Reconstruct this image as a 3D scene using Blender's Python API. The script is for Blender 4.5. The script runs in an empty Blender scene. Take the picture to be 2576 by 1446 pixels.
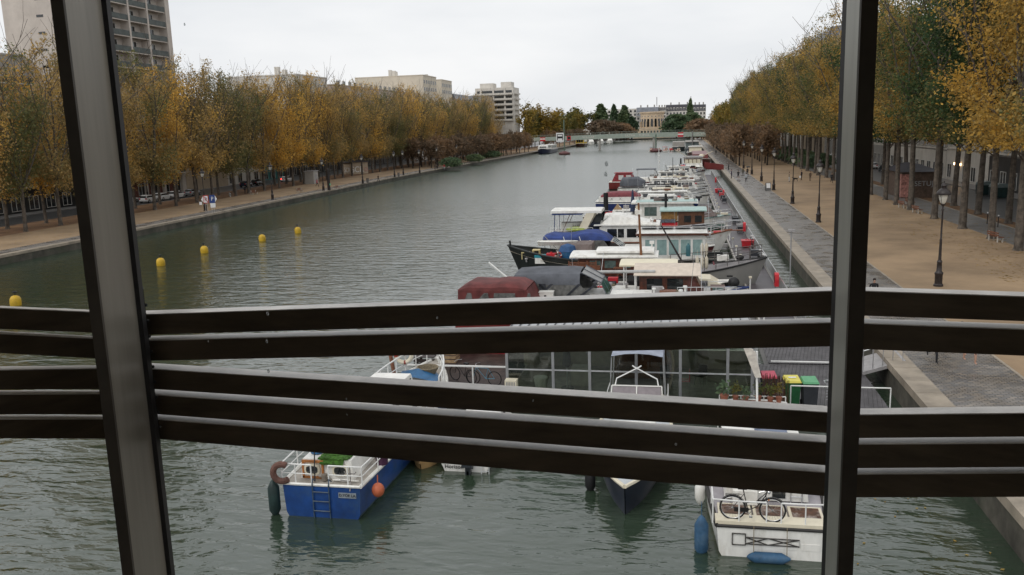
import bpy, bmesh, math, random
import numpy as np
from math import radians as R, sin, cos, pi
from mathutils import Vector, Matrix

random.seed(7)
scene = bpy.context.scene
COL = scene.collection

# ------------------------------------------------------------------ camera
# Eye height 12.2 m over the water; axes measured from the quay lines and the lamp posts.
EYE = Vector((0, 0, 12.2))
AX = Vector((0.98093677, 0.19167737, -0.03198182))     # camera right
AY = Vector((-0.00419204, 0.18541117, 0.98265209))     # camera up
AZ = Vector((-0.19428195, 0.9637855, -0.18268016))     # view direction
cam_data = bpy.data.cameras.new("camera")
cam = bpy.data.objects.new("camera", cam_data)
COL.objects.link(cam)
cam.matrix_world = Matrix(((AX.x, AY.x, -AZ.x, EYE.x), (AX.y, AY.y, -AZ.y, EYE.y),
                           (AX.z, AY.z, -AZ.z, EYE.z), (0, 0, 0, 1)))
cam_data.sensor_width = 36.0
cam_data.lens = 36.0 * 2142.0 / 2576.0
cam_data.clip_start = 0.05
cam_data.clip_end = 6000
scene.camera = cam

# ------------------------------------------------------------------ world: overcast daylight
SUN_EL, SUN_AZ = R(48), R(215)
world = bpy.data.worlds.new("World"); scene.world = world; world.use_nodes = True
wn, wl = world.node_tree.nodes, world.node_tree.links
wn.clear()
sky = wn.new("ShaderNodeTexSky"); sky.sky_type = 'NISHITA'; sky.sun_disc = False
sky.sun_elevation = SUN_EL; sky.sun_rotation = SUN_AZ
sky.air_density = 1.0; sky.dust_density = 4.0; sky.ozone_density = 1.0
hs = wn.new("ShaderNodeHueSaturation"); hs.inputs['Saturation'].default_value = 0.22
wl.new(sky.outputs[0], hs.inputs['Color'])
tc = wn.new("ShaderNodeTexCoord")
mp = wn.new("ShaderNodeMapping"); mp.inputs['Scale'].default_value = (1.3, 1.3, 5.0)
wl.new(tc.outputs['Generated'], mp.inputs['Vector'])
nz = wn.new("ShaderNodeTexNoise"); nz.inputs['Scale'].default_value = 1.9; nz.inputs['Detail'].default_value = 5
wl.new(mp.outputs[0], nz.inputs['Vector'])
cr = wn.new("ShaderNodeValToRGB")
cr.color_ramp.elements[0].position = 0.33; cr.color_ramp.elements[0].color = (6.5, 6.7, 6.95, 1)
cr.color_ramp.elements[1].position = 0.62; cr.color_ramp.elements[1].color = (7.9, 7.95, 8.0, 1)
wl.new(nz.outputs['Fac'], cr.inputs[0])
mx = wn.new("ShaderNodeMix"); mx.data_type = 'RGBA'; mx.inputs['Factor'].default_value = 0.86
wl.new(hs.outputs[0], mx.inputs['A']); wl.new(cr.outputs[0], mx.inputs['B'])
bg = wn.new("ShaderNodeBackground"); bg.inputs['Strength'].default_value = 0.1
wl.new(mx.outputs['Result'], bg.inputs['Color'])
wo = wn.new("ShaderNodeOutputWorld"); wl.new(bg.outputs[0], wo.inputs['Surface'])

sd = bpy.data.lights.new("sun", 'SUN'); sd.energy = 0.6; sd.angle = R(25); sd.color = (1, .96, .9)
sun = bpy.data.objects.new("sun", sd); COL.objects.link(sun)
sdir = Vector((sin(SUN_AZ) * cos(SUN_EL), cos(SUN_AZ) * cos(SUN_EL), sin(SUN_EL)))
sun.rotation_euler = sdir.to_track_quat('Z', 'Y').to_euler()
sun.location = (0, 0, 80)

vs = scene.view_settings
vs.view_transform = 'Standard'; vs.look = 'None'; vs.exposure = 0.40; vs.gamma = 1.0; vs.use_curve_mapping = False
scene.cycles.max_bounces = 6; scene.cycles.transparent_max_bounces = 12

# ------------------------------------------------------------------ measuring helpers (2576 x 1446 view of the photo)
def _ray(u, v):
    return AX * (u - 1288) - AY * (v - 723) + AZ * 2142.0
def onz(u, v, z=0.0):
    d = _ray(u, v); t = (z - EYE.z) / d.z
    return EYE + d * t
def aty(u, v, Y):
    d = _ray(u, v); return EYE + d * (Y / d.y)
def atd(u, v, dist):                       # dist = depth along the view axis
    return EYE + _ray(u, v) * (dist / 2142.0)

# ------------------------------------------------------------------ materials (procedural)
_M = {}
def mat(name, col, rough=.6, metal=0.0, var=.10, scale=3.0, bump=0.0, bscale=None, spec=.4, dirt=None, dirt_amt=.35, coat=0.0, stretch=None):
    if name in _M: return _M[name]
    m = bpy.data.materials.new(name); m.use_nodes = True
    n, l = m.node_tree.nodes, m.node_tree.links
    p = n["Principled BSDF"]
    p.inputs['Roughness'].default_value = rough; p.inputs['Metallic'].default_value = metal
    p.inputs['Specular IOR Level'].default_value = spec
    if coat: p.inputs['Coat Weight'].default_value = coat
    t = n.new("ShaderNodeTexCoord")
    a = n.new("ShaderNodeTexNoise"); a.inputs['Scale'].default_value = scale; a.inputs['Detail'].default_value = 6
    a.inputs['Roughness'].default_value = .62
    src = t.outputs['Object']
    if stretch:
        mpp = n.new('ShaderNodeMapping'); mpp.inputs['Scale'].default_value = stretch; l.new(src, mpp.inputs[0]); src = mpp.outputs[0]
    l.new(src, a.inputs['Vector'])
    r = n.new("ShaderNodeValToRGB")
    c = Vector(col)
    lo = [max(0, x * (1 - 2.2 * var)) for x in c]; hi = [min(1, x * (1 + 1.6 * var)) for x in c]
    r.color_ramp.elements[0].position = .3; r.color_ramp.elements[0].color = (*lo, 1)
    r.color_ramp.elements[1].position = .7; r.color_ramp.elements[1].color = (*hi, 1)
    l.new(a.outputs['Fac'], r.inputs[0])
    out = r.outputs[0]
    if dirt is not None:
        b = n.new("ShaderNodeTexNoise"); b.inputs['Scale'].default_value = scale * .55; b.inputs['Detail'].default_value = 8
        b.inputs['Roughness'].default_value = .7
        l.new(src, b.inputs['Vector'])
        rr = n.new("ShaderNodeValToRGB"); rr.color_ramp.elements[0].position = .5; rr.color_ramp.elements[0].color = (0, 0, 0, 1)
        rr.color_ramp.elements[1].position = .72; rr.color_ramp.elements[1].color = (dirt_amt,) * 3 + (1,)
        l.new(b.outputs['Fac'], rr.inputs[0])
        mm = n.new("ShaderNodeMix"); mm.data_type = 'RGBA'
        l.new(rr.outputs[0], mm.inputs['Factor']); l.new(out, mm.inputs['A']); mm.inputs['B'].default_value = (*dirt, 1)
        out = mm.outputs['Result']
    l.new(out, p.inputs['Base Color'])
    if bump:
        bb = n.new("ShaderNodeTexNoise"); bb.inputs['Scale'].default_value = bscale or scale * 6; bb.inputs['Detail'].default_value = 5
        l.new(t.outputs['Object'], bb.inputs['Vector'])
        bm_ = n.new("ShaderNodeBump"); bm_.inputs['Strength'].default_value = bump; bm_.inputs['Distance'].default_value = .05
        l.new(bb.outputs['Fac'], bm_.inputs['Height']); l.new(bm_.outputs[0], p.inputs['Normal'])
    _M[name] = m
    return m
def emit_mat(name, col, s):
    if name in _M: return _M[name]
    m = bpy.data.materials.new(name); m.use_nodes = True
    p = m.node_tree.nodes["Principled BSDF"]
    p.inputs['Base Color'].default_value = (*col, 1); p.inputs['Emission Color'].default_value = (*col, 1); p.inputs['Emission Strength'].default_value = s
    _M[name] = m; return m

def clear_glass(name, tint=(.9, .95, .93), refl=1.0, ior=1.45):
    if name in _M: return _M[name]
    m = bpy.data.materials.new(name); m.use_nodes = True
    n, l = m.node_tree.nodes, m.node_tree.links
    n.clear()
    tr = n.new("ShaderNodeBsdfTransparent"); tr.inputs[0].default_value = (*tint, 1)
    gl = n.new("ShaderNodeBsdfGlossy"); gl.inputs['Roughness'].default_value = .02; gl.inputs[0].default_value = (refl,) * 3 + (1,)
    fr = n.new("ShaderNodeFresnel"); fr.inputs[0].default_value = ior
    mi = n.new("ShaderNodeMixShader"); o = n.new("ShaderNodeOutputMaterial")
    l.new(fr.outputs[0], mi.inputs[0]); l.new(tr.outputs[0], mi.inputs[1]); l.new(gl.outputs[0], mi.inputs[2]); l.new(mi.outputs[0], o.inputs[0])
    _M[name] = m; return m

WHITE = mat('white_paint', (.76, .75, .71), .38, var=.06, dirt=(.33, .29, .22), dirt_amt=.6, scale=2.4, stretch=(1, 1, .4))
CREAM = mat('cream_paint', (.70, .64, .50), .45, var=.05, dirt=(.4, .34, .22), scale=1.5)
GREYD = mat('grey_deck', (.30, .29, .29), .6, var=.12, scale=4, dirt=(.16, .14, .12))
STEEL = mat('steel_rail', (.62, .63, .64), .28, metal=.85, var=.06)
WHITERAIL = mat('white_rail', (.72, .72, .70), .4, var=.04)
BLACK = mat('black_rubber', (.012, .012, .013), .55, var=.2)
DARKGLASS = mat('dark_glass', (.015, .018, .02), .06, var=.2, spec=.8)
PALEGLASS = mat('pale_glass', (.10, .14, .13), .05, var=.2, spec=.9)
TEALGLASS = mat('teal_curtain_glass', (.25, .36, .35), .15, var=.1, spec=.7)
MAHOG = mat('varnished_mahogany', (.085, .026, .014), .3, var=.3, scale=5)
TEAK = mat('teak_slats', (.17, .065, .034), .5, var=.25, scale=9)
PLANKW = mat('pale_wood', (.36, .25, .14), .6, var=.2, scale=6)
ROPE = mat('rope', (.22, .18, .12), .9, var=.2, scale=20)
RED = mat('red_plastic', (.52, .025, .035), .4, var=.08)
BLUEP = mat('blue_plastic', (.02, .10, .22), .4, var=.15)
NAVYC = mat('navy_canvas', (.018, .035, .12), .8, var=.2, scale=2)
LAMPIRON = mat('lamp_iron', (.026, .020, .019), .45, var=.25, scale=8)

# ------------------------------------------------------------------ mesh builder
class MB:
    def __init__(s): s.v = []; s.f = []; s.mi = []
    def add(s, vs, fs, m=0):
        o = len(s.v); s.v += [tuple(map(float, p)) for p in vs]
        for f in fs: s.f.append([i + o for i in f]); s.mi.append(m)
        return s
    def box(s, c, d, rz=0, m=0, taper=1.0, taper_y=None):
        x, y, z = d[0] / 2, d[1] / 2, d[2] / 2; ty = taper if taper_y is None else taper_y
        P = [(-x, -y, -z), (x, -y, -z), (x, y, -z), (-x, y, -z), (-x * taper, -y * ty, z), (x * taper, -y * ty, z), (x * taper, y * ty, z), (-x * taper, y * ty, z)]
        cs, sn = cos(rz), sin(rz)
        P = [(c[0] + p[0] * cs - p[1] * sn, c[1] + p[0] * sn + p[1] * cs, c[2] + p[2]) for p in P]
        return s.add(P, [(0, 3, 2, 1), (4, 5, 6, 7), (0, 1, 5, 4), (1, 2, 6, 5), (2, 3, 7, 6), (3, 0, 4, 7)], m)
    def b2(s, x0, x1, y0, y1, z0, z1, m=0):
        return s.box(((x0 + x1) / 2, (y0 + y1) / 2, (z0 + z1) / 2), (abs(x1 - x0), abs(y1 - y0), abs(z1 - z0)), m=m)
    def hexa(s, P, m=0):           # 4 bottom, 4 top
        return s.add(P, [(0, 3, 2, 1), (4, 5, 6, 7), (0, 1, 5, 4), (1, 2, 6, 5), (2, 3, 7, 6), (3, 0, 4, 7)], m)
    def slab(s, q, th, m=0):       # quad thickened along its normal
        q = [Vector(p) for p in q]; n = (q[1] - q[0]).cross(q[2] - q[0]).normalized() * th
        return s.hexa([*(p - n * .5 for p in q), *(p + n * .5 for p in q)], m)
    def tube(s, pts, r, n=6, closed=False, m=0):
        pts = [Vector(p) for p in pts]; N = len(pts); rr = r if isinstance(r, (list, tuple)) else [r] * N
        V = []; F = []; prev = None
        for i, p in enumerate(pts):
            a = pts[i - 1] if (i or closed) else p; b = pts[(i + 1) % N] if (i < N - 1 or closed) else p
            t = (b - a)
            t = t.normalized() if t.length > 1e-9 else Vector((0, 0, 1))
            if prev is None:
                u = t.orthogonal().normalized()
            else:
                u = prev - t * prev.dot(t)
                u = u.normalized() if u.length > 1e-6 else t.orthogonal().normalized()
            prev = u; w = t.cross(u)
            for k in range(n):
                an = 2 * pi * k / n; V.append(p + (u * cos(an) + w * sin(an)) * rr[i])
        for i in range(N if closed else N - 1):
            j = (i + 1) % N
            for k in range(n): F.append((i * n + k, i * n + (k + 1) % n, j * n + (k + 1) % n, j * n + k))
        if not closed: F.append(tuple(range(n))[::-1]); F.append(tuple((N - 1) * n + k for k in range(n)))
        return s.add(V, F, m)
    def lathe(s, prof, n=12, o=(0, 0, 0), m=0, a0=0.0):
        V = []; F = []
        for r, z in prof:
            for k in range(n):
                an = a0 + 2 * pi * k / n; V.append((o[0] + r * cos(an), o[1] + r * sin(an), o[2] + z))
        for i in range(len(prof) - 1):
            for k in range(n): F.append((i * n + k, i * n + (k + 1) % n, (i + 1) * n + (k + 1) % n, (i + 1) * n + k))
        F.append(tuple(range(n))[::-1]); F.append(tuple((len(prof) - 1) * n + k for k in range(n)))
        return s.add(V, F, m)
    def ell(s, c, rad, n=10, k=6, m=0):
        return s.lathe2([(sin(pi * i / k), -cos(pi * i / k)) for i in range(k + 1)], c, rad, n, m)
    def lathe2(s, prof, c, rad, n, m=0):
        V = []; F = []
        for r, z in prof:
            r = max(r, .01)
            for j in range(n):
                an = 2 * pi * j / n; V.append((c[0] + rad[0] * r * cos(an), c[1] + rad[1] * r * sin(an), c[2] + rad[2] * z))
        for i in range(len(prof) - 1):
            for j in range(n): F.append((i * n + j, i * n + (j + 1) % n, (i + 1) * n + (j + 1) % n, (i + 1) * n + j))
        F.append(tuple(range(n))[::-1]); F.append(tuple((len(prof) - 1) * n + j for j in range(n)))
        return s.add(V, F, m)
    def prism(s, poly, a, b, axis='y', m=0):       # poly of 2D points extruded along an axis from a to b
        def P(p, t):
            return {'y': (p[0], t, p[1]), 'x': (t, p[0], p[1]), 'z': (p[0], p[1], t)}[axis]
        n = len(poly); V = [P(p, a) for p in poly] + [P(p, b) for p in poly]
        F = [tuple(range(n)), tuple(range(2 * n - 1, n - 1, -1))] + [(i, (i + n), (i + 1) % n + n, (i + 1) % n) for i in range(n)]
        return s.add(V, F, m)
    def loft(s, secs, m=0, caps=True, closed=False):
        n = len(secs[0]); V = [p for q in secs for p in q]; F = []
        for i in range(len(secs) - 1):
            for k in range(n if closed else n - 1):
                F.append((i * n + k, i * n + (k + 1) % n, (i + 1) * n + (k + 1) % n, (i + 1) * n + k))
        if caps: F.append(tuple(range(n))[::-1]); F.append(tuple((len(secs) - 1) * n + k for k in range(n)))
        return s.add(V, F, m)
    def build(s, name, mats, parent=None, smooth=False, loc=None, rz=0):
        me = bpy.data.meshes.new(name); me.from_pydata(s.v, [], s.f)
        mats = mats if isinstance(mats, (list, tuple)) else [mats]
        for q in mats: me.materials.append(q)
        if len(mats) > 1: me.polygons.foreach_set('material_index', s.mi)
        bm = bmesh.new(); bm.from_mesh(me); bmesh.ops.recalc_face_normals(bm, faces=bm.faces); bm.to_mesh(me); bm.free()
        if smooth:
            me.polygons.foreach_set('use_smooth', [True] * len(me.polygons))
            try: me.set_sharp_from_angle(angle=R(38))
            except Exception: pass
        me.update()
        o = bpy.data.objects.new(name, me); COL.objects.link(o)
        if parent is not None: o.parent = parent
        if loc is not None: o.location = loc
        if rz: o.rotation_euler.z = rz
        return o

def thing(name, label, cat, loc=(0, 0, 0), rz=0, group=None):
    o = bpy.data.objects.new(name, None); COL.objects.link(o); o.empty_display_size = .3
    o.location = loc; o.rotation_euler = (0, 0, rz); o['label'] = label; o['category'] = cat
    if group: o['group'] = group
    return o
def tag(o, label, cat, group=None):
    o['label'] = label; o['category'] = cat
    if group: o['group'] = group
    return o
def struct(o): o['kind'] = 'structure'; return o
def dup(root, loc, rz=None, label=None, group=None, sc=None):
    r = root.copy(); COL.objects.link(r); r.location = loc
    if rz is not None: r.rotation_euler = (0, 0, rz)
    if sc: r.scale = sc
    if label: r['label'] = label
    if group: r['group'] = group
    for ch in list(root.children):
        c = ch.copy(); COL.objects.link(c); c.parent = r
        for g in list(ch.children):
            d = g.copy(); COL.objects.link(d); d.parent = c
    return r
def text(s, size, name, material, parent, loc, rot, depth=.004):
    c = bpy.data.curves.new(name, 'FONT'); c.body = s; c.size = size; c.extrude = depth; c.align_x = 'CENTER'; c.align_y = 'CENTER'
    t = bpy.data.objects.new('tmp', c); me = bpy.data.meshes.new_from_object(t)
    bpy.data.objects.remove(t); me.materials.clear(); me.materials.append(material)
    o = bpy.data.objects.new(name, me); COL.objects.link(o)
    if parent is not None: o.parent = parent
    o.location = loc; o.rotation_euler = rot
    return o
_ones = "first second third fourth fifth sixth seventh eighth ninth tenth eleventh twelfth thirteenth fourteenth fifteenth sixteenth seventeenth eighteenth nineteenth".split()
def nth(i):
    i += 1
    if i < 20: return _ones[i - 1]
    t, o = divmod(i, 10); T = {2: 'twent', 3: 'thirt', 4: 'fort', 5: 'fift', 6: 'sixt', 7: 'sevent', 8: 'eight', 9: 'ninet'}[t]
    return T + 'ieth' if o == 0 else T + 'y-' + _ones[o - 1]
# ------------------------------------------------------------------ setting: water, quays, ground
LZ, RZ = 1.0, 1.3
LE = [(-69.3, -80), (-69.3, 90), (-71.0, 150), (-73.0, 210), (-73.0, 300), (-70.0, 420), (-66.5, 560), (-64, 725)]
def le(y):
    for (x0, y0), (x1, y1) in zip(LE, LE[1:]):
        if y <= y1: return x0 + (x1 - x0) * (y - y0) / (y1 - y0)
    return LE[-1][0]

def water_mat():
    m = bpy.data.materials.new('canal_water'); m.use_nodes = True
    n, l = m.node_tree.nodes, m.node_tree.links; p = n['Principled BSDF']
    p.inputs['Base Color'].default_value = (.026, .042, .026, 1); p.inputs['Roughness'].default_value = .085
    p.inputs['IOR'].default_value = 1.85
    g = n.new('ShaderNodeNewGeometry')
    hs = []
    for sc, st, sy, rot in ((.40, .70, 2.4, .05), (1.2, .26, 2.5, -.10), (4.0, .05, 1.9, .2)):
        mp = n.new('ShaderNodeMapping'); mp.inputs['Scale'].default_value = (sc, sc * sy, sc); mp.inputs['Rotation'].default_value = (0, 0, rot)
        l.new(g.outputs['Position'], mp.inputs['Vector'])
        t = n.new('ShaderNodeTexNoise'); t.inputs['Scale'].default_value = 1.0; t.inputs['Detail'].default_value = 2.5; t.inputs['Distortion'].default_value = .5
        l.new(mp.outputs[0], t.inputs['Vector'])
        k = n.new('ShaderNodeMath'); k.operation = 'MULTIPLY'; k.inputs[1].default_value = st; l.new(t.outputs['Fac'], k.inputs[0]); hs.append(k)
    a = n.new('ShaderNodeMath'); l.new(hs[0].outputs[0], a.inputs[0]); l.new(hs[1].outputs[0], a.inputs[1])
    b = n.new('ShaderNodeMath'); l.new(a.outputs[0], b.inputs[0]); l.new(hs[2].outputs[0], b.inputs[1])
    # patches of calmer and rougher water
    pt = n.new('ShaderNodeTexNoise'); pt.inputs['Scale'].default_value = .035; pt.inputs['Detail'].default_value = 3
    l.new(g.outputs['Position'], pt.inputs['Vector'])
    mr = n.new('ShaderNodeMapRange'); mr.inputs['From Min'].default_value = .35; mr.inputs['From Max'].default_value = .65
    mr.inputs['To Min'].default_value = .38; mr.inputs['To Max'].default_value = 1.0
    l.new(pt.outputs['Fac'], mr.inputs[0])
    bu = n.new('ShaderNodeBump'); bu.inputs['Distance'].default_value = .24
    l.new(mr.outputs[0], bu.inputs['Strength']); l.new(b.outputs[0], bu.inputs['Height']); l.new(bu.outputs[0], p.inputs['Normal'])
    # sheltered below the viewer, ruffled by the wind further up the basin
    sx = n.new('ShaderNodeSeparateXYZ'); l.new(g.outputs['Position'], sx.inputs[0])
    rr = n.new('ShaderNodeMapRange'); rr.interpolation_type = 'SMOOTHSTEP'
    rr.inputs['From Min'].default_value = 38; rr.inputs['From Max'].default_value = 185; rr.inputs['To Min'].default_value = .075; rr.inputs['To Max'].default_value = .26
    r3 = n.new('ShaderNodeMapRange'); r3.interpolation_type = 'SMOOTHSTEP'
    r3.inputs['From Min'].default_value = 45; r3.inputs['From Max'].default_value = 240; r3.inputs['To Min'].default_value = 1.0; r3.inputs['To Max'].default_value = .10
    l.new(sx.outputs['Y'], r3.inputs[0]); k3 = n.new('ShaderNodeMath'); k3.operation = 'MULTIPLY'; l.new(mr.outputs[0], k3.inputs[0]); l.new(r3.outputs[0], k3.inputs[1]); l.new(k3.outputs[0], bu.inputs['Strength'])
    l.new(sx.outputs['Y'], rr.inputs[0]); l.new(rr.outputs[0], p.inputs['Roughness'])
    return m
struct(MB().add([(-90, -80, 0), (12, -80, 0), (12, 735, 0), (-90, 735, 0)], [(0, 1, 2, 3)]).build('water', water_mat()))

SAND = mat('wet_sand', (.285, .20, .12), .8, var=.14, scale=.18, bump=.25, bscale=6, dirt=(.19, .125, .075), dirt_amt=.8)
SOIL = mat('leaf_strewn_soil', (.17, .095, .05), .9, var=.25, scale=.5, bump=.3, bscale=8, dirt=(.30, .17, .06), dirt_amt=.5)
STONE = mat('coping_stone', (.30, .255, .20), .55, var=.16, scale=.8, dirt=(.13, .12, .09), bump=.2, bscale=5)
WALLST = mat('quay_wall_stone', (.085, .078, .062), .75, var=.3, scale=.7, bump=.5, bscale=3, dirt=(.03, .04, .02), dirt_amt=.7)
ASPH = mat('wet_asphalt', (.055, .056, .058), .35, var=.2, scale=.6)
PAVE = mat('pavement', (.17, .165, .16), .45, var=.14, scale=.5, dirt=(.10, .08, .06))
def cobble_mat():
    m = bpy.data.materials.new('wet_cobbles'); m.use_nodes = True
    n, l = m.node_tree.nodes, m.node_tree.links; p = n['Principled BSDF']
    g = n.new('ShaderNodeNewGeometry')
    mp = n.new('ShaderNodeMapping'); mp.inputs['Scale'].default_value = (1, 1, 1); l.new(g.outputs['Position'], mp.inputs[0])
    br = n.new('ShaderNodeTexBrick'); br.inputs['Scale'].default_value = 1.0; br.inputs['Brick Width'].default_value = .30; br.inputs['Row Height'].default_value = .17
    br.inputs['Mortar Size'].default_value = .018; br.inputs['Bias'].default_value = -.1
    br.inputs['Color1'].default_value = (.15, .145, .145, 1); br.inputs['Color2'].default_value = (.27, .235, .20, 1); br.inputs['Mortar'].default_value = (.075, .07, .06, 1)
    l.new(mp.outputs[0], br.inputs['Vector'])
    nz = n.new('ShaderNodeTexNoise'); nz.inputs['Scale'].default_value = .6; nz.inputs['Detail'].default_value = 8; l.new(g.outputs['Position'], nz.inputs[0])
    mr = n.new('ShaderNodeMapRange'); mr.inputs['To Min'].default_value = .6; mr.inputs['To Max'].default_value = 1.4; l.new(nz.outputs['Fac'], mr.inputs[0])
    mm = n.new('ShaderNodeMix'); mm.data_type = 'RGBA'; mm.blend_type = 'MULTIPLY'; mm.inputs['Factor'].default_value = 1
    l.new(br.outputs['Color'], mm.inputs['A']); l.new(mr.outputs[0], mm.inputs['B']); l.new(mm.outputs['Result'], p.inputs['Base Color'])
    r2 = n.new('ShaderNodeMapRange'); r2.inputs['From Min'].default_value = .4; r2.inputs['From Max'].default_value = .65; r2.inputs['To Min'].default_value = .22; r2.inputs['To Max'].default_value = .55
    l.new(nz.outputs['Fac'], r2.inputs[0]); l.new(r2.outputs[0], p.inputs['Roughness'])
    bu = n.new('ShaderNodeBump'); bu.inputs['Strength'].default_value = .5; bu.inputs['Distance'].default_value = .02
    l.new(br.outputs['Fac'], bu.inputs['Height']); bu.invert = True; l.new(bu.outputs[0], p.inputs['Normal'])
    return m
COBBLE = cobble_mat()

Y0, Y1 = -60, 725
# ground sheet reaching the horizon, open where the basin lies
g = MB()
for x0, x1, y0, y1 in ((-900, -60, -150, Y0), (-60, 12, -150, Y0), (12, 700, -150, Y0), (-900, -60, Y1, 1400), (-60, 12, Y1, 1400), (12, 700, Y1, 1400), (-900, -104, Y0, Y1), (36, 700, Y0, Y1)):
    g.add([(x0, y0, .95), (x1, y0, .95), (x1, y1, .95), (x0, y1, .95)], [(0, 1, 2, 3)])
struct(g.build('ground', PAVE))
def strip_r(name, x0, x1, z, m):
    return struct(MB().add([(x0, Y0, z), (x1, Y0, z), (x1, Y1, z), (x0, Y1, z)], [(0, 1, 2, 3)]).build(name, m))
# right quay
struct(MB().b2(9.3, 36, Y0, Y1, -1.5, RZ - .02).build('quay_right', WALLST))
cp = MB(); y = Y0
while y < Y1:
    L = random.uniform(1.6, 2.2) if y < 250 else 30
    cp.b2(9.22, 10.25, y + .012, min(Y1, y + L) - .012, RZ - .30, RZ + .03 + random.uniform(-.006, .006)); y += L
struct(cp.build('coping_right', STONE))
strip_r('cobbled_path', 10.25, 14.0, RZ, COBBLE)
strip_r('sand_path', 14.0, 27.4, RZ + .004, SAND)
struct(MB().b2(14.0, 14.12, Y0, Y1, RZ - .1, RZ + .02).build('path_edging', STONE))
strip_r('pavement_right', 27.4, 31.3, RZ + .002, PAVE)
struct(MB().b2(31.3, 31.5, Y0, Y1, RZ - .2, RZ + .03).build('kerb_right', STONE))
strip_r('soil_right', 31.5, 33.2, RZ, SOIL)
strip_r('street_right', 33.2, 42.0, RZ - .012, ASPH)
struct(MB().b2(42.0, 45.0, Y0, Y1, RZ - .3, RZ + .11).build('far_pavement_right', PAVE))
# left quay: bends slightly with the basin
def strip_l(name, a, b, z, m):
    v = []; f = []
    for i, (x, y) in enumerate(LE):
        v += [(x - b, y, z), (x - a, y, z)]
        if i: f.append((2 * i - 2, 2 * i - 1, 2 * i + 1, 2 * i))
    return struct(MB().add(v, f).build(name, m))
w = MB()
w.loft([[(x - 40, y, -1.5), (x, y, -1.5), (x, y, LZ - .02), (x - 40, y, LZ - .02)] for x, y in LE], closed=True)
struct(w.build('quay_left', WALLST))
w = MB(); w.loft([[(x - .8, y, LZ - .25), (x + .07, y, LZ - .25), (x + .07, y, LZ + .03), (x - .8, y, LZ + .03)] for x, y in LE], closed=True)
struct(w.build('coping_left', STONE))
strip_l('cobbled_path_left', .8, 3.4, LZ, COBBLE)
strip_l('sand_path_left', 3.4, 14.5, LZ + .004, SAND)
strip_l('soil_left', 14.5, 24, LZ + .002, SOIL)
strip_l('street_left', 24, 33, LZ + .004, ASPH)
w = MB(); w.loft([[(x - 37, y, LZ - .1), (x - 33, y, LZ - .1), (x - 33, y, LZ + .13), (x - 37, y, LZ + .13)] for x, y in LE], closed=True)
struct(w.build('pavement_left', PAVE))
struct(MB().b2(-95, 40, Y1, Y1 + 3, -1.5, 1.25).build('quay_end', WALLST))
# ------------------------------------------------------------------ glazed bay the picture is taken from
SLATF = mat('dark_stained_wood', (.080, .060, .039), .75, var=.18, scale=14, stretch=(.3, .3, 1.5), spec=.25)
SLATT = mat('skylit_slat_top', (.62, .58, .53), .33, spec=.7, var=.14, scale=9, dirt=(.16, .14, .11), dirt_amt=.6)  # pale tone carries the sky light on the wet slat tops
POSTF = mat('post_front_shade', (.055, .046, .035), .6, var=.15, scale=5, spec=.3)  # unlit front of the post, its shade put into the colour
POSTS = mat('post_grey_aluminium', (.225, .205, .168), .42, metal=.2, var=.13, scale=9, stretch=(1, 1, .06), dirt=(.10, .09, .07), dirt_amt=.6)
GASKET = mat('rubber_gasket', (.008, .007, .007), .6, var=.2)
def colm(u, v, dist):          # a plan position (x, y) on the ray at a horizontal distance
    d = _ray(u, v); k = dist / math.hypot(d.x, d.y)
    return Vector((d.x * k, d.y * k, 0)), EYE.z + d.z * k
ZB, ZT = 8.6, 15.2
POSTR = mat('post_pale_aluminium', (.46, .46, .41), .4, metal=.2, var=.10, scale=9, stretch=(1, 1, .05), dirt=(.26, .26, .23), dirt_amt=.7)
def post(label, f0, f1, s1, d0, d1, g, sm=None):      # front face f0..f1, lit side face f1..s1 going outward
    A = colm(f0, 723, d0)[0]; B = colm(f1, 723, d0)[0]; C = colm(s1, 723, d1)[0]
    D = A + (C - B)
    base = (A + B + C + D) / 4
    t = thing('window_post', label, 'window post', (base.x, base.y, ZB))
    def loc(p): return (p.x - base.x, p.y - base.y)
    e = (C - B).normalized()
    fa = e * .004
    # front plate and body
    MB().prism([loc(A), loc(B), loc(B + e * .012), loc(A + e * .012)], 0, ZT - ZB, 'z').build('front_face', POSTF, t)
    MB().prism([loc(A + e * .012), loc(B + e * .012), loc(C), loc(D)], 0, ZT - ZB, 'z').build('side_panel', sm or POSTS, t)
    s = (B - A).normalized()
    G0 = C + e * .004 - s * .002 if g > 0 else C + e * .004
    q = [loc(C), loc(C + s * g * .012), loc(C + s * g * .012 + e * .03), loc(C + e * .03)]
    MB().prism(q, 0, ZT - ZB, 'z').build('gasket', GASKET, t)
    return t
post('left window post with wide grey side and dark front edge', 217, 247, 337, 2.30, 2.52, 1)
post('right window post with narrow grey side and wide dark front', 2178, 2138, 2103, 1.93, 2.02, -1, POSTR)

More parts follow.
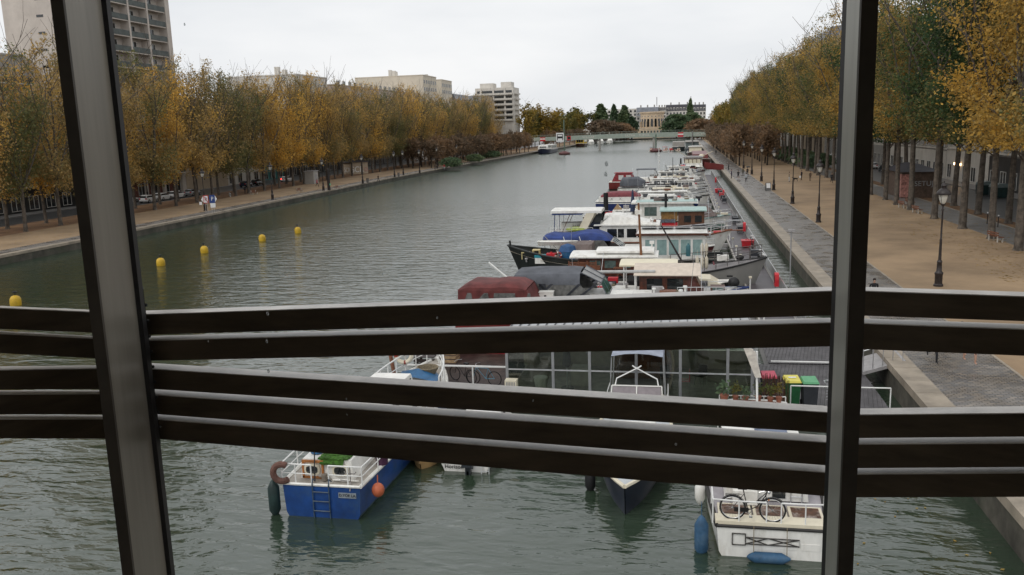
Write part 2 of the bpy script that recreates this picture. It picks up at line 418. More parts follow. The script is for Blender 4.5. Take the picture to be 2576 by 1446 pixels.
def slat_panel(label, ends, rows):
    (uL, dL), (uR, dR) = ends
    P0 = colm(uL, 900, dL)[0]; P1 = colm(uR, 900, dR)[0]
    n = Vector((P1 - P0)).cross(Vector((0, 0, -1))).normalized()
    n = -n if n.y < 0 else n
    mid = (P0 + P1) / 2; zb = 10.9
    t = thing('slat_railing', label, 'railing', (mid.x, mid.y, zb))
    def z_of(u, v, d): return colm(u, v, d)[1]
    for (tl, fl, bl, tr, fr, br) in rows:
        a0, a1 = z_of(uL, fl, dL) - zb, z_of(uL, bl, dL) - zb
        b0, b1 = z_of(uR, fr, dR) - zb, z_of(uR, br, dR) - zb
        p0 = P0 - mid; p1 = P1 - mid; th = .052
        m = MB()
        V = [(*p0.xy, a1), (*p1.xy, b1), (*(p1 + n * th).xy, b1), (*(p0 + n * th).xy, a1),
             (*p0.xy, a0), (*p1.xy, b0), (*(p1 + n * th).xy, b0), (*(p0 + n * th).xy, a0)]
        V = [Vector(q) for q in V]
        m.hexa(V, 0)
        # wet top painted pale for the sky light on it: a thin cap 2 mm proud
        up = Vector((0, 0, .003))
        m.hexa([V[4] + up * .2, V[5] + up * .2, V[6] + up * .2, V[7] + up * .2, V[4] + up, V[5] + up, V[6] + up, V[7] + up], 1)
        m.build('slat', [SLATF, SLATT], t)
    for P, k, s in ((P0, 0, 1), (P1, 1, -1)):
        q = P - mid; dr = (P1 - P0).normalized() * s
        pass
    return t
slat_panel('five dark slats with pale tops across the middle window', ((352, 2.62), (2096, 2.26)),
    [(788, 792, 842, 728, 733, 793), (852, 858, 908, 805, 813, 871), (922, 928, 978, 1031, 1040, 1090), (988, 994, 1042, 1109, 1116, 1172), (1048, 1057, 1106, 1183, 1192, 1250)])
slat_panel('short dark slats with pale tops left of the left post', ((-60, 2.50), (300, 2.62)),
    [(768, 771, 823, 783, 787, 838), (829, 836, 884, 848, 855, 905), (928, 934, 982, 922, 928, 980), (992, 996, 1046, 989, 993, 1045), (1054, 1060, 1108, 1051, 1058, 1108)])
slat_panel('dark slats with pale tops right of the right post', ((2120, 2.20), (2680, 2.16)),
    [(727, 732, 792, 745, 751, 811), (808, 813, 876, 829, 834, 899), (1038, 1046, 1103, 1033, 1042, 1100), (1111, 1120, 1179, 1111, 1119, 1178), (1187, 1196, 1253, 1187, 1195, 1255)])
# black clamp that carries the slats beside the left post
c0, zt = colm(349, 728, 2.57); _, zb_ = colm(376, 1112, 2.60)
d = _ray(349, 728); e = Vector((d.x, d.y, 0)).normalized(); s_ = Vector((e.y, -e.x, 0))
br = MB(); q = [c0 - s_ * .008, c0 + s_ * .012, c0 + s_ * .012 + e * .05, c0 - s_ * .008 + e * .05]
br.prism([(p.x - c0.x, p.y - c0.y) for p in q], 0, zt - zb_, 'z')
for k in range(9):
    w_ = .05 + k * .045
    br.ell((s_.x * .014 + e.x * .002, s_.y * .014 + e.y * .002, w_), (.005, .005, .005), 6, 4)
tag(br.build('slat_bracket', GASKET, None, loc=(c0.x, c0.y, zb_)), 'black studded bracket holding the slat ends beside the left post', 'bracket')

# the room behind the glass: it keeps the daylight off the inner faces
CAB = mat('cabin_panel', (.42, .39, .35), .7, var=.1)
cabt = thing('viewing_cabin', 'dim cabin enclosing the viewer, roof and back wall behind the window', 'cabin', (0, 0, 10.4))
MB().b2(-2.6, 2.6, -1.9, -1.7, 0, 3.0).build('back_wall', CAB, cabt)
MB().b2(-2.6, 2.6, -1.7, 1.8, 2.9, 3.1).build('roof', CAB, cabt)
MB().b2(-2.6, 2.6, -1.7, 2.0, -.15, -.0).build('floor', CAB, cabt)
MB().b2(-2.7, -2.6, -1.7, 1.0, 0, 3.0).build('side_wall', CAB, cabt)
MB().b2(2.6, 2.7, -1.7, .9, 0, 3.0).build('side_wall', CAB, cabt)
# the clean panes between the posts: only the rain drops on them show
def clear_pane():
    m = bpy.data.materials.new('clean_window_glass'); m.use_nodes = True
    n, l = m.node_tree.nodes, m.node_tree.links; n.clear()
    t = n.new("ShaderNodeBsdfTransparent"); t.inputs[0].default_value = (1, 1, 1, 1); o = n.new("ShaderNodeOutputMaterial"); l.new(t.outputs[0], o.inputs[0]); return m
GLZ = clear_pane()
DROP = clear_glass('water_drop', (.80, .82, .82), 1.0, 1.9)
def pane(label, uL, dL, uR, dR, drops):
    P0 = colm(uL, 723, dL)[0]; P1 = colm(uR, 723, dR)[0]; m_ = (P0 + P1) / 2; e = (P1 - P0).normalized(); nn = Vector((-e.y, e.x, 0)); n = nn * .006
    t = thing('window_glass', label, 'window pane', (m_.x, m_.y, ZB))
    q = [P0 - m_, P1 - m_, P1 - m_ + n, P0 - m_ + n]
    MB().prism([(p.x, p.y) for p in q], .02, ZT - ZB - .2, 'z').build('pane', GLZ, t)
    r = random.Random(4)
    for u, v, s in drops:
        d = _ray(u, v); k = (P0 - EYE).dot(nn) / d.dot(nn); p = EYE + d * k - Vector((m_.x, m_.y, ZB))
        g = MB(); w = .0022 * s
        g.lathe2([(sin(pi * i / 6) * (1 if i < 3 else .8), -cos(pi * i / 6)) for i in range(7)], (p.x + n.x * 1.2, p.y + n.y * 1.2, p.z), (w, w * .7, w * 1.35), 8)
        g.build('rain_drop', DROP, t, True)
    return t
pane('clear window pane with a few rain drops between the two posts', 340, 2.45, 2100, 2.03, [(1525, 412, 2.0), (1523, 438, 1.9), (1500, 365, 1.2), (1530, 480, 1.1), (670, 790, 1.8), (668, 860, 1.6), (672, 935, 1.8), (868, 1005, 1.0), (870, 1045, 1.0), (1560, 815, 1.2), (1700, 1120, 1.3), (1475, 890, 1.0), (1098, 800, 1.1), (575, 490, 1.7), (1785, 1075, 1.0), (520, 860, .9), (960, 690, .9), (460, 60, 1.2), (1340, 1010, 1.0), (1930, 1000, .9)])
# ------------------------------------------------------------------ trees
BARK = mat('plane_bark', (.095, .078, .062), .85, var=.35, scale=2.2, bump=.3, bscale=9, dirt=(.20, .18, .15), dirt_amt=.5)
BARKD = mat('dark_bark', (.04, .033, .027), .9, var=.3, scale=3, bump=.3)
def leaf_mat(name, stops, nscale=.16, trans=.42, spread=.9):
    """leaf colours vary by clump (noise over the crown), by leaf and by tree"""
    m = bpy.data.materials.new(name); m.use_nodes = True
    n, l = m.node_tree.nodes, m.node_tree.links; p = n['Principled BSDF']
    p.inputs['Roughness'].default_value = .6; p.inputs['Specular IOR Level'].default_value = .25
    g = n.new('ShaderNodeNewGeometry'); oi = n.new('ShaderNodeObjectInfo')
    nz = n.new('ShaderNodeTexNoise'); nz.inputs['Scale'].default_value = nscale; nz.inputs['Detail'].default_value = 4; nz.inputs['Roughness'].default_value = .65
    l.new(g.outputs['Position'], nz.inputs[0])
    at = n.new('ShaderNodeAttribute'); at.attribute_name = 'rnd'
    def math_(op, a, b):
        k = n.new('ShaderNodeMath'); k.operation = op
        for i, x in enumerate((a, b)):
            if isinstance(x, (int, float)): k.inputs[i].default_value = x
            else: l.new(x, k.inputs[i])
        return k.outputs[0]
    s = math_('ADD', math_('MULTIPLY', math_('SUBTRACT', nz.outputs['Fac'], .5), 1.9 * spread), math_('MULTIPLY', math_('SUBTRACT', at.outputs['Fac'], .5), .42))
    s = math_('ADD', s, math_('MULTIPLY', math_('SUBTRACT', oi.outputs['Random'], .5), .75 * spread))
    s = math_('ADD', s, .5)
    r = n.new('ShaderNodeValToRGB'); r.color_ramp.interpolation = 'LINEAR'
    el = r.color_ramp.elements
    for i, (pos, c) in enumerate(stops):
        e = el[i] if i < 2 else el.new(pos)
        e.position = pos; e.color = (*c, 1)
    l.new(s, r.inputs[0]); l.new(r.outputs[0], p.inputs['Base Color'])
    tr = n.new('ShaderNodeBsdfTranslucent'); l.new(r.outputs[0], tr.inputs[0])
    mi = n.new('ShaderNodeMixShader'); mi.inputs[0].default_value = trans
    o = n['Material Output']; l.new(p.outputs[0], mi.inputs[1]); l.new(tr.outputs[0], mi.inputs[2]); l.new(mi.outputs[0], o.inputs[0])
    return m
LEAF_L = leaf_mat('plane_leaves_left', [(0.0, (.145, .155, .06)), (.26, (.27, .22, .09)), (.5, (.41, .285, .12)), (.74, (.54, .36, .12)), (1.0, (.74, .45, .09))], spread=1.1, nscale=.13)
LEAF_R = leaf_mat('plane_leaves_right', [(0.0, (.035, .075, .032)), (.32, (.085, .125, .042)), (.5, (.23, .19, .075)), (.7, (.38, .265, .085)), (1.0, (.56, .34, .07))], spread=1.25, nscale=.13)
LEAF_RED = leaf_mat('chestnut_leaves', [(0.0, (.10, .08, .055)), (.5, (.20, .135, .085)), (1.0, (.30, .18, .09))], nscale=.25, spread=.7)
LEAF_GRN = leaf_mat('dark_green_leaves', [(0.0, (.06, .10, .06)), (.5, (.10, .15, .08)), (1.0, (.16, .20, .09))], nscale=.3, spread=.7)
LEAF_YEL = leaf_mat('yellow_leaves', [(0.0, (.10, .11, .03)), (.5, (.25, .18, .04)), (1.0, (.42, .26, .045))], nscale=.2, spread=.8)
LEAF_OLV = leaf_mat('olive_leaves', [(0.0, (.05, .07, .022)), (.5, (.11, .11, .03)), (1.0, (.21, .15, .035))], nscale=.2, spread=.8)

def leaf_quads(C, S, rng, size):
    """C: centres (n,3).  One small bent leaf spray (quad) per centre, random orientation."""
    n = len(C)
    a = rng.normal(size=(n, 3)); a /= np.linalg.norm(a, axis=1, keepdims=True)
    b = rng.normal(size=(n, 3)); b -= a * np.sum(a * b, axis=1, keepdims=True); b /= np.linalg.norm(b, axis=1, keepdims=True)
    sz = (size * (.45 + 1.25 * rng.random((n, 1)) ** 1.6))
    a = a * sz; b = b * sz * .62
    V = np.empty((n, 4, 3)); V[:, 0] = C - a; V[:, 1] = C - b * .9 + a * .1; V[:, 2] = C + a; V[:, 3] = C + b * .9 + a * .15
    return V.reshape(-1, 3)
def mesh_from_quads(name, V, material, rnd):
    nq = len(V) // 4
    me = bpy.data.meshes.new(name)
    me.vertices.add(len(V)); me.vertices.foreach_set('co', V.astype(np.float32).ravel())
    me.loops.add(nq * 4); me.loops.foreach_set('vertex_index', np.arange(nq * 4, dtype=np.int32))
    me.polygons.add(nq); me.polygons.foreach_set('loop_start', np.arange(0, nq * 4, 4, dtype=np.int32)); me.polygons.foreach_set('loop_total', np.full(nq, 4, dtype=np.int32))
    me.materials.append(material)
    at = me.attributes.new('rnd', 'FLOAT', 'FACE'); at.data.foreach_set('value', rnd.astype(np.float32))
    me.update(); me.validate()
    return me
def tree_protos(kind, seed, leafmat, H=23, crown_r=4.2, th=5.5, nleaf=5200, size=.30, lean=.0, bark=None, spikes=True, trunk_r=.24, low=.62):
    """trunk + limb mesh and a crown of leaf sprays gathered round the twig ends"""
    rng = np.random.default_rng(seed); rnd = random.Random(seed)
    tb = MB(); tips = []
    def limb(p, d, L, r, depth):
        pts = [p]; q = p.copy(); dd = d.copy(); k = 4
        for i in range(k):
            dd = (dd + Vector((rnd.uniform(-.16, .16), rnd.uniform(-.16, .16), .07))).normalized()
            q = q + dd * (L / k); pts.append(q.copy())
        tb.tube(pts, [r * (1 - .72 * i / k) + .008 for i in range(k + 1)], 6 if depth == 0 else 4)
        tips.append((pts, depth))
        if depth < 2:
            for j in range(3 if depth == 0 else 2):
                i = rnd.randint(1, k - 1) + rnd.random(); a = pts[int(i)].lerp(pts[int(i) + 1], i - int(i))
                az = rnd.uniform(0, 2 * pi); out = Vector((cos(az), sin(az), rnd.uniform(.25, 1.0))).normalized()
                limb(a, (dd * .45 + out * .8).normalized(), L * rnd.uniform(.42, .62), r * .45, depth + 1)
    top = Vector((rnd.uniform(-.3, .3) + lean, rnd.uniform(-.3, .3), th))
    tb.tube([(0, 0, -.1), (0, 0, .25), (top.x * .25, top.y * .25, th * .35), (top.x * .6, top.y * .6, th * .7), tuple(top)], [trunk_r * 1.65, trunk_r * 1.15, trunk_r, trunk_r * .9, trunk_r * .82], 9)
    nl = rnd.randint(4, 5)
    hl = H - th
    limb(top, Vector((rnd.uniform(-.08, .08), rnd.uniform(-.08, .08), 1)), hl * .80, trunk_r * .62, 0)
    for k in range(nl):
        az = 2 * pi * (k + rnd.random() * .5) / nl
        d = Vector((cos(az) * .42, sin(az) * .42, 1)).normalized()
        limb(top - Vector((0, 0, rnd.uniform(0, .7))), d, hl * rnd.uniform(.6, .82), trunk_r * .5, 0)
    for k in range(7):          # low side branches that fill the lower crown
        z = th * rnd.uniform(.72, 1.25); az = rnd.uniform(0, 2 * pi)
        limb(Vector((top.x * .7, top.y * .7, z)), Vector((cos(az), sin(az), .45)).normalized(), crown_r * rnd.uniform(.65, 1.0), trunk_r * .22, 1)
    P = []
    for pts, depth in tips:
        w = (.8, 1.1, 1.2)[depth]
        for i in range(1 if depth else 2, len(pts)):
            for _ in range(2): P.append((pts[i - 1].lerp(pts[i], rnd.random()), w))
    A = np.array([tuple(p) for p, _ in P]); W = np.array([w for _, w in P]); W = W / W.sum()
    keep = 1.0
    idx = rng.choice(len(A), size=nleaf, p=W)
    sp = np.where(A[idx, 2:3] > H * .78, .55, .95)
    C = A[idx] + rng.normal(size=(nleaf, 3)) * sp * np.array([.95, .95, .75])
    # hold the crown to a tall rounded column, ragged at the edge
    rr = np.hypot(C[:, 0], C[:, 1]); zz = (C[:, 2] - th * .75) / (H - th * .75)
    lim = crown_r * np.clip(np.sqrt(np.clip(1.05 - np.abs(zz - .42) ** 2.2 * 2.6, .02, 1)), .12, 1) * (1 + .25 * rng.normal(size=nleaf))
    ok = (rr < lim) & (C[:, 2] > th * .62)
    C = C[ok & (C[:, 2] > th * low)]
    if spikes:
        for k in range(26):
            az = rnd.uniform(0, 2 * pi); rd = crown_r * math.sqrt(rnd.random()) * .75; z0 = H * rnd.uniform(.74, .9) - rd * .5
            a = Vector((cos(az) * rd, sin(az) * rd, z0)); b = a + Vector((cos(az) * .25 + rnd.uniform(-.2, .2), sin(az) * .25, rnd.uniform(1.4, 3.6)))
            tb.tube([a, a.lerp(b, .5) + Vector((rnd.uniform(-.08, .08), 0, 0)), b], [.03, .02, .008], 3)
            m = 16; t = rng.random(m) ** .8
            C = np.vstack([C, np.array(a)[None] + (np.array(b) - np.array(a))[None] * t[:, None] + rng.normal(size=(m, 3)) * .14])
    V = leaf_quads(C, None, rng, size)
    cm = mesh_from_quads(kind + '_crown', V, leafmat, rng.random(len(C)))
    trunk = tb.build('trunk', bark or BARK, None, smooth=True); tm = trunk.data; bpy.data.objects.remove(trunk)
    return tm, cm
def put_tree(pr, name, label, cat, x, y, z, rz, sc, group):
    t = thing(name, label, cat, (x, y, z), rz, group); t.scale = sc
    for nm, me in (('trunk', pr[0]), ('crown', pr[1])):
        o = bpy.data.objects.new(nm, me); COL.objects.link(o); o.parent = t
    return t
def conif(kind, seed, leafmat, H, r, n, size, shape):
    rng = np.random.default_rng(seed)
    z = rng.random(n); ang = rng.random(n) * 2 * pi
    if shape == 'poplar': prof = np.sin(np.clip(z * .9 + .08, 0, 1) * pi) ** .6 * (1 - z * .45)
    elif shape == 'willow': prof = np.sqrt(np.clip(1 - (z - .35) ** 2 * 2.1, 0.03, 1))
    else: prof = np.sqrt(np.clip(1 - (z - .45) ** 2 * 3.2, .02, 1))
    lob = 1 + .22 * np.sin(ang * 3 + z * 9) + .16 * np.sin(ang * 5 - z * 17) + .12 * rng.normal(size=n)
    rad = r * prof * lob * (1 - .45 * rng.random(n) ** 2.2)
    C = np.stack([np.cos(ang) * rad, np.sin(ang) * rad, H * (.12 + .88 * z)], 1)
    cm = mesh_from_quads(kind + '_crown', leaf_quads(C, None, rng, size), leafmat, rng.random(n))
    tb = MB(); tb.tube([(0, 0, -.1), (0, 0, H * .3), (0, 0, H * .8)], [H * .02, H * .015, .03], 7)
    for k in range(9):
        a = k * 2.4; tb.tube([(0, 0, H * (.15 + .06 * k)), (cos(a) * r * .6, sin(a) * r * .6, H * (.25 + .07 * k))], [.09, .03], 4)
    t = tb.build('trunk', BARKD, None, smooth=True); tm = t.data; bpy.data.objects.remove(t)
    return tm, cm

PL = [tree_protos('plane_left', 100 + i, LEAF_L, H=22.6 + (i % 4) * 1.3, crown_r=4.8, th=5.8, nleaf=15500, size=.145) for i in range(6)]
PR = [tree_protos('plane_right', 200 + i, LEAF_R, H=26 + (i % 3) * 1.2, crown_r=5.4, th=9.2, nleaf=24000, size=.125, trunk_r=.30, low=.86) for i in range(6)]
CH = [tree_protos('chestnut', 300 + i, LEAF_RED, H=8.6, crown_r=3.6, th=3.0, nleaf=2600, size=.26, bark=BARKD, spikes=False, trunk_r=.16) for i in range(3)]
OL = [tree_protos('olive_plane', 400 + i, LEAF_OLV, H=19, crown_r=5.0, th=5, nleaf=4000, size=.42, spikes=False) for i in range(3)]
YE = [tree_protos('yellow_plane', 420 + i, LEAF_YEL, H=21, crown_r=5.4, th=5, nleaf=4200, size=.45, spikes=False) for i in range(3)]

rn = random.Random(5)
def rsc(r, lo=.92, hi=1.08): s = r.uniform(lo, hi); return (s * r.uniform(.94, 1.06), s * r.uniform(.94, 1.06), s)
# left quay: two rows, about 7 m apart
ys = []; y = 90.0
while y < 395: ys.append(y); y += rn.uniform(6.2, 7.6)
for i, y in enumerate(ys):
    put_tree(PL[i % 6], 'plane_tree', f'golden brown plane tree, {nth(i)} from near end of left quay front row', 'tree',
             le(y) - 15.2 + rn.uniform(-.5, .5), y, LZ, rn.uniform(0, 6.28), rsc(rn), 'plane trees in the front row on the left quay')
for i, y in enumerate(ys):
    yy = y + 3.2
    put_tree(PL[(i * 2 + 3) % 6], 'plane_tree', f'golden brown plane tree, {nth(i)} from near end of left street back row', 'tree',
             le(yy) - 20.5 + rn.uniform(-.5, .5), yy, LZ, rn.uniform(0, 6.28), rsc(rn, .9, 1.06), 'plane trees in the back row on the left quay')
# right quay: one row at the edge of the sand, a second along the street
ys = [66.5, 74.5, 81.8, 89.3, 98.2, 108, 114.5, 121.7, 130.]
y = 138.
while y < 420: ys.append(y); y += rn.uniform(7.2, 8.8)
for i, y in enumerate(ys):
    put_tree(PR[i % 6], 'plane_tree', f'yellow and green plane tree, {nth(i)} from near end beside right sand path', 'tree',
             26.8 + rn.uniform(-.3, .3), y, RZ, rn.uniform(0, 6.28), rsc(rn, .95, 1.08), 'plane trees in the row beside the right sand path')
for i, y in enumerate(ys[1:]):
    if 118 < y < 126: continue
    put_tree(PR[(i * 2 + 1) % 6], 'plane_tree', f'tall plane tree, {nth(i)} from near end beside right street kerb', 'tree',
             32.4 + rn.uniform(-.2, .2), y + 4, RZ, rn.uniform(0, 6.28), rsc(rn, .9, 1.02), 'plane trees along the right street kerb')
# clipped chestnuts further up both quays
k = 0
for x in (14.4, 21.2):
    y = 224.
    while y < 425:
        put_tree(CH[k % 3], 'chestnut_tree', 'clipped russet chestnut tree on the right quay beyond the lamps', 'tree', x + rn.uniform(-.3, .3), y, RZ, rn.uniform(0, 6.28), rsc(rn, .95, 1.15), 'russet chestnut trees on the right quay'); k += 1
        y += rn.uniform(8, 10) if x < 15 else rn.uniform(9, 12)
for off in (4.5, 10.5):
    y = 262.
    while y < 425:
        put_tree(CH[k % 3], 'chestnut_tree', 'clipped russet chestnut tree on the left quay before the footbridge', 'tree', le(y) - off + rn.uniform(-.3, .3), y, LZ, rn.uniform(0, 6.28), rsc(rn, .95, 1.15), 'russet chestnut trees on the left quay'); k += 1
        y += rn.uniform(8, 11)
# beyond the footbridge
for i in range(13):
    y = 470 + i * 21
    put_tree(OL[i % 3] if i % 3 else YE[i % 3], 'plane_tree', 'broad olive and gold plane tree beyond the footbridge on the left', 'tree', le(y) - 12 - rn.uniform(0, 10), y, LZ, rn.uniform(0, 6.28), rsc(rn, .9, 1.2), 'plane trees beyond the footbridge on the left')
    put_tree(CH[i % 3], 'chestnut_tree', 'low russet chestnut tree beyond the footbridge on the left', 'tree', le(y) - 5, y + 8, LZ, rn.uniform(0, 6.28), (1.2, 1.2, 1.1), 'russet chestnut trees beyond the footbridge on the left')
for i in range(9):
    y = 440 + i * 30
    put_tree(YE[i % 3], 'plane_tree', 'broad golden plane tree beyond the footbridge on the right', 'tree', 27 + rn.uniform(-2, 4), y, RZ, rn.uniform(0, 6.28), rsc(rn, 1.0, 1.25), 'plane trees beyond the footbridge on the right')
    put_tree(CH[i % 3], 'chestnut_tree', 'low russet chestnut tree beyond the footbridge on the right', 'tree', 14.5 + rn.uniform(0, 4), y, RZ, rn.uniform(0, 6.28), (1.2, 1.2, 1.15), 'russet chestnut trees beyond the footbridge on the right')
POP = [conif('poplar', 500 + i, LEAF_GRN, 26, 4.0, 2600, .8, 'poplar') for i in range(2)]
WIL = [conif('willow', 510 + i, LEAF_GRN, 20, 7.5, 3600, .9, 'willow') for i in range(2)]
BRN = [conif('brown_tree', 520, LEAF_RED, 12, 8, 2600, .8, 'round')]
def far_tree(pr, name, label, u, vtop, Y, Hm, wpx=None, rm=1.0):
    p = aty(u, vtop, Y); h = max(4, p.z - 1.2); s = h / Hm
    w = (wpx / 2142 * Y * 1.0) / (2 * rm) if wpx else s
    put_tree(pr, name, label, 'tree', p.x, Y, 1.2, rn.uniform(0, 6), (w, w, s), None)
far_tree(POP[0], 'poplar_tree', 'dark green poplar left of the rotunda, widest of three', 1511, 262, 700, 26, 44, 4.0)
far_tree(POP[1], 'poplar_tree', 'slim dark poplar in the middle, left of the rotunda', 1544, 263, 720, 26, 26, 4.0)
far_tree(POP[0], 'poplar_tree', 'dark poplar nearest to the rotunda on its left', 1570, 265, 715, 26, 34, 4.0)
far_tree(POP[1], 'poplar_tree', 'low dark green tree just left of the rotunda', 1589, 293, 710, 26, 34, 4.0)
far_tree(WIL[0], 'willow_tree', 'full dark green willow right of the rotunda', 1702, 288, 700, 20, 62, 7.5)
far_tree(WIL[1], 'willow_tree', 'second dark green willow right of the rotunda, further right', 1742, 284, 715, 20, 48, 7.5)
far_tree(POP[1], 'poplar_tree', 'tall pointed poplar rising behind the willows', 1737, 249, 735, 26, 20, 4.0)
far_tree(BRN[0], 'chestnut_tree', 'broad russet tree left of the rotunda behind the footbridge', 1515, 303, 640, 12, 80, 8)
far_tree(BRN[0], 'chestnut_tree', 'low russet tree by the rotunda steps on its left', 1560, 310, 650, 12, 60, 8)
far_tree(BRN[0], 'chestnut_tree', 'russet tree right of the willows behind the footbridge', 1765, 300, 600, 12, 70, 8)
far_tree(OL[0], 'plane_tree', 'broad olive tree crown left of the poplars', 1452, 270, 690, 19, 80, 5)
far_tree(YE[1], 'plane_tree', 'bright golden tree rising above the left bank before the poplars', 1370, 262, 520, 21, 90, 5.4)
# ------------------------------------------------------------------ street lamps, signs, quay furniture
LAMPGL = mat('lantern_glass', (.55, .53, .47), .25, var=.08, spec=.6)
def lamp_proto():
    t = thing('street_lamp', 'lamp', 'street lamp')
    MB().lathe([(.30, 0), (.30, .12), (.24, .18), (.24, .75), (.27, .8), (.27, .88), (.17, 1.0), (.15, 1.55), (.18, 1.6), (.12, 1.72)], 10).build('plinth', LAMPIRON, t, True)
    MB().lathe([(.10, 1.72), (.075, 3.0), (.085, 3.05), (.06, 3.1), (.05, 4.9), (.09, 4.95), (.05, 5.05), (.05, 5.2)], 8).build('pole', LAMPIRON, t, True)
    c = MB(); c.lathe([(.06, 5.2), (.14, 5.28), (.15, 5.32)], 8)
    for k in range(4):
        a = pi / 4 + k * pi / 2; c.tube([(.13 * cos(a), .13 * sin(a), 5.3), (.34 * cos(a), .34 * sin(a), 5.95)], .016, 5)
    cr_ = c.build('lantern_cradle', LAMPIRON, t)
    MB().lathe([(.10, 5.34), (.19, 5.45), (.28, 5.75), (.30, 5.95)], 12).build('lantern_glass', LAMPGL, t, True)
    MB().lathe([(.42, 5.92), (.44, 5.98), (.40, 6.12), (.26, 6.27), (.15, 6.34), (.15, 6.45), (.19, 6.5), (.15, 6.58), (.05, 6.66), (.03, 6.78)], 12).build('lamp_hood', LAMPIRON, t, True)
    return t
lamp0 = lamp_proto()
LR = [58.6, 95.9, 118.1, 141.9, 163.5, 185.8, 210]
for i, y in enumerate(LR):
    lab = f'cast iron street lamp edging the right sand path, {nth(i)} from the near end'
    pos = (16.4 if i == 0 else 14.5, y, RZ)
    if i == 0: lamp0.location = pos; lamp0['label'] = lab; lamp0['group'] = 'street lamps on the right quay'
    else: dup(lamp0, pos, 0, lab, 'street lamps on the right quay')
lx = [(686, 502), (814, 479.5), (913, 461.5), (993, 445.5), (1056, 435.5), (1100, 424), (1150, 413)]
q = onz(517, 530, LZ)
for i, p in enumerate([q] + [onz(u, v, LZ) for u, v in lx]):
    dup(lamp0, (p.x, p.y, LZ), 0, f'cast iron street lamp beside the left water edge, {nth(i)} from the near end', 'street lamps on the left quay')
# small lamps along the left street
for i, (u, v) in enumerate(((373, 505), (1015, 440))):
    p = onz(u, v, LZ); dup(lamp0, (p.x, p.y, LZ), 0, ['street lamp in front of the left apartment block by the white cars', 'street lamp behind the chestnut trees on the left quay'][i], 'street lamps on the left quay')
# ------------------------------------------------------------------ buildings
WINF = mat('window_frame_white', (.6, .59, .56), .5, var=.05)
CURT = mat('pale_curtain', (.42, .43, .42), .7, var=.25, scale=1.2)
RAILD = mat('balcony_panel_green_grey', (.055, .068, .062), .45, var=.25, scale=.8)
ZINC = mat('zinc_roof', (.20, .21, .235), .5, var=.15, scale=.5)
SLATE = mat('slate_roof', (.055, .055, .065), .6, var=.2, scale=.5)
CONC = mat('pale_concrete', (.53, .475, .425), .8, var=.07, scale=.35, dirt=(.30, .26, .22), dirt_amt=.35, bump=.1)
BEIGE = mat('beige_render', (.42, .34, .25), .85, var=.08, scale=.4, dirt=(.25, .20, .15))
GREYB = mat('grey_render', (.34, .325, .30), .85, var=.09, scale=.4, dirt=(.19, .17, .15))
OFFW = mat('offwhite_render', (.60, .57, .52), .8, var=.06, scale=.4, dirt=(.36, .32, .27), dirt_amt=.35)
BRICK = mat('dark_red_brick', (.15, .06, .045), .85, var=.25, scale=2.5)
LIME = mat('limestone', (.56, .44, .31), .8, var=.08, scale=.3, dirt=(.33, .25, .17))
TEALW = mat('teal_shopfront', (.035, .19, .19), .5, var=.12)
DARKSH = mat('dark_shopfront', (.025, .026, .028), .35, var=.3, scale=.5)
_wm = {}
def win_mesh(w, h, arch=False, curtain=0.0):
    k = (round(w, 2), round(h, 2), arch, curtain)
    if k in _wm: return _wm[k]
    m = MB()
    if arch:
        P = [(-w / 2, -h / 2), (w / 2, -h / 2)] + [(w / 2 * cos(a), h / 2 - w / 2 + w / 2 * sin(a)) for a in [pi * i / 8 for i in range(9)]]
        m.prism(P, -.1, .03, 'x', 0)
    else:
        m.b2(-.10, .02, -w / 2, w / 2, -h / 2, h / 2, 0)
        t = .07
        for y0, y1, z0, z1 in ((-w / 2, -w / 2 + t, -h / 2, h / 2), (w / 2 - t, w / 2, -h / 2, h / 2), (-t / 2, t / 2, -h / 2 + t, h / 2 - t), (-w / 2 + t, w / 2 - t, -h / 2, -h / 2 + t), (-w / 2 + t, w / 2 - t, h / 2 - t, h / 2)):
            m.b2(.022, .07, y0, y1, z0, z1, 1)
        if curtain: m.b2(.0212, .026, -w / 2 + t, -w / 2 + t + (w / 2 - t) * curtain, -h / 2 + t, h / 2 - t, 2)
    o = m.build('window', [DARKGLASS, WINF, CURT], None); me = o.data; bpy.data.objects.remove(o)
    _wm[k] = me; return me
def window(parent, p, w, h, rz=0, arch=False, curtain=0.0):
    o = bpy.data.objects.new('window', win_mesh(w, h, arch, curtain)); COL.objects.link(o); o.parent = parent
    o.location = p; o.rotation_euler.z = rz; return o
rb = random.Random(11)
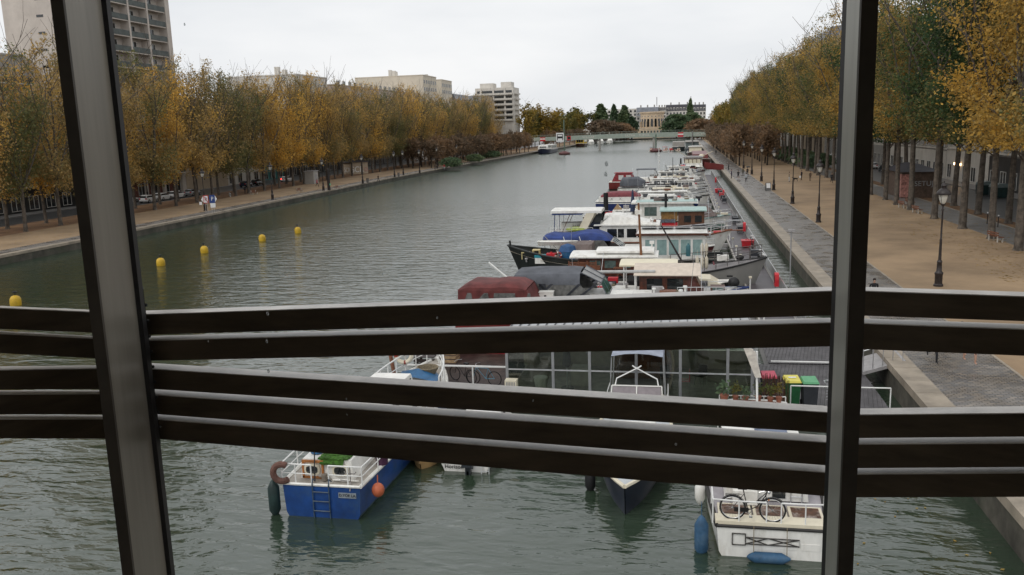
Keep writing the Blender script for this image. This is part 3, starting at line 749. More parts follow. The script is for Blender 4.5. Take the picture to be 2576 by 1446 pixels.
def block(name, label, x, y0, y1, depth, h, wall, floors=(), fh=3.0, first=4.0, bay=3.0, w=1.2, wh=1.7, face=1, z=1.0, roof=None, base=None, balc=False, cat='building', bands=False, chim=0):
    """street block whose main face looks towards +X (face=1) or -X (face=-1)"""
    cy = (y0 + y1) / 2; L = y1 - y0
    t = thing(name, label, cat, (x, cy, z), 0 if face > 0 else pi)
    MB().b2(-depth, 0, -L / 2, L / 2, -1, h).build('wall', wall, t)
    n = max(1, int(L // bay)); s = L / n
    for f in floors:
        for i in range(n):
            yy = -L / 2 + s * (i + .5)
            window(t, (.01, yy, first + f * fh + wh / 2 + .3), w, wh, curtain=rb.choice((0, 0, .6, 1.0, 1.6)))
    if base:
        MB().b2(.0, .12, -L / 2 + .05, L / 2 - .05, 0, first - .4).build('ground_floor', base, t)
        for i in range(max(1, int(L // 4))):
            yy = -L / 2 + L / max(1, int(L // 4)) * (i + .5)
            window(t, (.13, yy, 1.6), 2.2, 2.3)
    if balc:
        for f in floors:
            MB().b2(.0, 1.3, -L / 2 + .3, L / 2 - .3, first + f * fh - .2, first + f * fh).b2(1.2, 1.28, -L / 2 + .3, L / 2 - .3, first + f * fh + .001, first + f * fh + 1.0, m=1).build('balcony', [OFFW, RAILD], t)
    if bands:
        for f in floors: MB().b2(.0, .14, -L / 2, L / 2, first + f * fh - .15, first + f * fh + .05).build('string_course', OFFW, t)
    if roof == 'mansard':
        MB().prism([(-depth, 0), (.15, 0), (-1.1, 2.8), (-depth / 2, 3.6), (-depth, 3.2)], -L / 2, L / 2, 'y').build('roof', ZINC, t).location.z = h + .002
    elif roof == 'pitch':
        MB().prism([(-depth - .3, 0), (.4, 0), (-depth / 2, depth * .28)], -L / 2 - .2, L / 2 + .2, 'y').build('roof', SLATE, t).location.z = h + .002
    else:
        MB().b2(-depth - .1, .12, -L / 2 - .1, L / 2 + .1, h + .002, h + .35).build('parapet', wall if roof is None else roof, t)
    for i in range(chim):
        MB().box((-depth * rb.uniform(.3, .7), -L / 2 + L * (i + .5) / chim, h + 1.6), (1.2, 1.6, 2.6)).build('chimney', OFFW, t)
    return t

# the tower with green balcony fronts
def onx(u, v, X):
    d = _ray(u, v); k = X / d.x; return EYE + d * k
TX = -106.5; FH = 3.0
cols = [onx(u, 80, TX).y for u in (278, 327, 374, 420)]
ye = onx(432, 100, TX).y; yb = onx(205, 80, TX).y; bayw = (cols[3] - cols[0]) / 3
xl = aty(10, 60, yb).x
z_ref = onx(350, 58.5, TX).z        # underside of one balcony row
tw = thing('tower_block', 'tall pale concrete tower with rows of dark green balconies', 'tower block', (TX - 6, (yb + ye) / 2, 1))
cy = (yb + ye) / 2; ox = TX - 6
MB().b2(xl - ox, TX - 1.7 - ox, yb - cy, ye - cy, 0, 66).build('wall', CONC, tw)
fz = [z_ref - 1 + k * FH for k in range(-9, 11)]
fins = sorted([cols[0] - bayw * k for k in range(1, 9) if cols[0] - bayw * k > yb] + cols[:3])
fn = MB()
for yy in fins: fn.b2(TX - 1.7 - ox, TX + .15 - ox, yy - .25 - cy, yy + .25 - cy, 0, 66)
fn.build('dividing_fin', CONC, tw)
MB().b2(TX - 1.7 - ox, TX + .1 - ox, cols[3] - cy, ye - cy, 0, 66).build('end_wall', CONC, tw)
MB().b2(TX - 1.7 - ox, TX + .1 - ox, yb - cy, yb + .35 - cy, 0, 66).build('end_wall', CONC, tw)
spans = [yb + .35] + fins + [cols[3]]
nb = 0
for z in fz:
    if z < 22: continue
    if z > 50: continue
    for a, b in zip(spans, spans[1:]):
        if b - a < 1.5: continue
        a_, b_ = a + .26 - cy, b - .26 - cy
        MB().b2(TX - 1.69 - ox, TX + .02 - ox, a_, b_, z, z + .22).b2(TX - .06 - ox, TX + .08 - ox, a_, b_, z + .22, z + 1.25, m=1).build('balcony', [CONC, RAILD], tw)
        L = (b_ - a_)
        window(tw, (TX - 1.68 - ox, a_ + L * .36, z + 1.45), L * .62, 2.2, curtain=rb.choice((0, .5, .9, 1.5)))
        nb += 1
for k in range(16):          # landing windows in the blank gable
    p = aty(100, 40, yb)
    MB().b2(p.x - .7 - ox, p.x + .7 - ox, yb - .03 - cy, yb + .1 - cy, 10 + k * FH, 10.45 + k * FH).build('landing_window', DARKGLASS, tw)
block('apartment_block', 'low grey apartment wing at the foot of the tower', -118, 92, yb - 1, 14, 27, GREYB, range(0, 7), 3.0, 4.2, 3.4, 1.6, 1.8, balc=True)

# street fronts behind the left trees
XF = -107.5
block('apartment_block', 'grey apartment block with long balconies behind the near left trees', XF, 96, 140, 10, 20, GREYB, range(0, 5), 3.0, 4.4, 3.6, 1.8, 2.0, balc=True, base=DARKSH)
block('apartment_block', 'apartment block with dark garage doors behind the white cars', XF + .4, 140.5, 170, 12, 16.5, GREYB, range(0, 4), 3.0, 4.4, 3.6, 1.8, 2.0, balc=True, base=BRICK)
block('house', 'plain beige blank sided house behind the parking sign', XF + 1.2, 170.5, 188, 12, 17.5, BEIGE, (2, 3), 3.2, 4.4, 6, 1.0, 1.6, roof='pitch')
hb = block('house', 'red brick house with white painted ground floor on the left street', XF + .6, 188.5, 205, 12, 15, BRICK, range(0, 3), 3.2, 5.0, 3.2, 1.1, 1.8, base=OFFW, bands=True, roof='pitch')
block('house', 'beige house over a teal shop front on the left street', XF + .9, 205.5, 218, 12, 18, BEIGE, range(0, 4), 3.2, 5.0, 3.4, 1.2, 2.0, base=TEALW, bands=True, roof='mansard')
block('apartment_block', 'pale block with long dark glazed ground floor on the left street', XF + .5, 219, 262, 12, 17, OFFW, range(0, 4), 3.2, 5.0, 3.6, 1.3, 2.1, base=DARKSH)
block('apartment_block', 'pale rendered block behind the graffiti kiosk trees', XF + .2, 263, 330, 14, 20.5, OFFW, range(0, 5), 3.0, 5.0, 3.6, 1.4, 1.7, base=DARKSH, roof='mansard')
p0 = aty(740, 200, 236)
block('penthouse_block', 'white flat roofed block rising above the left trees, nearest of the white ones', -109, 236, 258, 22, 28.6, OFFW, range(5, 8), 3.0, 4.0, 3.2, 1.8, 1.5, chim=2)
block('apartment_block', 'long pinkish apartment block with a flat roof above the left trees', -108, 262, 352, 16, 26.8, mat('pink_render', (.46, .38, .32), .85, var=.06, scale=.3, dirt=(.3, .25, .2)), (6, 7), 3.2, 4.2, 5.0, 2.2, 1.4)
block('penthouse_block', 'cream penthouse block stepped above the long pinkish roof', -106, 352, 372, 30, 34.5, mat('cream_render', (.62, .56, .46), .8, var=.05, scale=.3), (8, 9), 3.0, 4.0, 3.0, 2.0, 1.5, chim=4)
block('penthouse_block', 'second cream penthouse block stepped behind the first one', -107, 384, 402, 20, 34.2, mat('cream_render', (.62, .56, .46), .8), (8, 9), 3.0, 4.0, 3.0, 2.0, 1.5, chim=4)
block('apartment_block', 'grey slate roofed block between the cream penthouses and balcony block', -106, 404, 470, 16, 26, GREYB, (5, 6), 3.2, 4.2, 4.0, 1.6, 1.6, roof='mansard', chim=3)
# white block with strip balconies facing the viewer
Yb = 500
a, b = aty(1195, 220, Yb), aty(1291, 218, Yb)
bt = thing('balcony_block', 'white apartment block with five rows of strip balconies above the left bank', 'building', ((a.x + b.x) / 2, Yb, 1))
W2 = (b.x - a.x) / 2; ht = a.z - 1 - .6
MB().b2(-W2, W2, 0, 18, -1, ht).build('wall', OFFW, bt)
for f in range(6):
    zz = ht - 3.2 - f * 3.0
    MB().b2(-W2 * .9, W2 * .92, -.1, .05, zz + .15, zz + 1.55).build('window_strip', DARKGLASS, bt)
    MB().b2(-W2, W2 * .95, -1.4, 0, zz - 1.0, zz - .05).build('balcony', OFFW, bt)
    MB().b2(W2, W2 + 1.5, 3, 14, zz - .9, zz).build('balcony', OFFW, bt)
for xx in (-.7, -.05, .55): MB().b2(W2 * xx - .5, W2 * xx + .5, -.5, -.101, 0, ht - .2).build('pier', OFFW, bt)
MB().b2(-W2 * .8, -W2 * .1, 3, 12, ht + .002, ht + 2.8).build('roof_hut', OFFW, bt)
MB().b2(W2 * .3, W2 * .85, 3, 12, ht + .002, ht + 3.2).build('roof_hut', OFFW, bt)
block('house', 'small flat beige house in front of the white balcony block', aty(1215, 240, 470).x + 1, 462, 492, 20, aty(1215, 240, 470).z - 1.5, BEIGE, (), roof=None)

# right street
XR = 45
def rblock(*a, **k): return block(*a, face=-1, z=RZ, **k)
rblock('apartment_block', 'pale apartment block at the near end of the right street', XR, 62, 100, 12, 21, OFFW, range(0, 5), 3.1, 5.0, 3.4, 1.3, 1.9, base=DARKSH, bands=True)
rblock('house', 'beige house with wide dark doorway behind the dark bins on right street', XR, 101, 122, 12, 17, BEIGE, range(0, 4), 3.1, 5.0, 3.6, 1.4, 1.8, base=GREYB, bands=True)
rblock('house', 'grey house with dark shop window beside the cafe', XR, 122.5, 139, 12, 22, GREYB, range(0, 5), 3.1, 5.2, 3.4, 1.3, 1.9, base=DARKSH, bands=True)
cafe = rblock('cafe_building', 'cream cafe front with two lit wall lamps on the right street', XR, 139.5, 160, 12, 19, OFFW, range(0, 4), 3.2, 5.4, 3.0, 1.3, 2.1, base=OFFW, bands=True)
for yy in (-5, -2.2):
    MB().ell((.3, yy, 2.9), (.16, .16, .2), 8, 6).build('wall_lamp', emit_mat('lit_lamp', (1, .62, .3), 9), cafe)
rblock('apartment_block', 'grey apartment block behind the graffiti wall kiosk', XR, 160.5, 205, 12, 20, GREYB, range(0, 5), 3.1, 5.2, 3.4, 1.3, 1.9, base=OFFW, bands=True)
rblock('apartment_block', 'pale apartment block further along the right street', XR, 206, 290, 12, 24, OFFW, range(0, 6), 3.1, 5.0, 4.2, 1.3, 1.9, base=GREYB)
rblock('apartment_block', 'tall block whose roof edge shows over the right trees', XR, 292, 345, 14, 36.5, BEIGE, range(7, 11), 3.0, 5.0, 4.2, 1.4, 1.7, roof='mansard')
rblock('apartment_block', 'long block at the far end of the right street', XR, 346, 520, 14, 22, OFFW, range(0, 3), 3.0, 5.0, 6.0, 1.4, 1.7)

# ------------------------------------------------------------------ the rotunda and the fronts behind it
Yr = 765
l, r_, tp, bs = aty(1610, 330, Yr), aty(1670, 330, Yr), aty(1640, 280.5, Yr).z, aty(1640, 333, Yr).z
rad = (r_.x - l.x) / 2; cx = (l.x + r_.x) / 2
rot = thing('rotunda', 'round limestone rotunda with a ring of arches at the head of the basin', 'rotunda', (cx, Yr + rad, 1.0))
z1 = aty(1640, 322, Yr).z - 1; zt = tp - 1
MB().lathe([(rad, z1), (rad, zt - 1.6), (rad + .5, zt - 1.6), (rad + .7, zt - .8), (rad + .7, zt - .1), (rad * .96, zt)], 40).build('drum', LIME, rot)
na = 20
for k in range(na):
    an = -pi / 2 + 2 * pi * (k + .0) / na
    if sin(an) > .25: continue
    px_, py_ = (rad + .02) * cos(an), (rad + .02) * sin(an)
    window(rot, (px_, py_, z1 + (zt - z1) * .33), 2.0, (zt - z1) * .5, rz=an, arch=True)
    window(rot, (px_, py_, z1 + (zt - z1) * .72), .9, .9, rz=an)
    for s in (-1, 1):
        a2 = an + s * pi / na * .8
        MB().lathe([(.35, 0), (.28, .3), (.26, (zt - z1) * .36), (.36, (zt - z1) * .40)], 8, ((rad + .45) * cos(a2), (rad + .45) * sin(a2), z1 + .05)).build('column', LIME, rot)
wl_, wr_ = aty(1594, 325, Yr), aty(1687, 325, Yr)
MB().b2(wl_.x - cx, wr_.x - cx, -rad - 3, rad, -1, z1 - .4).build('base_block', LIME, rot)
MB().b2(wl_.x - cx + 5.5, wr_.x - cx - 5.5, -rad - 6, -rad - 2.9, -1, z1 - .8).build('portico', LIME, rot)
MB().prism([(-8.6, z1 - .8), (8.6, z1 - .8), (0, z1 + 1.3)], -rad - 6.2, -rad - 2.8, 'y').build('pediment', LIME, rot)
for k in range(7): MB().b2(-9.2 + k * 2.7, -7.6 + k * 2.7, -rad - 6.1, -rad - 5.8, .5, z1 - 2.0).build('window', DARKGLASS, rot)
def front(name, label, u0, u1, vt, Y, wall, n, rows, roof, arch=False, depth=14, rh=4.5):
    a, b = aty(u0, vt, Y), aty(u1, vt, Y); h = (a.z + b.z) / 2 - 1 - (rh if roof else 0)
    t = thing(name, label, 'building', ((a.x + b.x) / 2, Y, 1)); W = (b.x - a.x) / 2
    MB().b2(-W, W, 0, depth, -1, h).build('wall', wall, t)
    if roof:
        MB().prism([(-.3, 0), (1.2, rh - .6), (depth / 2, rh), (depth, 0)], -W, W, 'x').build('roof', roof, t).location.z = h + .002
        for k in range(n):
            window(t, (-W + 2 * W * (k + .5) / n, -.05, h + 1.6), 1.5, 2.2, rz=-pi / 2)
            dm = MB().b2(-.95, .95, -.04, 1.4, 0, 2.9).build('dormer', OFFW, t); dm.location = (-W + 2 * W * (k + .5) / n, .02, h + .2)
        for k in range(3): MB().box((-W + 2 * W * (k + .6) / 3.2, depth * .5, h + rh + .8), (1.2, 2.4, 2.6)).build('chimney', GREYB, t)
    for f in range(rows):
        for k in range(n):
            window(t, (-W + 2 * W * (k + .5) / n, -.01, h - 2.4 - f * 3.4), min(2.0, W / n * 1.1), 2.3, rz=-pi / 2, arch=arch and f == 0)
    return t
front('apartment_block', 'white arched block at the far left behind the poplars', 1527, 1603, 274, 850, OFFW, 7, 4, None, True)
front('apartment_block', 'slate roofed block just behind the rotunda', 1601, 1656, 269, 830, GREYB, 6, 3, ZINC, rh=8)
front('apartment_block', 'white bow fronted block between the slate roofs', 1654, 1676, 269, 835, OFFW, 3, 6, SLATE, rh=3)
front('apartment_block', 'long white block under a dark mansard behind the willows', 1675, 1742, 262, 842, OFFW, 8, 6, SLATE, rh=6)
front('apartment_block', 'white block at the right end under a dark mansard', 1743, 1776, 262, 838, OFFW, 4, 6, SLATE, rh=6)
for i, (u, v0, v1) in enumerate(((1652, 265, 242), (1738, 262, 240))):
    a = aty(u, v0, 845); b = aty(u, v1, 845)
    tag(MB().tube([(0, 0, 0), (0, 0, b.z - a.z)], .35, 5).build('roof_mast', GREYD, None, loc=(a.x, a.y + 6, a.z - .5)), ['thin mast on the roof left of the bow front', 'thin mast on the long dark mansard roof'][i], 'mast')

# ------------------------------------------------------------------ footbridge
BGREEN = mat('bridge_green', (.31, .36, .31), .55, var=.08, scale=.8, dirt=(.36, .36, .32), dirt_amt=.4)
Yg = 452
fb = thing('footbridge', 'long low green steel footbridge across the far basin with graffiti', 'footbridge', (-26, Yg, 0))
pts = []
for u, vt, vb in ((1278, 349, 357), (1400, 343.5, 353.5), (1500, 338.5, 350), (1600, 334.5, 346), (1700, 332, 344), (1790, 331.5, 342.5)):
    a, b = aty(u, vt, Yg), aty(u, vb, Yg); pts.append((a.x + 26, a.z, b.z))
g = MB(); g.loft([[(x, 0, zb), (x, 0, zt), (x, 3.2, zt), (x, 3.2, zb)] for x, zt, zb in pts], closed=True); g.build('deck_girder', BGREEN, fb)
rl = MB(); rl.tube([(x, -.05, zt + 1.0) for x, zt, zb in pts], .06, 5); rl.tube([(x, -.05, zt + .5) for x, zt, zb in pts], .03, 4)
for i in range(60):
    x = pts[0][0] + (pts[-1][0] - pts[0][0]) * i / 59
    zt = np.interp(x, [p[0] for p in pts], [p[1] for p in pts]); rl.tube([(x, -.05, zt - .1), (x, -.05, zt + 1.0)], .035, 4)
rl.build('handrail', BGREEN, fb)
for x in (pts[0][0] + 6, pts[-1][0] - 10, -16, 12):
    zb = np.interp(x, [p[0] for p in pts], [p[2] for p in pts]); MB().b2(x - .5, x + .5, .6, 2.6, -1.5, zb).build('pier', GREYB, fb)
def ong(u): return aty(u, 340, Yg).x + 26
def zg(x, k): return np.interp(x, [p[0] for p in pts], [p[1] * (1 - k) + p[2] * k for p in pts])
for u in (1365, 1712):
    x = ong(u); MB().b2(x - 1.4, x + 1.4, -.12, -.02, zg(x, .9) - .3, zg(x, .05)).b2(x - 1.4, x + 1.4, -.13, -.121, zg(x, .62), zg(x, .32), m=1).build('no_entry_panel', [RED, WHITE], fb)
x = ong(1431); MB().b2(x - 1.0, x + 1.0, -.14, -.02, zg(x, .9) - .2, zg(x, .0)).b2(x - .7, x + .7, -.152, -.142, zg(x, .75), zg(x, .15), m=1).build('navigation_panel', [RED, BLACK], fb)
for u, s in ((1310, 'TRFG'), (1335, 'COTZ'), (1480, 'WAGAR'), (1585, 'ULTRA'), (1620, 'TOMEK'), (1765, 'LES ARTS')):
    x = ong(u); text(s, 1.7, 'graffiti', OFFW, fb, (x, -.03, zg(x, .5)), (pi / 2, 0, 0), .01)
# ------------------------------------------------------------------ cars
TYRE = mat('tyre_rubber', (.012, .012, .012), .8, var=.2); RIM = mat('wheel_rim', (.4, .4, .41), .35, metal=.7, var=.1)
TAIL = mat('tail_lamp', (.35, .01, .012), .2, var=.05); HEAD = mat('head_lamp', (.7, .7, .68), .1, var=.03)
def car(paint, label, x, y, rz, group, z=LZ, van=False, lit=False):
    t = thing('parked_car', label, 'car', (x, y, z), rz, group)
    # hatchback, nose towards +x; sections give a rounded body
    L = [(-2.0, .45, .80, .70), (-1.9, .32, .95, .80), (-1.2, .24, 1.0, .84), (0, .22, .98, .85), (1.0, .22, .96, .84), (1.75, .26, .82, .78), (2.0, .40, .66, .62)]
    b = MB()
    b.loft([[(x_, -w, z0), (x_, -w * 1.02, z0 + (z1 - z0) * .55), (x_, -w * .93, z1), (x_, w * .93, z1), (x_, w * 1.02, z0 + (z1 - z0) * .55), (x_, w, z0)] for x_, z0, z1, w in L], closed=True)
    up = 1.9 if van else 1.46
    R_ = [(-1.9, .96, .70), (-1.62, up - .06, .60), (-1.0, up, .62), (.15, up - .03, .62), (1.05, .99, .70)] if not van else [(-1.95, .94, .76), (-1.85, up - .04, .7), (-.8, up, .7), (.6, up - .05, .68), (1.3, .98, .72)]
    rf = MB()
    rf.loft([[(x_, -w, max(.9, z1 - .16)), (x_, -w * .9, z1), (x_, w * .9, z1), (x_, w, max(.9, z1 - .16))] for x_, z1, w in R_], closed=True)
    b.build('body', paint, t, True); rf.build('roof', paint, t, True)
    for s in (-1, 1):
        q = [(-1.55, up - .18), (-.15, up - .16), (-.15, .98), (-1.72, .98)]; MB().prism(q, s * .70, s * .745, 'y').build('side_window', DARKGLASS, t)
        q = [(-.07, up - .16), (.32, up - .2), (.95, .99), (-.07, .98)]; MB().prism(q, s * .70, s * .745, 'y').build('side_window', DARKGLASS, t)
        for xx in (-1.28, 1.25):
            w = MB(); w.prism([(xx + .33 * cos(a), .33 + .33 * sin(a)) for a in [2 * pi * k / 14 for k in range(14)]], s * .66, s * .87, 'y').build('wheel', TYRE, t)
            wh = [c for c in t.children][-1]
            MB().prism([(xx + .19 * cos(a), .33 + .19 * sin(a)) for a in [2 * pi * k / 10 for k in range(10)]], s * .86, s * .88, 'y').build('rim', RIM, wh)
        MB().b2(1.86, 2.0, s * .4, s * .66, .60, .76).build('headlight', HEAD, t)
        MB().b2(-2.03, -1.9, s * .5, s * .76, .68, .92).build('tail_light', emit_mat('lit_brake_lamp', (1, .05, .04), 2.5) if lit else TAIL, t)
    MB().slab([(.2, -.55, up - .1), (.2, .55, up - .1), (1.06, .62, 1.03), (1.06, -.62, 1.03)], .03).build('windscreen', DARKGLASS, t)
    MB().slab([(-1.72, -.52, up - .14), (-1.72, .52, up - .14), (-1.98, .6, 1.02), (-1.98, -.6, 1.02)], .03).build('rear_window', DARKGLASS, t)
    return t
CW = mat('car_white', (.72, .72, .71), .25, var=.03, coat=.6); CS = mat('car_silver', (.34, .35, .37), .25, metal=.5, var=.05, coat=.6); CK = mat('car_black', (.012, .013, .016), .2, var=.1, coat=.6); CB = mat('car_dark_blue', (.02, .03, .055), .2, var=.1, coat=.6)
for (u, v, pm, lab, lit) in ((376, 509, CW, 'white hatchback, nearest of the parked row by the left block', False), (411, 503, CW, 'white hatchback, second in the parked row by the left block', False), (446, 498, CW, 'white hatchback, third in the parked row with dark rear window', False), (486, 492, CS, 'silver grey estate car, last in the parked row by the blank house', False),
        (621, 470, CB, 'dark blue car parked before the white ground floor', False), (648, 466, CK, 'black car parked before the teal shop front', False), (722, 457, CW, 'white car with red brake lights lit on the left street', True)):
    p = onz(u, v, LZ); car(pm, lab, p.x, p.y, R(92), 'cars on the left street', lit=lit)
p = onz(345, 509, LZ); car(CW, 'white car mostly hidden behind trunks at the near end of the row', p.x - 1, p.y - 1, R(92), 'cars on the left street')
for i, (y, pm) in enumerate(((176, CS), (186, CB), (198, CW), (214, CK), (232, CS), (250, CW))):
    car(pm, ['silver car parked past the cafe on the right street', 'dark blue car seen between the right trunks', 'white car seen beyond the graffiti kiosk', 'black car seen far along the right street', 'silver car furthest but one on the right street', 'white car furthest away on the right street'][i], 40.6, y, R(90), 'cars on the right street', z=RZ - .01)
# dark recycling containers on the right street
for i, (u, v) in enumerate(((2478, 490), (2512, 497))):
    p = onz(u, v, RZ); t = thing('street_container', ['dark green street container with domed lid, left of the pair', 'dark green street container with domed lid, right of the pair'][i], 'container', (p.x, p.y, RZ - .01), .1)
    MB().box((0, 0, .75), (1.7, 1.9, 1.3), taper=1.06).build('body', mat('container_green', (.012, .03, .03), .35, var=.2), t)
    MB().prism([(-.95, 1.41), (.95, 1.41), (.8, 1.75), (.35, 1.9), (-.35, 1.9), (-.8, 1.75)], -.98, .98, 'y').build('lid', mat('container_lid', (.12, .15, .15), .3, var=.1), t)
# ------------------------------------------------------------------ kiosks
GRAFW = mat('graffiti_white', (.78, .78, .76), .6, var=.06); GRAFR = mat('graffiti_pink', (.42, .16, .16), .6, var=.2)
def kiosk(label, x, y, z, w, d, h, wall, words, rz=0, roof=SLATE):
    t = thing('kiosk', label, 'kiosk', (x, y, z), rz)
    MB().b2(-d / 2, d / 2, -w / 2, w / 2, 0, h).build('wall', wall, t)
    rf = MB(); rf.hexa([(-d / 2 - .4, -w / 2 - .4, h + .002), (d / 2 + .4, -w / 2 - .4, h + .002), (d / 2 + .4, w / 2 + .4, h + .002), (-d / 2 - .4, w / 2 + .4, h + .002), (-.3, -w / 2 + 1.4, h + .95), (.3, -w / 2 + 1.4, h + .95), (.3, w / 2 - 1.4, h + .95), (-.3, w / 2 - 1.4, h + .95)]); rf.build('roof', roof, t)
    for (s, size, mm, p, rot) in words: text(s, size, 'graffiti', mm, t, p, rot, .01)
    return t
p = onz(905, 437, LZ)
kiosk('small stone kiosk with big white graffiti letters on the left quay', p.x - 1.5, p.y + 1, LZ, 5.6, 4.2, 3.3, BEIGE, [('SCR', 2.3, GRAFW, (2.14, -.7, 1.25), (pi / 2, 0, pi / 2)), ('D', 1.6, GRAFR, (2.14, 2.1, 1.1), (pi / 2, 0, pi / 2)), ('SCR', 1.9, GRAFW, (0, -2.83, 1.15), (pi / 2, 0, 0))], R(-38))
p = onz(2318, 492, RZ)
kk = kiosk('low brick kiosk with pale graffiti and pink end panel on the right', 31.6, 128.5, RZ, 9.0, 4.6, 3.5, mat('kiosk_brown', (.10, .068, .05), .85, var=.2), [('LSETUJ', .95, mat('graffiti_grey', (.30, .31, .31), .7, var=.2), (.3, -4.53, 1.9), (pi / 2, 0, 0))], 0)
MB().b2(-2.34, -1.35, -4.56, -4.51, .1, 3.2).b2(-2.33, -2.301, -4.5, -1.5, .1, 3.2).build('painted_panel', mat('pink_poster', (.42, .20, .17), .7, var=.35, scale=3), kk)
p = onz(785, 462, LZ); t = thing('service_cabinet', 'grey service cabinet standing among the left trees', 'cabinet', (p.x, p.y, LZ))
MB().b2(-1.1, 1.1, -1.3, 1.3, 0, 2.9).build('body', GREYB, t); MB().b2(-1.25, 1.25, -1.45, 1.45, 2.902, 3.1).build('cap', GREYD, t); MB().b2(1.1, 1.14, -.6, .4, .1, 2.2).build('door', GREYD, t)
# ------------------------------------------------------------------ signs
SB = mat('sign_blue', (.02, .05, .20), .4, var=.04); SW = mat('sign_white', (.75, .75, .75), .4, var=.03)
def plate(t, name, poly, m, y=0, th=.04): return MB().prism(poly, y - th, y, 'y').build(name, m, t)
p = onz(537, 535, LZ)
t = thing('mooring_sign', 'blue P sign with white side arrow above a small white plate', 'sign', (p.x, p.y, LZ), R(24)); t.scale = (.74, .74, .86)
for s in (-.22, .22): MB().tube([(s, .02, 0), (s, .02, 2.7)], .04, 6).build('post', STEEL, t)
pl = plate(t, 'panel', [(-.55, 1.75), (.55, 1.75), (.55, 3.2), (-.55, 3.2)], SB); text('P', 1.0, 'letter', SW, pl, (0, -.045, 2.48), (pi / 2, 0, 0))
plate(t, 'arrow', [(.56, 1.9), (.95, 2.48), (.56, 3.1)], SW); plate(t, 'lower_plate', [(-.45, .95), (.55, .95), (.55, 1.72), (-.45, 1.72)], SW)
p = onz(521, 534, LZ)
t = thing('no_mooring_sign', 'white red-bordered crossed R sign with a white left arrow', 'sign', (p.x, p.y, LZ), R(24)); t.scale = (.74, .74, .86)
for s in (-.2, .2): MB().tube([(s, .02, 0), (s, .02, 2.4)], .04, 6).build('post', STEEL, t)
pl = plate(t, 'panel', [(-.5, 1.65), (.5, 1.65), (.5, 3.05), (-.5, 3.05)], RED)
plate(t, 'white_field', [(-.4, 1.75), (.4, 1.75), (.4, 2.95), (-.4, 2.95)], SW, -.043, .006); text('R', .95, 'letter', BLACK, t, (0, -.053, 2.35), (pi / 2, 0, 0))
plate(t, 'cross_bar', [(-.4, 2.85), (-.3, 2.95), (.4, 1.85), (.3, 1.75)], RED, -.060, .006); plate(t, 'arrow', [(-.51, 1.8), (-.95, 2.35), (-.51, 2.95)], SW)
plate(t, 'side_plate', [(-1.35, 1.4), (-.85, 1.4), (-.85, 1.95), (-1.35, 1.95)], SW)
p = onz(1072, 420, LZ)
t = thing('round_sign', 'tall white oval double sign among the left chestnuts', 'sign', (p.x, p.y, LZ)); MB().tube([(0, 0, 0), (0, 0, 3)], .06, 6).build('post', STEEL, t)
MB().prism([(1.2 * cos(a), 4.2 + 2.0 * sin(a)) for a in [2 * pi * k / 18 for k in range(18)]], -.05, 0, 'y').build('panel', SW, t)
p = onz(1932, 479, RZ)
t = thing('pavement_board', 'small A-shaped board with a white poster on the wet cobbles', 'board', (p.x, p.y, RZ), R(8))
for s in (-1, 1):
    MB().hexa([(-.42, s * .32, 0), (.42, s * .32, 0), (.42, s * .26, 0), (-.42, s * .26, 0), (-.42, s * .06, 1.25), (.42, s * .06, 1.25), (.42, s * .01, 1.25), (-.42, s * .01, 1.25)]).build('panel', mat('board_grey', (.12, .12, .12), .5), t)
MB().hexa([(-.3, -.275, .42), (.3, -.275, .42), (.3, -.26, .42), (-.3, -.26, .42), (-.3, -.115, 1.15), (.3, -.115, 1.15), (.3, -.1, 1.15), (-.3, -.1, 1.15)]).build('poster', SW, t)
# bus stop post, bollards, benches, litter bins
p = onz(2424, 533, RZ); t = thing('stop_post', 'slim post with a small white timetable on the right pavement', 'post', (p.x, p.y, RZ))
MB().tube([(0, 0, 0), (0, 0, 3.3)], .05, 6).build('pole', LAMPIRON, t); MB().b2(-.2, .2, -.09, -.04, 1.9, 2.8).build('timetable', SW, t); MB().box((0, 0, 3.3), (.75, .3, .22)).build('head', LAMPIRON, t)
t = None
def bollard(x, y, lab):
    t = thing('bollard', lab, 'bollard', (x, y, RZ), 0, 'bollards by the right street kerb')
    MB().lathe([(.06, 0), (.05, .1), (.045, 1.0), (.06, 1.05)], 8).build('post', LAMPIRON, t); MB().ell((0, 0, 1.12), (.075, .075, .08), 8, 6).build('ball_top', SW, t)
for i, (u, v) in enumerate(((2483, 563), (2510, 571), (2600, 600))): 
    p = onz(u, v, RZ); bollard(p.x, p.y, ['white topped bollard by the right kerb, left of the bicycles', 'white topped bollard by the right kerb, next to the bicycles', 'white topped bollard at the right picture edge'][i])
def bench(x, y, z, rz, lab, grp):
    t = thing('park_bench', lab, 'bench', (x, y, z), rz, grp)
    s = MB()
    for k in range(3): s.b2(-.9, .9, -.22 + k * .16, -.08 + k * .16, .43, .47)
    s.build('seat', TEAK, t)
    s = MB(); s.b2(-.9, .9, .26, .30, .55, .68).b2(-.9, .9, .28, .32, .74, .87); s.build('backrest', TEAK, t)
    for xx in (-.7, .7):
        f = MB(); f.b2(xx - .05, xx + .05, -.22, -.14, 0, .43).b2(xx - .05, xx + .05, .2, .28, 0, .88).b2(xx - .05, xx + .05, -.22, .28, .38, .425); f.build('leg', mat('bench_stone', (.42, .40, .36), .7), t)
for i, (u, v) in enumerate(((2505, 607), (2272, 523), (2308, 536), (2290, 517))):
    p = onz(u, v, RZ); bench(p.x, p.y, RZ, R(100), ['bench under the trees at the right picture edge', 'bench between trunks, left of the facing pair', 'bench between trunks, nearer of the facing pair', 'bench set behind the facing pair under the right trees'][i], 'benches on the right quay')
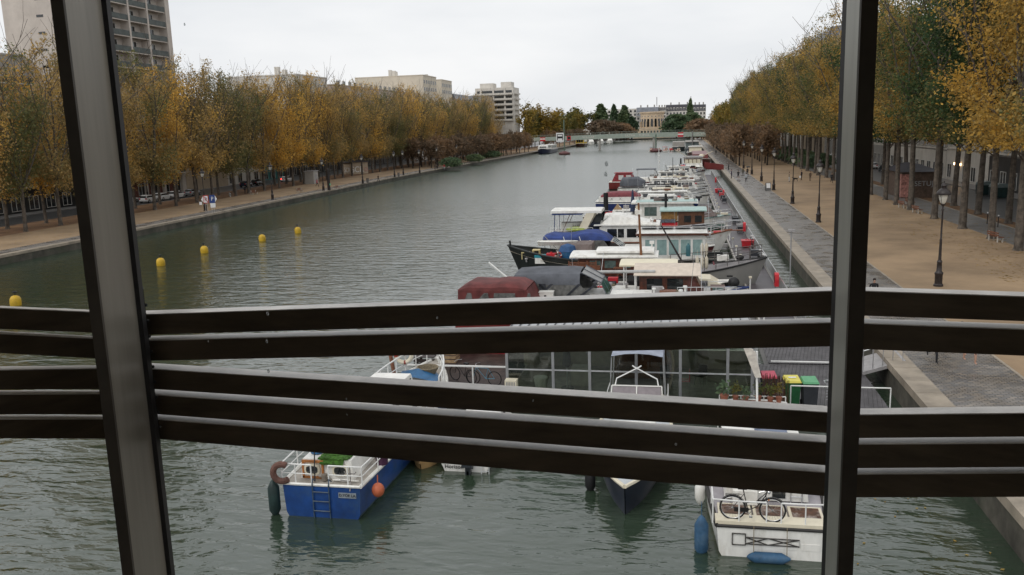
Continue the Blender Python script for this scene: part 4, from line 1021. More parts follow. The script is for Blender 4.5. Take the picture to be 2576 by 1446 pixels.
for i, (u, v) in enumerate(((755, 484), (850, 477), (640, 489))):
    p = onz(u, v, LZ); bench(p.x, p.y, LZ, R(80), ['bench between the left trunks near the white car', 'bench left of the service cabinet lamp', 'bench at the edge of the left sand by the teal shop'][i], 'benches on the left quay')
def bin_(x, y, z, lab):
    t = thing('litter_bin', lab, 'litter bin', (x, y, z), 0, 'litter bins on the left quay')
    MB().lathe([(.28, 0), (.34, 1.0)], 10).build('body', mat('bin_grey', (.14, .13, .12), .6), t); MB().lathe([(.37, 1.0), (.37, 1.08)], 10).build('rim', LAMPIRON, t)
for i, (u, v) in enumerate(((925, 460), (1003, 444.5))):
    p = onz(u, v, LZ); bin_(p.x, p.y, LZ, ['grey litter bin right of the kiosk lamp', 'grey litter bin right of the next lamp along'][i])
p = onz(828, 478, LZ); t = thing('poster_post', 'dark post with a small green lit sticker by the left lamp', 'post', (p.x, p.y, LZ))
MB().lathe([(.32, 0), (.28, 4.2), (.2, 4.4)], 9).build('pole', LAMPIRON, t); MB().b2(.27, .33, -.2, .2, 1.0, 1.4).build('sticker', mat('sticker_green', (.15, .55, .3), .5), t)
# hedges and shrubs by the left chestnuts
HED = [conif('hedge', 600 + i, LEAF_GRN, 2.6, 2.6, 1500, .22, 'round') for i in range(2)]
for i, (u, v, s) in enumerate(((1135, 421, 1.2), (1195, 408, 1.1), (1228, 398, 1.2), (1245, 396, 1.0))):
    p = onz(u, v, LZ); put_tree(HED[i % 2], 'shrub', ['clipped green shrub with pale flowers on the left quay', 'green shrub right of the flowering one', 'dark green shrub near the moored barge', 'small dark shrub nearest to the moored barge'][i], 'shrub', p.x, p.y, LZ, i, (s, s, s), None)
for i in range(8):
    put_tree(HED[i % 2], 'shrub', 'dark green shrub between trunks beside the right street', 'shrub', 30.5, 205 + i * 9, RZ, i, (1.3, 1.5, 1.2), 'shrubs beside the right street')
# ------------------------------------------------------------------ boats: shared builders
class Boat:
    """Local frame: +x runs towards the bow, z=0 is the water.  X-values given to the methods are world X when the
    boat lies square to the pontoon (rz 0 or 180 degrees)."""
    def __init__(s, name, label, cx, cy, rz=0, cat='boat', group='boats moored along the pontoon', z=0.0):
        s.t = thing(name, label, cat, (cx, cy, z), rz, group); s.cx = cx; s.sg = -1 if abs(rz - pi) < .01 else 1
        s.local = abs(sin(rz)) > .5
    def x(s, X): return X if s.local else (X - s.cx) * s.sg
    def part(s, mb, name, m, parent=None, smooth=False): return mb.build(name, m, parent or s.t, smooth)
    def hull(s, L, B, fa, fm, fb, col, deckm, stripe=None, stern='transom', bul=.0, rake=.9, full=.55, boot=None, rub=None, tumble=0.0, flare=.90, cxl=0.0):
        n = 18; secs = []; top = []
        s.L, s.B = L, B
        s.sheer = lambda t: (fa + (fm - fa) * min(1, t / .45)) if t < .45 else fm + (fb - fm) * ((t - .45) / .55) ** 1.8
        def hw(t):
            if stern == 'round': a = min(1, .25 + 1.6 * math.sqrt(max(0, t)) ) if t < .22 else 1
            else: a = .86 + .14 * min(1, t / .35)
            b = 1 if t < full else max(0.0, 1 - ((t - full) / (1 - full)) ** 2.1)
            return max(.015, B / 2 * a * b)
        s.hw = hw
        for i in range(n + 1):
            t = i / n; x0 = -L / 2 + L * t; w = hw(t); zs = s.sheer(t)
            rk = rake * max(0, (t - .72) / .28) ** 2          # stem leans forward
            P = []
            for k, (fw, z) in enumerate(((.0, -.55), (.62, -.38), (flare - .06, -.02), (flare, .14), (flare + (1 - flare) * .6, .14 + (zs - .14) * .55), (1, zs))):
                xx = x0 - rk * (1 - max(0, (z + .55)) / (zs + .55))
                P.append((xx + cxl, w * fw, z))
            secs.append([(a, -b, c) for a, b, c in P[::-1]] + P[1:])
        m = MB(); N = len(secs[0]); o = 0
        for q in secs: m.v += q
        for i in range(n):
            for k in range(N - 1):
                m.f.append([i * N + k, i * N + k + 1, (i + 1) * N + k + 1, (i + 1) * N + k])
                lo = k in (2, 3, 6, 7, 4, 5); hi = k in (0, 9)
                m.mi.append(1 if k in (2, 3, 4, 5, 6, 7) else 0)
        m.f.append(list(range(N))); m.mi.append(0)
        h = s.part(m, 'hull', [col, boot or BLACK], smooth=True)
        # deck a little under the sheer
        d = MB(); V = []
        for i in range(n + 1):
            t = i / n; w = hw(t) - .03; x0 = -L / 2 + L * t + cxl; z = s.sheer(t) - bul - .01
            V += [(x0, -max(.005, w), z), (x0, max(.005, w), z)]
        d.add(V, [(2 * i, 2 * i + 1, 2 * i + 3, 2 * i + 2) for i in range(n)])
        s.part(d, 'deck', deckm)
        g = MB()
        for sd in (-1, 1):
            g.tube([(-L / 2 + L * i / n + cxl, sd * hw(i / n), s.sheer(i / n)) for i in range(n + 1)], .05 + B * .006, 6)
        g.tube([(-L / 2 + cxl, -hw(0), s.sheer(0)), (-L / 2 + cxl, hw(0), s.sheer(0))], .05, 6)
        s.part(g, 'gunwale', rub or WHITE)
        if stripe:
            g = MB()
            for sd in (-1, 1):
                P = [(-L / 2 + L * i / n + cxl, sd * (hw(i / n) * .985 + .012), s.sheer(i / n) - .22) for i in range(n)]
                g.loft([[(x, y - .006 * sd, z - .06), (x, y, z - .06), (x, y, z + .06), (x, y - .006 * sd, z + .06)] for x, y, z in P], closed=True)
            s.part(g, 'stripe', stripe)
        return s
    def cabin(s, poly, w, m, name='cabin', wt=None, yo=0.0):
        """side profile [(X, z)...]; half width w at the foot, wt at the head (tumblehome)"""
        zs = [p[1] for p in poly]; z0, z1 = min(zs), max(zs); wt = w if wt is None else wt
        f = lambda z: w + (wt - w) * (z - z0) / max(.01, z1 - z0)
        n = len(poly); V = [(s.x(X), yo - f(z), z) for X, z in poly] + [(s.x(X), yo + f(z), z) for X, z in poly]
        b = MB(); b.add(V, [tuple(range(n)), tuple(range(2 * n - 1, n - 1, -1))] + [(i, i + n, (i + 1) % n + n, (i + 1) % n) for i in range(n)])
        return s.part(b, name, m)
    def roof(s, X0, X1, w, z, th, m, name='roof', camber=.08, drop=0.0):
        b = MB(); a = s.x(X0); c = s.x(X1); secs = []
        for x, zz in ((a, z), (a + (c - a) * .06, z + .01), (c - (c - a) * .06, z - drop), (c, z - drop - .03)):
            secs.append([(x, -w, zz), (x, -w, zz + th), (x, -w * .55, zz + th + camber * .8), (x, 0, zz + th + camber), (x, w * .55, zz + th + camber * .8), (x, w, zz + th), (x, w, zz)])
        b.loft(secs, closed=True); return s.part(b, name, m)
    def windows(s, X0, X1, n, z0, z1, w, wt=None, zr=None, gap=.14, m=None, frame=None, slope=0.0, parent=None):
        """n window panes along both sides between X0 and X1; each pane sits in a frame"""
        wt = w if wt is None else wt; zr = zr or (z0, z1)
        f = lambda z: w + (wt - w) * (z - zr[0]) / max(.01, zr[1] - zr[0])
        step = (X1 - X0) / n
        for i in range(n):
            a, b = X0 + step * i + gap * step, X0 + step * (i + 1) - gap * step * .2
            for sd in (-1, 1):
                q = [(s.x(a + slope), sd * (f(z1) + .004), z1), (s.x(b + slope), sd * (f(z1) + .004), z1), (s.x(b), sd * (f(z0) + .004), z0), (s.x(a), sd * (f(z0) + .004), z0)]
                if frame:
                    e = .05; g = MB()
                    ctr = sum((Vector(p) for p in q), Vector()) / 4
                    o = [ctr + (Vector(p) - ctr) * 1.12 for p in q]
                    g.slab(o, .018); fr = s.part(g, 'window_frame', frame)
                    q = [(p[0], p[1] + sd * .012, p[2]) for p in q]; s.part(MB().slab(q, .016), 'pane', m or DARKGLASS, fr)
                else: s.part(MB().slab(q, .02), 'window', m or DARKGLASS, parent)
    def screen(s, Xf, Xt, z0, z1, w, wt, n=3, frame=WHITE, m=None, name='windscreen'):
        """raked screen across the boat"""
        g = MB(); p = MB()
        def at(u, v): return (s.x(Xf + (Xt - Xf) * v), -(w + (wt - w) * v) + 2 * (w + (wt - w) * v) * u, z0 + (z1 - z0) * v)
        for i in range(n + 1): g.tube([at(i / n, 0), at(i / n, 1)], .028, 5)
        for v in (0, 1): g.tube([at(0, v), at(1, v)], .028, 5)
        fr = s.part(g, name, frame)
        for i in range(n): s.part(MB().slab([at(i / n + .02, .06), at((i + 1) / n - .02, .06), at((i + 1) / n - .02, .94), at(i / n + .02, .94)], .012), 'pane', m or PALEGLASS, fr)
        return fr
    def canopy(s, prof, w, m, zlow=None, name='canopy', side=None, ends=True, sag=.10):
        """fabric top over hoops: prof [(X, z)...] is the crown line"""
        b = MB(); secs = []
        N = len(prof)
        for i, (X, z) in enumerate(prof):
            k = 1 - sag * (i % 2)
            zl = (zlow if zlow is not None else z - .45)
            P = [(-w, zl), (-w * .985, zl + (z - zl) * .45), (-w * .86, zl + (z - zl) * .80), (-w * .5, zl + (z - zl) * (.97 - .02 * (i % 2))), (0, z - .02 * (i % 2))]
            P = P + [(-y, zz) for y, zz in P[:-1][::-1]]
            secs.append([(s.x(X), y, zz) for y, zz in P])
        th = []
        b.loft(secs, caps=ends)
        return s.part(b, name, m, smooth=True)
    def rail(s, pts, h, n=None, m=None, r=.022, mid=True, name='rail', two=True):
        """guard rail over deck points [(X, y, z)...]"""
        P = [Vector((s.x(a), b, c)) for a, b, c in pts]; g = MB(); up = Vector((0, 0, h))
        g.tube([p + up for p in P], r, 6)
        if mid: g.tube([p + up * .5 for p in P], r * .7, 5)
        for i, p in enumerate(P): g.tube([p, p + up], r * .9, 5)
        return s.part(g, name, m or STEEL)
    def deckrail(s, t0, t1, h, n=7, inset=.10, m=None, r=.022, both=True, name='rail', mid=True):
        """rail that follows the sheer from station t0 to t1 on both sides (joins at the bow when t1=1)"""
        for sd in ((-1, 1) if t1 < 1 else (0,)):
            if sd:
                ts = [t0 + (t1 - t0) * i / n for i in range(n + 1)]
                P = [Vector((-s.L / 2 + s.L * t, sd * max(.02, s.hw(t) - inset), s.sheer(t))) for t in ts]
            else:
                ts = [t0 + (t1 - t0) * i / n for i in range(n + 1)]
                A = [Vector((-s.L / 2 + s.L * t, -max(.02, s.hw(t) - inset), s.sheer(t))) for t in ts]
                P = A + [Vector((a.x, -a.y, a.z)) for a in A[::-1][1:]]
            g = MB(); up = Vector((0, 0, h))
            g.tube([p + up for p in P], r, 6)
            if mid: g.tube([p + up * .52 for p in P], r * .7, 5)
            for p in P: g.tube([p, p + up], r * .9, 5)
            s.part(g, name, m or STEEL)
    def box(s, X0, X1, y0, y1, z0, z1, m, name='locker', parent=None): return s.part(MB().b2(s.x(X0), s.x(X1), y0, y1, z0, z1), name, m, parent)
    def tube(s, pts, r, m, name='mast', n=8): return s.part(MB().tube([(s.x(a), b, c) for a, b, c in pts], r, n), name, m, smooth=True)
    def word(s, txt, size, X, y, z, rot, m, name='lettering'): return text(txt, size, name, m, s.t, (s.x(X), y, z), rot, .006)

def fender(x, y, z, m, label, L=.8, r=.16, rz=0, lying=False, cat='fender', group=None):
    b = MB(); P = [(.02, -L / 2 - .06), (r * .5, -L / 2), (r, -L / 2 + r), (r, L / 2 - r), (r * .5, L / 2), (.03, L / 2 + .08)]
    b.lathe(P, 10)
    if lying: b.v = [(q[2], q[1], q[0]) for q in b.v]
    else: b.tube([(0, 0, L / 2), (0, .02, L / 2 + .5)], .012, 4)
    o = b.build('fender', m, None, True, (x, y, z), rz); return tag(o, label, cat, group)
def lifebuoy_mb(r=.34, q=.085, n=24):
    V = []; F = []; MI = []; k = 8
    b = MB()
    for i in range(n):
        a = 2 * pi * i / n
        for j in range(k):
            c = 2 * pi * j / k; V.append(((r + q * cos(c)) * cos(a), q * sin(c), (r + q * cos(c)) * sin(a)))
    for i in range(n):
        for j in range(k): F.append([i * k + j, i * k + (j + 1) % k, ((i + 1) % n) * k + (j + 1) % k, ((i + 1) % n) * k + j]); MI.append(1 if i % 6 == 0 else 0)
    b.v = V; b.f = F; b.mi = MI; return b
def ring(x, y, z, rz, label, mats, r=.34, q=.085, cat='lifebuoy', tilt=0):
    o = lifebuoy_mb(r, q).build('lifebuoy' if cat == 'lifebuoy' else 'tyre_ring', mats, None, True, (x, y, z), rz); o.rotation_euler.x = tilt; return tag(o, label, cat)
# ------------------------------------------------------------------ near boats, lying along the basin below the viewer
HULLBLUE = mat('hull_blue', (.008, .048, .19), .4, var=.2, scale=1.1, dirt=(.045, .085, .12), dirt_amt=.75)
HULLNAVY = mat('hull_navy', (.008, .012, .028), .3, var=.2, scale=.9, dirt=(.03, .03, .035), dirt_amt=.5)
TURF = mat('green_turf', (.045, .12, .015), .95, var=.3, scale=7, bump=.6, bscale=60)
RUSTW = mat('rust_orange', (.36, .14, .04), .7, var=.2)
GREENK = mat('dark_green_rubber', (.015, .035, .033), .5, var=.2)
ORANGE = mat('orange_buoy', (.46, .115, .05), .5, var=.12, scale=3, dirt=(.35, .12, .06))
DECKG = mat('weathered_deck', (.36, .33, .29), .7, var=.15, scale=3, dirt=(.14, .10, .07), dirt_amt=.6)
NEARG = 'boats moored around the floating pavilion'
# blue barge -------------------------------------------------------
b = Boat('barge', 'blue hulled barge with white cabin and green turf mat, stern towards the viewer', -11.35, 30.9, pi / 2, 'barge', NEARG)
b.hull(13.6, 3.1, 1.12, 1.05, 1.65, HULLBLUE, DECKG, rub=WHITE, boot=mat('weedy_waterline', (.06, .10, .13), .7, var=.4), rake=.6, full=.62, flare=.95)
zc = 1.10
b.cabin([(-6.28, zc), (-6.22, zc + .66), (1.2, zc + .70), (1.5, zc)], .92, WHITE, wt=.84)
b.cabin([(-2.2, zc + .702), (-2.1, zc + 1.6), (.6, zc + 1.6), (.9, zc + .702)], .85, WHITE, 'wheelhouse', wt=.75)
b.windows(-2.0, .5, 3, zc + .9, zc + 1.45, .85, .75, (zc + .7, zc + 1.6))
b.windows(-5.4, 1.0, 4, zc + .2, zc + .52, .92, .84, (zc, zc + .7), gap=.5)
def rnd_rect(y, z, w, h): return [(y + w * abs(cos(q)) ** .6 * (1 if cos(q) > 0 else -1), z + h * abs(sin(q)) ** .6 * (1 if sin(q) > 0 else -1)) for q in [2 * pi * k / 20 for k in range(20)]]
for y in (.50, -.48):       # stern ports with pale rounded surrounds
    fr = b.part(MB().prism(rnd_rect(y, zc + .33, .27, .19), -6.33, -6.24, 'x'), 'porthole', CREAM)
    b.part(MB().prism(rnd_rect(y, zc + .33, .20, .125), -6.35, -6.325, 'x'), 'pane', DARKGLASS, fr)
g = MB()
for y0, y1, z0, z1 in ((.10, .17, .04, .62), (.78, .85, .04, .56), (.10, .85, .56, .64), (.10, .85, .02, .09)): g.b2(-6.315, -6.262, y0, y1, zc + z0, zc + z1)
b.part(g, 'rust_frame', RUSTW)
mt = MB(); n = 14
for i in range(n):
    for j in range(8): mt.box((-6.18 + i * .145, .22 - j * .125 - .03 * sin(i), zc + .69 + .02 * sin(i * 2.1 + j)), (.16, .15, .05), rz=.2 * sin(i + j))
mt.hexa([(-6.40, -.60, zc + .50), (-6.40, .2, zc + .56), (-6.22, .2, zc + .68), (-6.22, -.60, zc + .68), (-6.34, -.60, zc + .54), (-6.34, .2, zc + .60), (-6.12, .2, zc + .73), (-6.12, -.60, zc + .73)])
b.part(mt, 'turf_mat', TURF)
b.part(MB().tube([(-5.9, -.65, zc + .72), (-5.5, -.75, zc + .9), (-5.2, -.6, zc + .75)], .05, 5).box((-5.6, -.62, zc + .78), (.4, .25, .12)), 'dark_cable_heap', BLACK)
zd = 1.14
b.rail([(-6.72, .35, zd), (-6.72, .9, zd), (-6.72, 1.38, zd), (-5.4, 1.44, zd), (-3.5, 1.46, zd), (-1.5, 1.46, zd)], .62, m=WHITERAIL, r=.026)
b.rail([(-6.72, -.25, zd), (-6.72, -.9, zd), (-6.72, -1.38, zd), (-5.4, -1.44, zd), (-3.5, -1.46, zd), (-1.5, -1.46, zd), (1.5, -1.46, zd)], .62, m=WHITERAIL, r=.026)
b.deckrail(.66, 1.0, .95, 7, m=WHITERAIL, r=.035)
g = MB()
for y in (-.28, .28): g.tube([(-6.83, y + .02, -.3), (-6.86, y, 1.15), (-6.80, y, 1.32), (-6.62, y, 1.18)], .022, 6)
for z in (.25, .58, .9): g.tube([(-6.86, -.28, z), (-6.86, .28, z)], .020, 6)
b.part(g, 'boarding_ladder', mat('ladder_blue_grey', (.05, .08, .12), .4, var=.3))
b.box(-6.815, -6.79, -1.18, -.58, .72, .90, mat('name_plate', (.23, .26, .29), .5, var=.15), 'name_plate'); b.word('D.YOE LA', .13, -6.82, -.88, .81, (pi / 2, 0, -pi / 2), BLACK)
g = MB(); g.lathe([(.05, 0), (.10, .02), (.10, .22), (.06, .24)], 10, (-6.45, .02, 1.12)); g.tube([(-6.45, -.16, 1.25), (-6.45, .2, 1.25)], .025, 6); b.part(g, 'bollard', mat('bollard_metal', (.2, .17, .14), .5))
b.tube([(-6.62, .28, 1.15), (-6.45, .34, 1.6), (-6.2, .42, 2.0)], .022, BLACK, 'boathook', 5)
b.part(MB().tube([(-6.4, -.25, 1.14), (-6.45, -.5, 1.17), (-6.45, -1.15, 1.16)], .04, 6), 'furled_sheet', WHITE)
ac = mat('anchor_galv', (.28, .26, .25), .5, metal=.5)
g = MB(); g.tube([(-6.62, -.95, 1.1), (-6.62, -.95, 1.7)], .018, 5); g.tube([(-6.62, -1.15, 1.55), (-6.62, -1.1, 1.48), (-6.62, -.8, 1.48), (-6.62, -.75, 1.55)], .02, 5); g.tube([(-6.9, -1.02, 1.0), (-6.62, -.95, 1.22), (-6.62, -.6, 1.25)], .018, 5); b.part(g, 'grapnel_anchor', ac)
o = MB().ell((0, 0, 0), (.21, .21, .24), 14, 10).tube([(0, 0, .26), (0, .03, .5)], .02, 5).build('buoy_fender', ORANGE, None, True, (-9.62, 24.62, .82)); tag(o, 'round orange buoy fender hanging at the blue barge stern corner', 'fender')
fender(-13.05, 24.15, .55, GREENK, 'long dark green fender hanging at the left stern corner of the blue barge', 1.15, .19)
g = MB(); g.tube([(-.29 * cos(a), 0, .29 * sin(a)) for a in [.0 + 4.4 * k / 14 for k in range(15)]], .105, 9)
o = g.build('horseshoe_buoy', mat('old_buoy_brown', (.13, .065, .05), .8, var=.25), None, True, (-12.65, 24.05, 1.5), .15); o.rotation_euler.y = R(-128); tag(o, 'old brown horseshoe lifebuoy on the blue barge stern rail', 'lifebuoy')
o = MB().lathe([(.20, 0), (.23, .35), (.235, .37), (.24, .43)], 12).build('bucket', mat('bucket_purple', (.06, .02, .05), .5), None, True, (-9.95, 26.0, 1.15)); tag(o, 'dark bucket with red rim on the blue barge side deck', 'bucket')
o = MB().lathe([(.22, 0), (.26, .36), (.28, .37), (.28, .42)], 12).build('pot', BLUEP, None, True, (-11.9, 25.2, zc + .69)); tag(o, 'blue tub on the white cabin roof of the blue barge', 'tub')
ring(-12.25, 35.55, 2.35, .1, 'pale lifebuoy with red bands on the blue barge bow rail', [CREAM, mat('lifebuoy_red', (.30, .045, .03), .5)], .36, .10)
# old wooden mooring arm on the bow, rope heap, blue sheet
b.tube([(4.9, 1.5, 1.4), (5.1, 1.7, 2.2), (5.3, 1.8, 2.9)], .09, TEAK, 'tiller_post', 7); b.tube([(5.4, 1.1, 2.85), (5.3, 2.3, 2.75)], .07, BARKD, 'tiller_arm', 7)
g = MB()
for k in range(7): g.tube([(4.3 + .45 * cos(a) * (.6 + .06 * k), -.3 + .5 * sin(a) * (.6 + .06 * k), 1.6 + .05 * k) for a in [2 * pi * j / 12 for j in range(12)]], .035, 5, closed=True)
b.part(g, 'rope_coil', ROPE)
g = MB(); g.loft([[(3.2, -1.0, 1.55), (3.2, 0, 1.75), (3.2, 1.0, 1.5)], [(3.9, -1.0, 1.6), (3.9, 0, 1.95), (3.9, 1.0, 1.55)], [(4.6, -.6, 1.6), (4.6, .2, 1.7), (4.6, 1.0, 1.6)]], caps=False); b.part(g, 'tarpaulin', BLUEP)

# tan dinghy between the barge and the small motorboat ----------------
d = Boat('dinghy', 'tan dinghy floating between the blue barge and the small motorboat', -9.35, 29.6, -pi / 2, 'dinghy', NEARG)
d.hull(2.9, 1.15, .42, .40, .52, mat('tan_grp', (.42, .27, .12), .45, var=.08), mat('tan_inside', (.35, .23, .11), .5), bul=.22, rub=mat('tan_grp', ()), rake=.4, boot=mat('tan_grp', ()))
d.box(-.5, -.2, -.5, .5, .2, .32, PLANKW, 'thwart'); d.box(.5, .75, -.45, .45, .2, .32, PLANKW, 'thwart')
# small motorboat ------------------------------------------------------
m_ = Boat('motorboat', 'small white motorboat with black outboard and name on its transom', -7.65, 31.1, pi / 2, 'motorboat', NEARG)
m_.hull(5.6, 2.15, .36, .42, .75, WHITE, WHITE, bul=.12, full=.4, rake=.9, boot=WHITE)
m_.cabin([(-1.2, .44), (-.7, 1.20), (.9, 1.20), (2.1, .55)], .86, WHITE, wt=.68)
m_.windows(-.7, 1.0, 2, .75, 1.1, .86, .68, (.44, 1.2)); m_.screen(1.9, 1.0, .7, 1.2, .7, .6, 2)
m_.roof(-1.0, 1.0, .72, 1.21, .05, WHITE, 'hatch_roof')
m_.word('Horizon', .21, -2.83, .42, .19, (pi / 2, 0, -pi / 2), BLACK); 
m_.deckrail(.68, 1.0, .4, 5)
om = MB(); om.box((-3.0, -.15, .50), (.42, .40, .36), taper=.8); om.box((-2.98, -.15, .25), (.22, .18, .5)); om.box((-3.0, -.15, -.1), (.18, .08, .5)); om.b2(-2.86, -2.74, -.3, 0, .15, .40)
tag(om.build('outboard_motor', mat('outboard_black', (.02, .025, .03), .35, var=.2), None, loc=(-7.65, 31.1, 0), rz=pi / 2), 'black outboard motor on the transom of the small white motorboat', 'outboard motor')
g = MB(); g.tube([(-2.85, -.62, .5), (-2.95, -.62, -.3)], .022, 5); g.tube([(-2.85, -.9, .5), (-2.95, -.9, -.3)], .022, 5); g.tube([(-2.92, -.62, .1), (-2.92, -.9, .1)], .018, 5); m_.part(g, 'swim_ladder', STEEL)
m_.part(MB().lathe([(.24, .1), (.27, .35), (.02, .52)], 8, (-2.5, .75, .3)), 'seat_cushion', WHITE)
# navy launch ------------------------------------------------------
n_ = Boat('launch', 'navy hulled launch with pale deck and windscreen, sharp bow towards the viewer', -1.7, 30.3, -pi / 2, 'launch', NEARG)
n_.hull(10.0, 2.75, .85, .80, 1.05, HULLNAVY, mat('pale_blue_deck', (.50, .53, .55), .45, var=.06, dirt=(.3, .3, .3)), rub=CREAM, full=.5, rake=.35, flare=.82, boot=HULLNAVY)
n_.cabin([(-.6, .84), (-.5, 1.28), (2.0, 1.22), (2.6, .90)], .95, WHITE, wt=.8); n_.windows(-.4, 1.7, 3, .95, 1.18, .95, .8, (.84, 1.28), gap=.3)
for x_ in (2.9, 3.6): n_.part(MB().tube([(x_, -.6 + .1 * (x_ - 2.9), .93 + .05 * (x_ - 2.9)), (x_, .6 - .1 * (x_ - 2.9), .93 + .05 * (x_ - 2.9))], .012, 4), 'deck_seam', GREYD)
n_.part(MB().lathe([(.05, 0), (.05, .16), (.1, .17), (.1, .22)], 8, (4.0, 0, 1.0)), 'mooring_bitt', STEEL)
n_.cabin([(-2.9, .84), (-2.9, 1.42), (-2.2, 1.40), (-1.9, .86)], 1.05, WHITE, 'coaming')
n_.screen(-2.35, -2.60, 1.42, 2.0, 1.02, .98, 2, WHITE, mat('hazy_pane', (.22, .19, .20), .15, spec=.7), 'windscreen')
n_.box(-3.1, -2.5, -.2, .2, 1.35, 1.55, TEAK, 'dashboard'); n_.part(lifebuoy_mb(.2, .015, 18), 'steering_wheel', BLACK).location = (-3.05, .35, 1.6)
g = MB()
for sd in (-1, 1): g.tube([(-2.6, sd * .85, 2.02), (-2.75, sd * .80, 2.25), (-2.8, 0 - sd * .1, 2.72), (-2.8, -sd * .18, 2.78)], .028, 6)
n_.part(g, 'folded_mast_crutch', WHITERAIL)
g = MB()
for sd in (-1, 1):
    for x_ in (-4.5, -3.0): g.tube([(x_, sd * 1.12, .9), (x_, sd * 1.02, 3.05)], .022, 6)
n_.part(g, 'bimini_frame', STEEL)
g = MB(); g.loft([[(x_, y, z + .0) for y, z in ((-1.06, 2.96), (-1.02, 3.14), (-.5, 3.24), (0, 3.27), (.5, 3.24), (1.02, 3.14), (1.06, 2.96))] for x_ in (-4.7, -4.0, -3.4, -2.8)], caps=False); n_.part(g, 'bimini', mat('pale_blue_canvas', (.30, .33, .40), .85, var=.1), smooth=True)
n_.rail([(-2.3, 1.18, .85), (-3.3, 1.22, .85), (-4.4, 1.2, .86)], .7, m=WHITERAIL); n_.rail([(-2.3, -1.18, .85), (-3.3, -1.22, .85), (-4.4, -1.2, .86)], .7, m=WHITERAIL)
fender(-3.0, 27.3, .35, BLACK, 'black fender hanging at the left side of the navy launch', .8, .18)
# white river cruiser with the bicycle -----------------------------
w_ = Boat('river_cruiser', 'white river cruiser with worn brown hatches on its wide stern deck', 2.55, 27.4, pi / 2, 'cruiser', NEARG)
w_.hull(8.3, 3.5, .92, .95, 1.15, WHITE, mat('grey_side_deck', (.33, .31, .33), .6, var=.1), rub=mat('black_rub_strip', (.03, .028, .026), .6), full=.7, rake=.4, flare=.96, boot=CREAM)
SX = -4.15
w_.box(SX + .02, SX + .5, -1.55, 1.55, .93, 1.06, CREAM, 'stern_bench')
WORN = mat('worn_brown_hatch', (.10, .048, .028), .7, var=.3, scale=4, dirt=(.55, .5, .45), dirt_amt=.75)
for y in (-1.02, -.02, .98):
    h_ = w_.box(SX + .20, SX + 1.32, y - .47, y + .47, .932, 1.02, CREAM, 'hatch_rim'); w_.box(SX + .30, SX + 1.22, y - .39, y + .39, 1.021, 1.035, WORN, 'hatch', h_)
zc = .97
w_.cabin([(SX + 1.75, zc), (SX + 1.75, zc + 1.25), (3.0, zc + 1.25), (3.5, zc)], 1.22, WHITE, wt=1.08)
w_.box(SX + 1.715, SX + 1.76, -.55, -1.12 + .95, zc + .1, zc + 1.15, DARKGLASS, 'companion_door')
w_.box(SX + 1.70, SX + 1.757, .25, 1.05, zc + .1, zc + .9, WHITE, 'locker_door')
w_.box(SX + 1.2, SX + 1.70, .3, 1.0, 1.04, 1.46, WHITE, 'deck_box')
w_.windows(SX + 2.2, 2.9, 4, zc + .45, zc + 1.0, 1.22, 1.08, (zc, zc + 1.25), frame=STEEL)
w_.roof(SX + 1.6, 3.2, 1.2, zc + 1.252, .07, WHITE); 
pnl = mat('solar_panel', (.06, .09, .17), .2, var=.1, spec=.7)
for x_ in (-1.3, -.1): w_.box(x_, x_ + 1.05, -.8, .2, zc + 1.44, zc + 1.48, pnl, 'solar_panel')
g = MB()
for y in (-1.02, -.70): g.tube([(SX + 1.70, y, .95), (SX + 1.66, y, zc + 1.35)], .018, 5)
for k in range(4): g.tube([(SX + 1.69, -1.02, 1.15 + k * .3), (SX + 1.69, -.70, 1.15 + k * .3)], .016, 5)
w_.part(g, 'roof_ladder', STEEL)
w_.rail([(SX + 1.3, 1.62, .94), (SX + .12, 1.62, .94), (SX + .06, .9, .94), (SX + .06, .15, .94)], .72, m=WHITERAIL, r=.024, mid=False)
w_.rail([(SX + 1.5, -1.62, .94), (SX + .12, -1.62, .94), (SX + .06, -.9, .94), (SX + .06, -.25, .94)], .72, m=WHITERAIL, r=.024, mid=False)
for y in (-.28, 1.0): pass
g = MB()
def rect_(x, y0, y1, z0, z1, r): g.tube([(x, y0, z0), (x, y1, z0), (x, y1, z1), (x, y0, z1)], r, 5, closed=True)
rect_(SX - .03, .72, 1.08, .38, .72, .022); rect_(SX - .03, -.75, .72, .42, .62, .018); g.tube([(SX - .03, .72, .62), (SX - .03, .1, .42), (SX - .03, -.75, .62)], .016, 5); g.tube([(SX - .03, .72, .42), (SX - .03, .1, .62), (SX - .03, -.75, .42)], .016, 5)
w_.part(g, 'folding_step', mat('step_iron', (.05, .045, .04), .5))
for y in (-1.05, -.45): w_.box(SX - .012, SX + .0, y - .26, y + .26, .3, .5, WHITE, 'transom_vent')
def f_(t): return None
fender(.62, 23.45, .45, mat('fender_blue', (.035, .10, .19), .6, var=.2, scale=3, dirt=(.10, .12, .12), dirt_amt=.5), 'tall blue fender hanging at the left stern corner of the white cruiser', 1.15, .20)
fender(2.45, 23.05, .12, mat('fender_blue', ()), 'blue fender lying across the stern of the white cruiser', 1.05, .16, 0, True)
fender(.62, 25.6, .85, WHITE, 'dirty white fender hanging at the left side of the white cruiser', .7, .16)
g = MB()
for x_ in (2.05, 2.95): g.tube([(x_, 23.15, 1.0), (x_, 23.05, .2)], .014, 4)
tag(g.build('fender_rope', ROPE, None), 'pair of ropes holding the lying blue fender', 'rope')
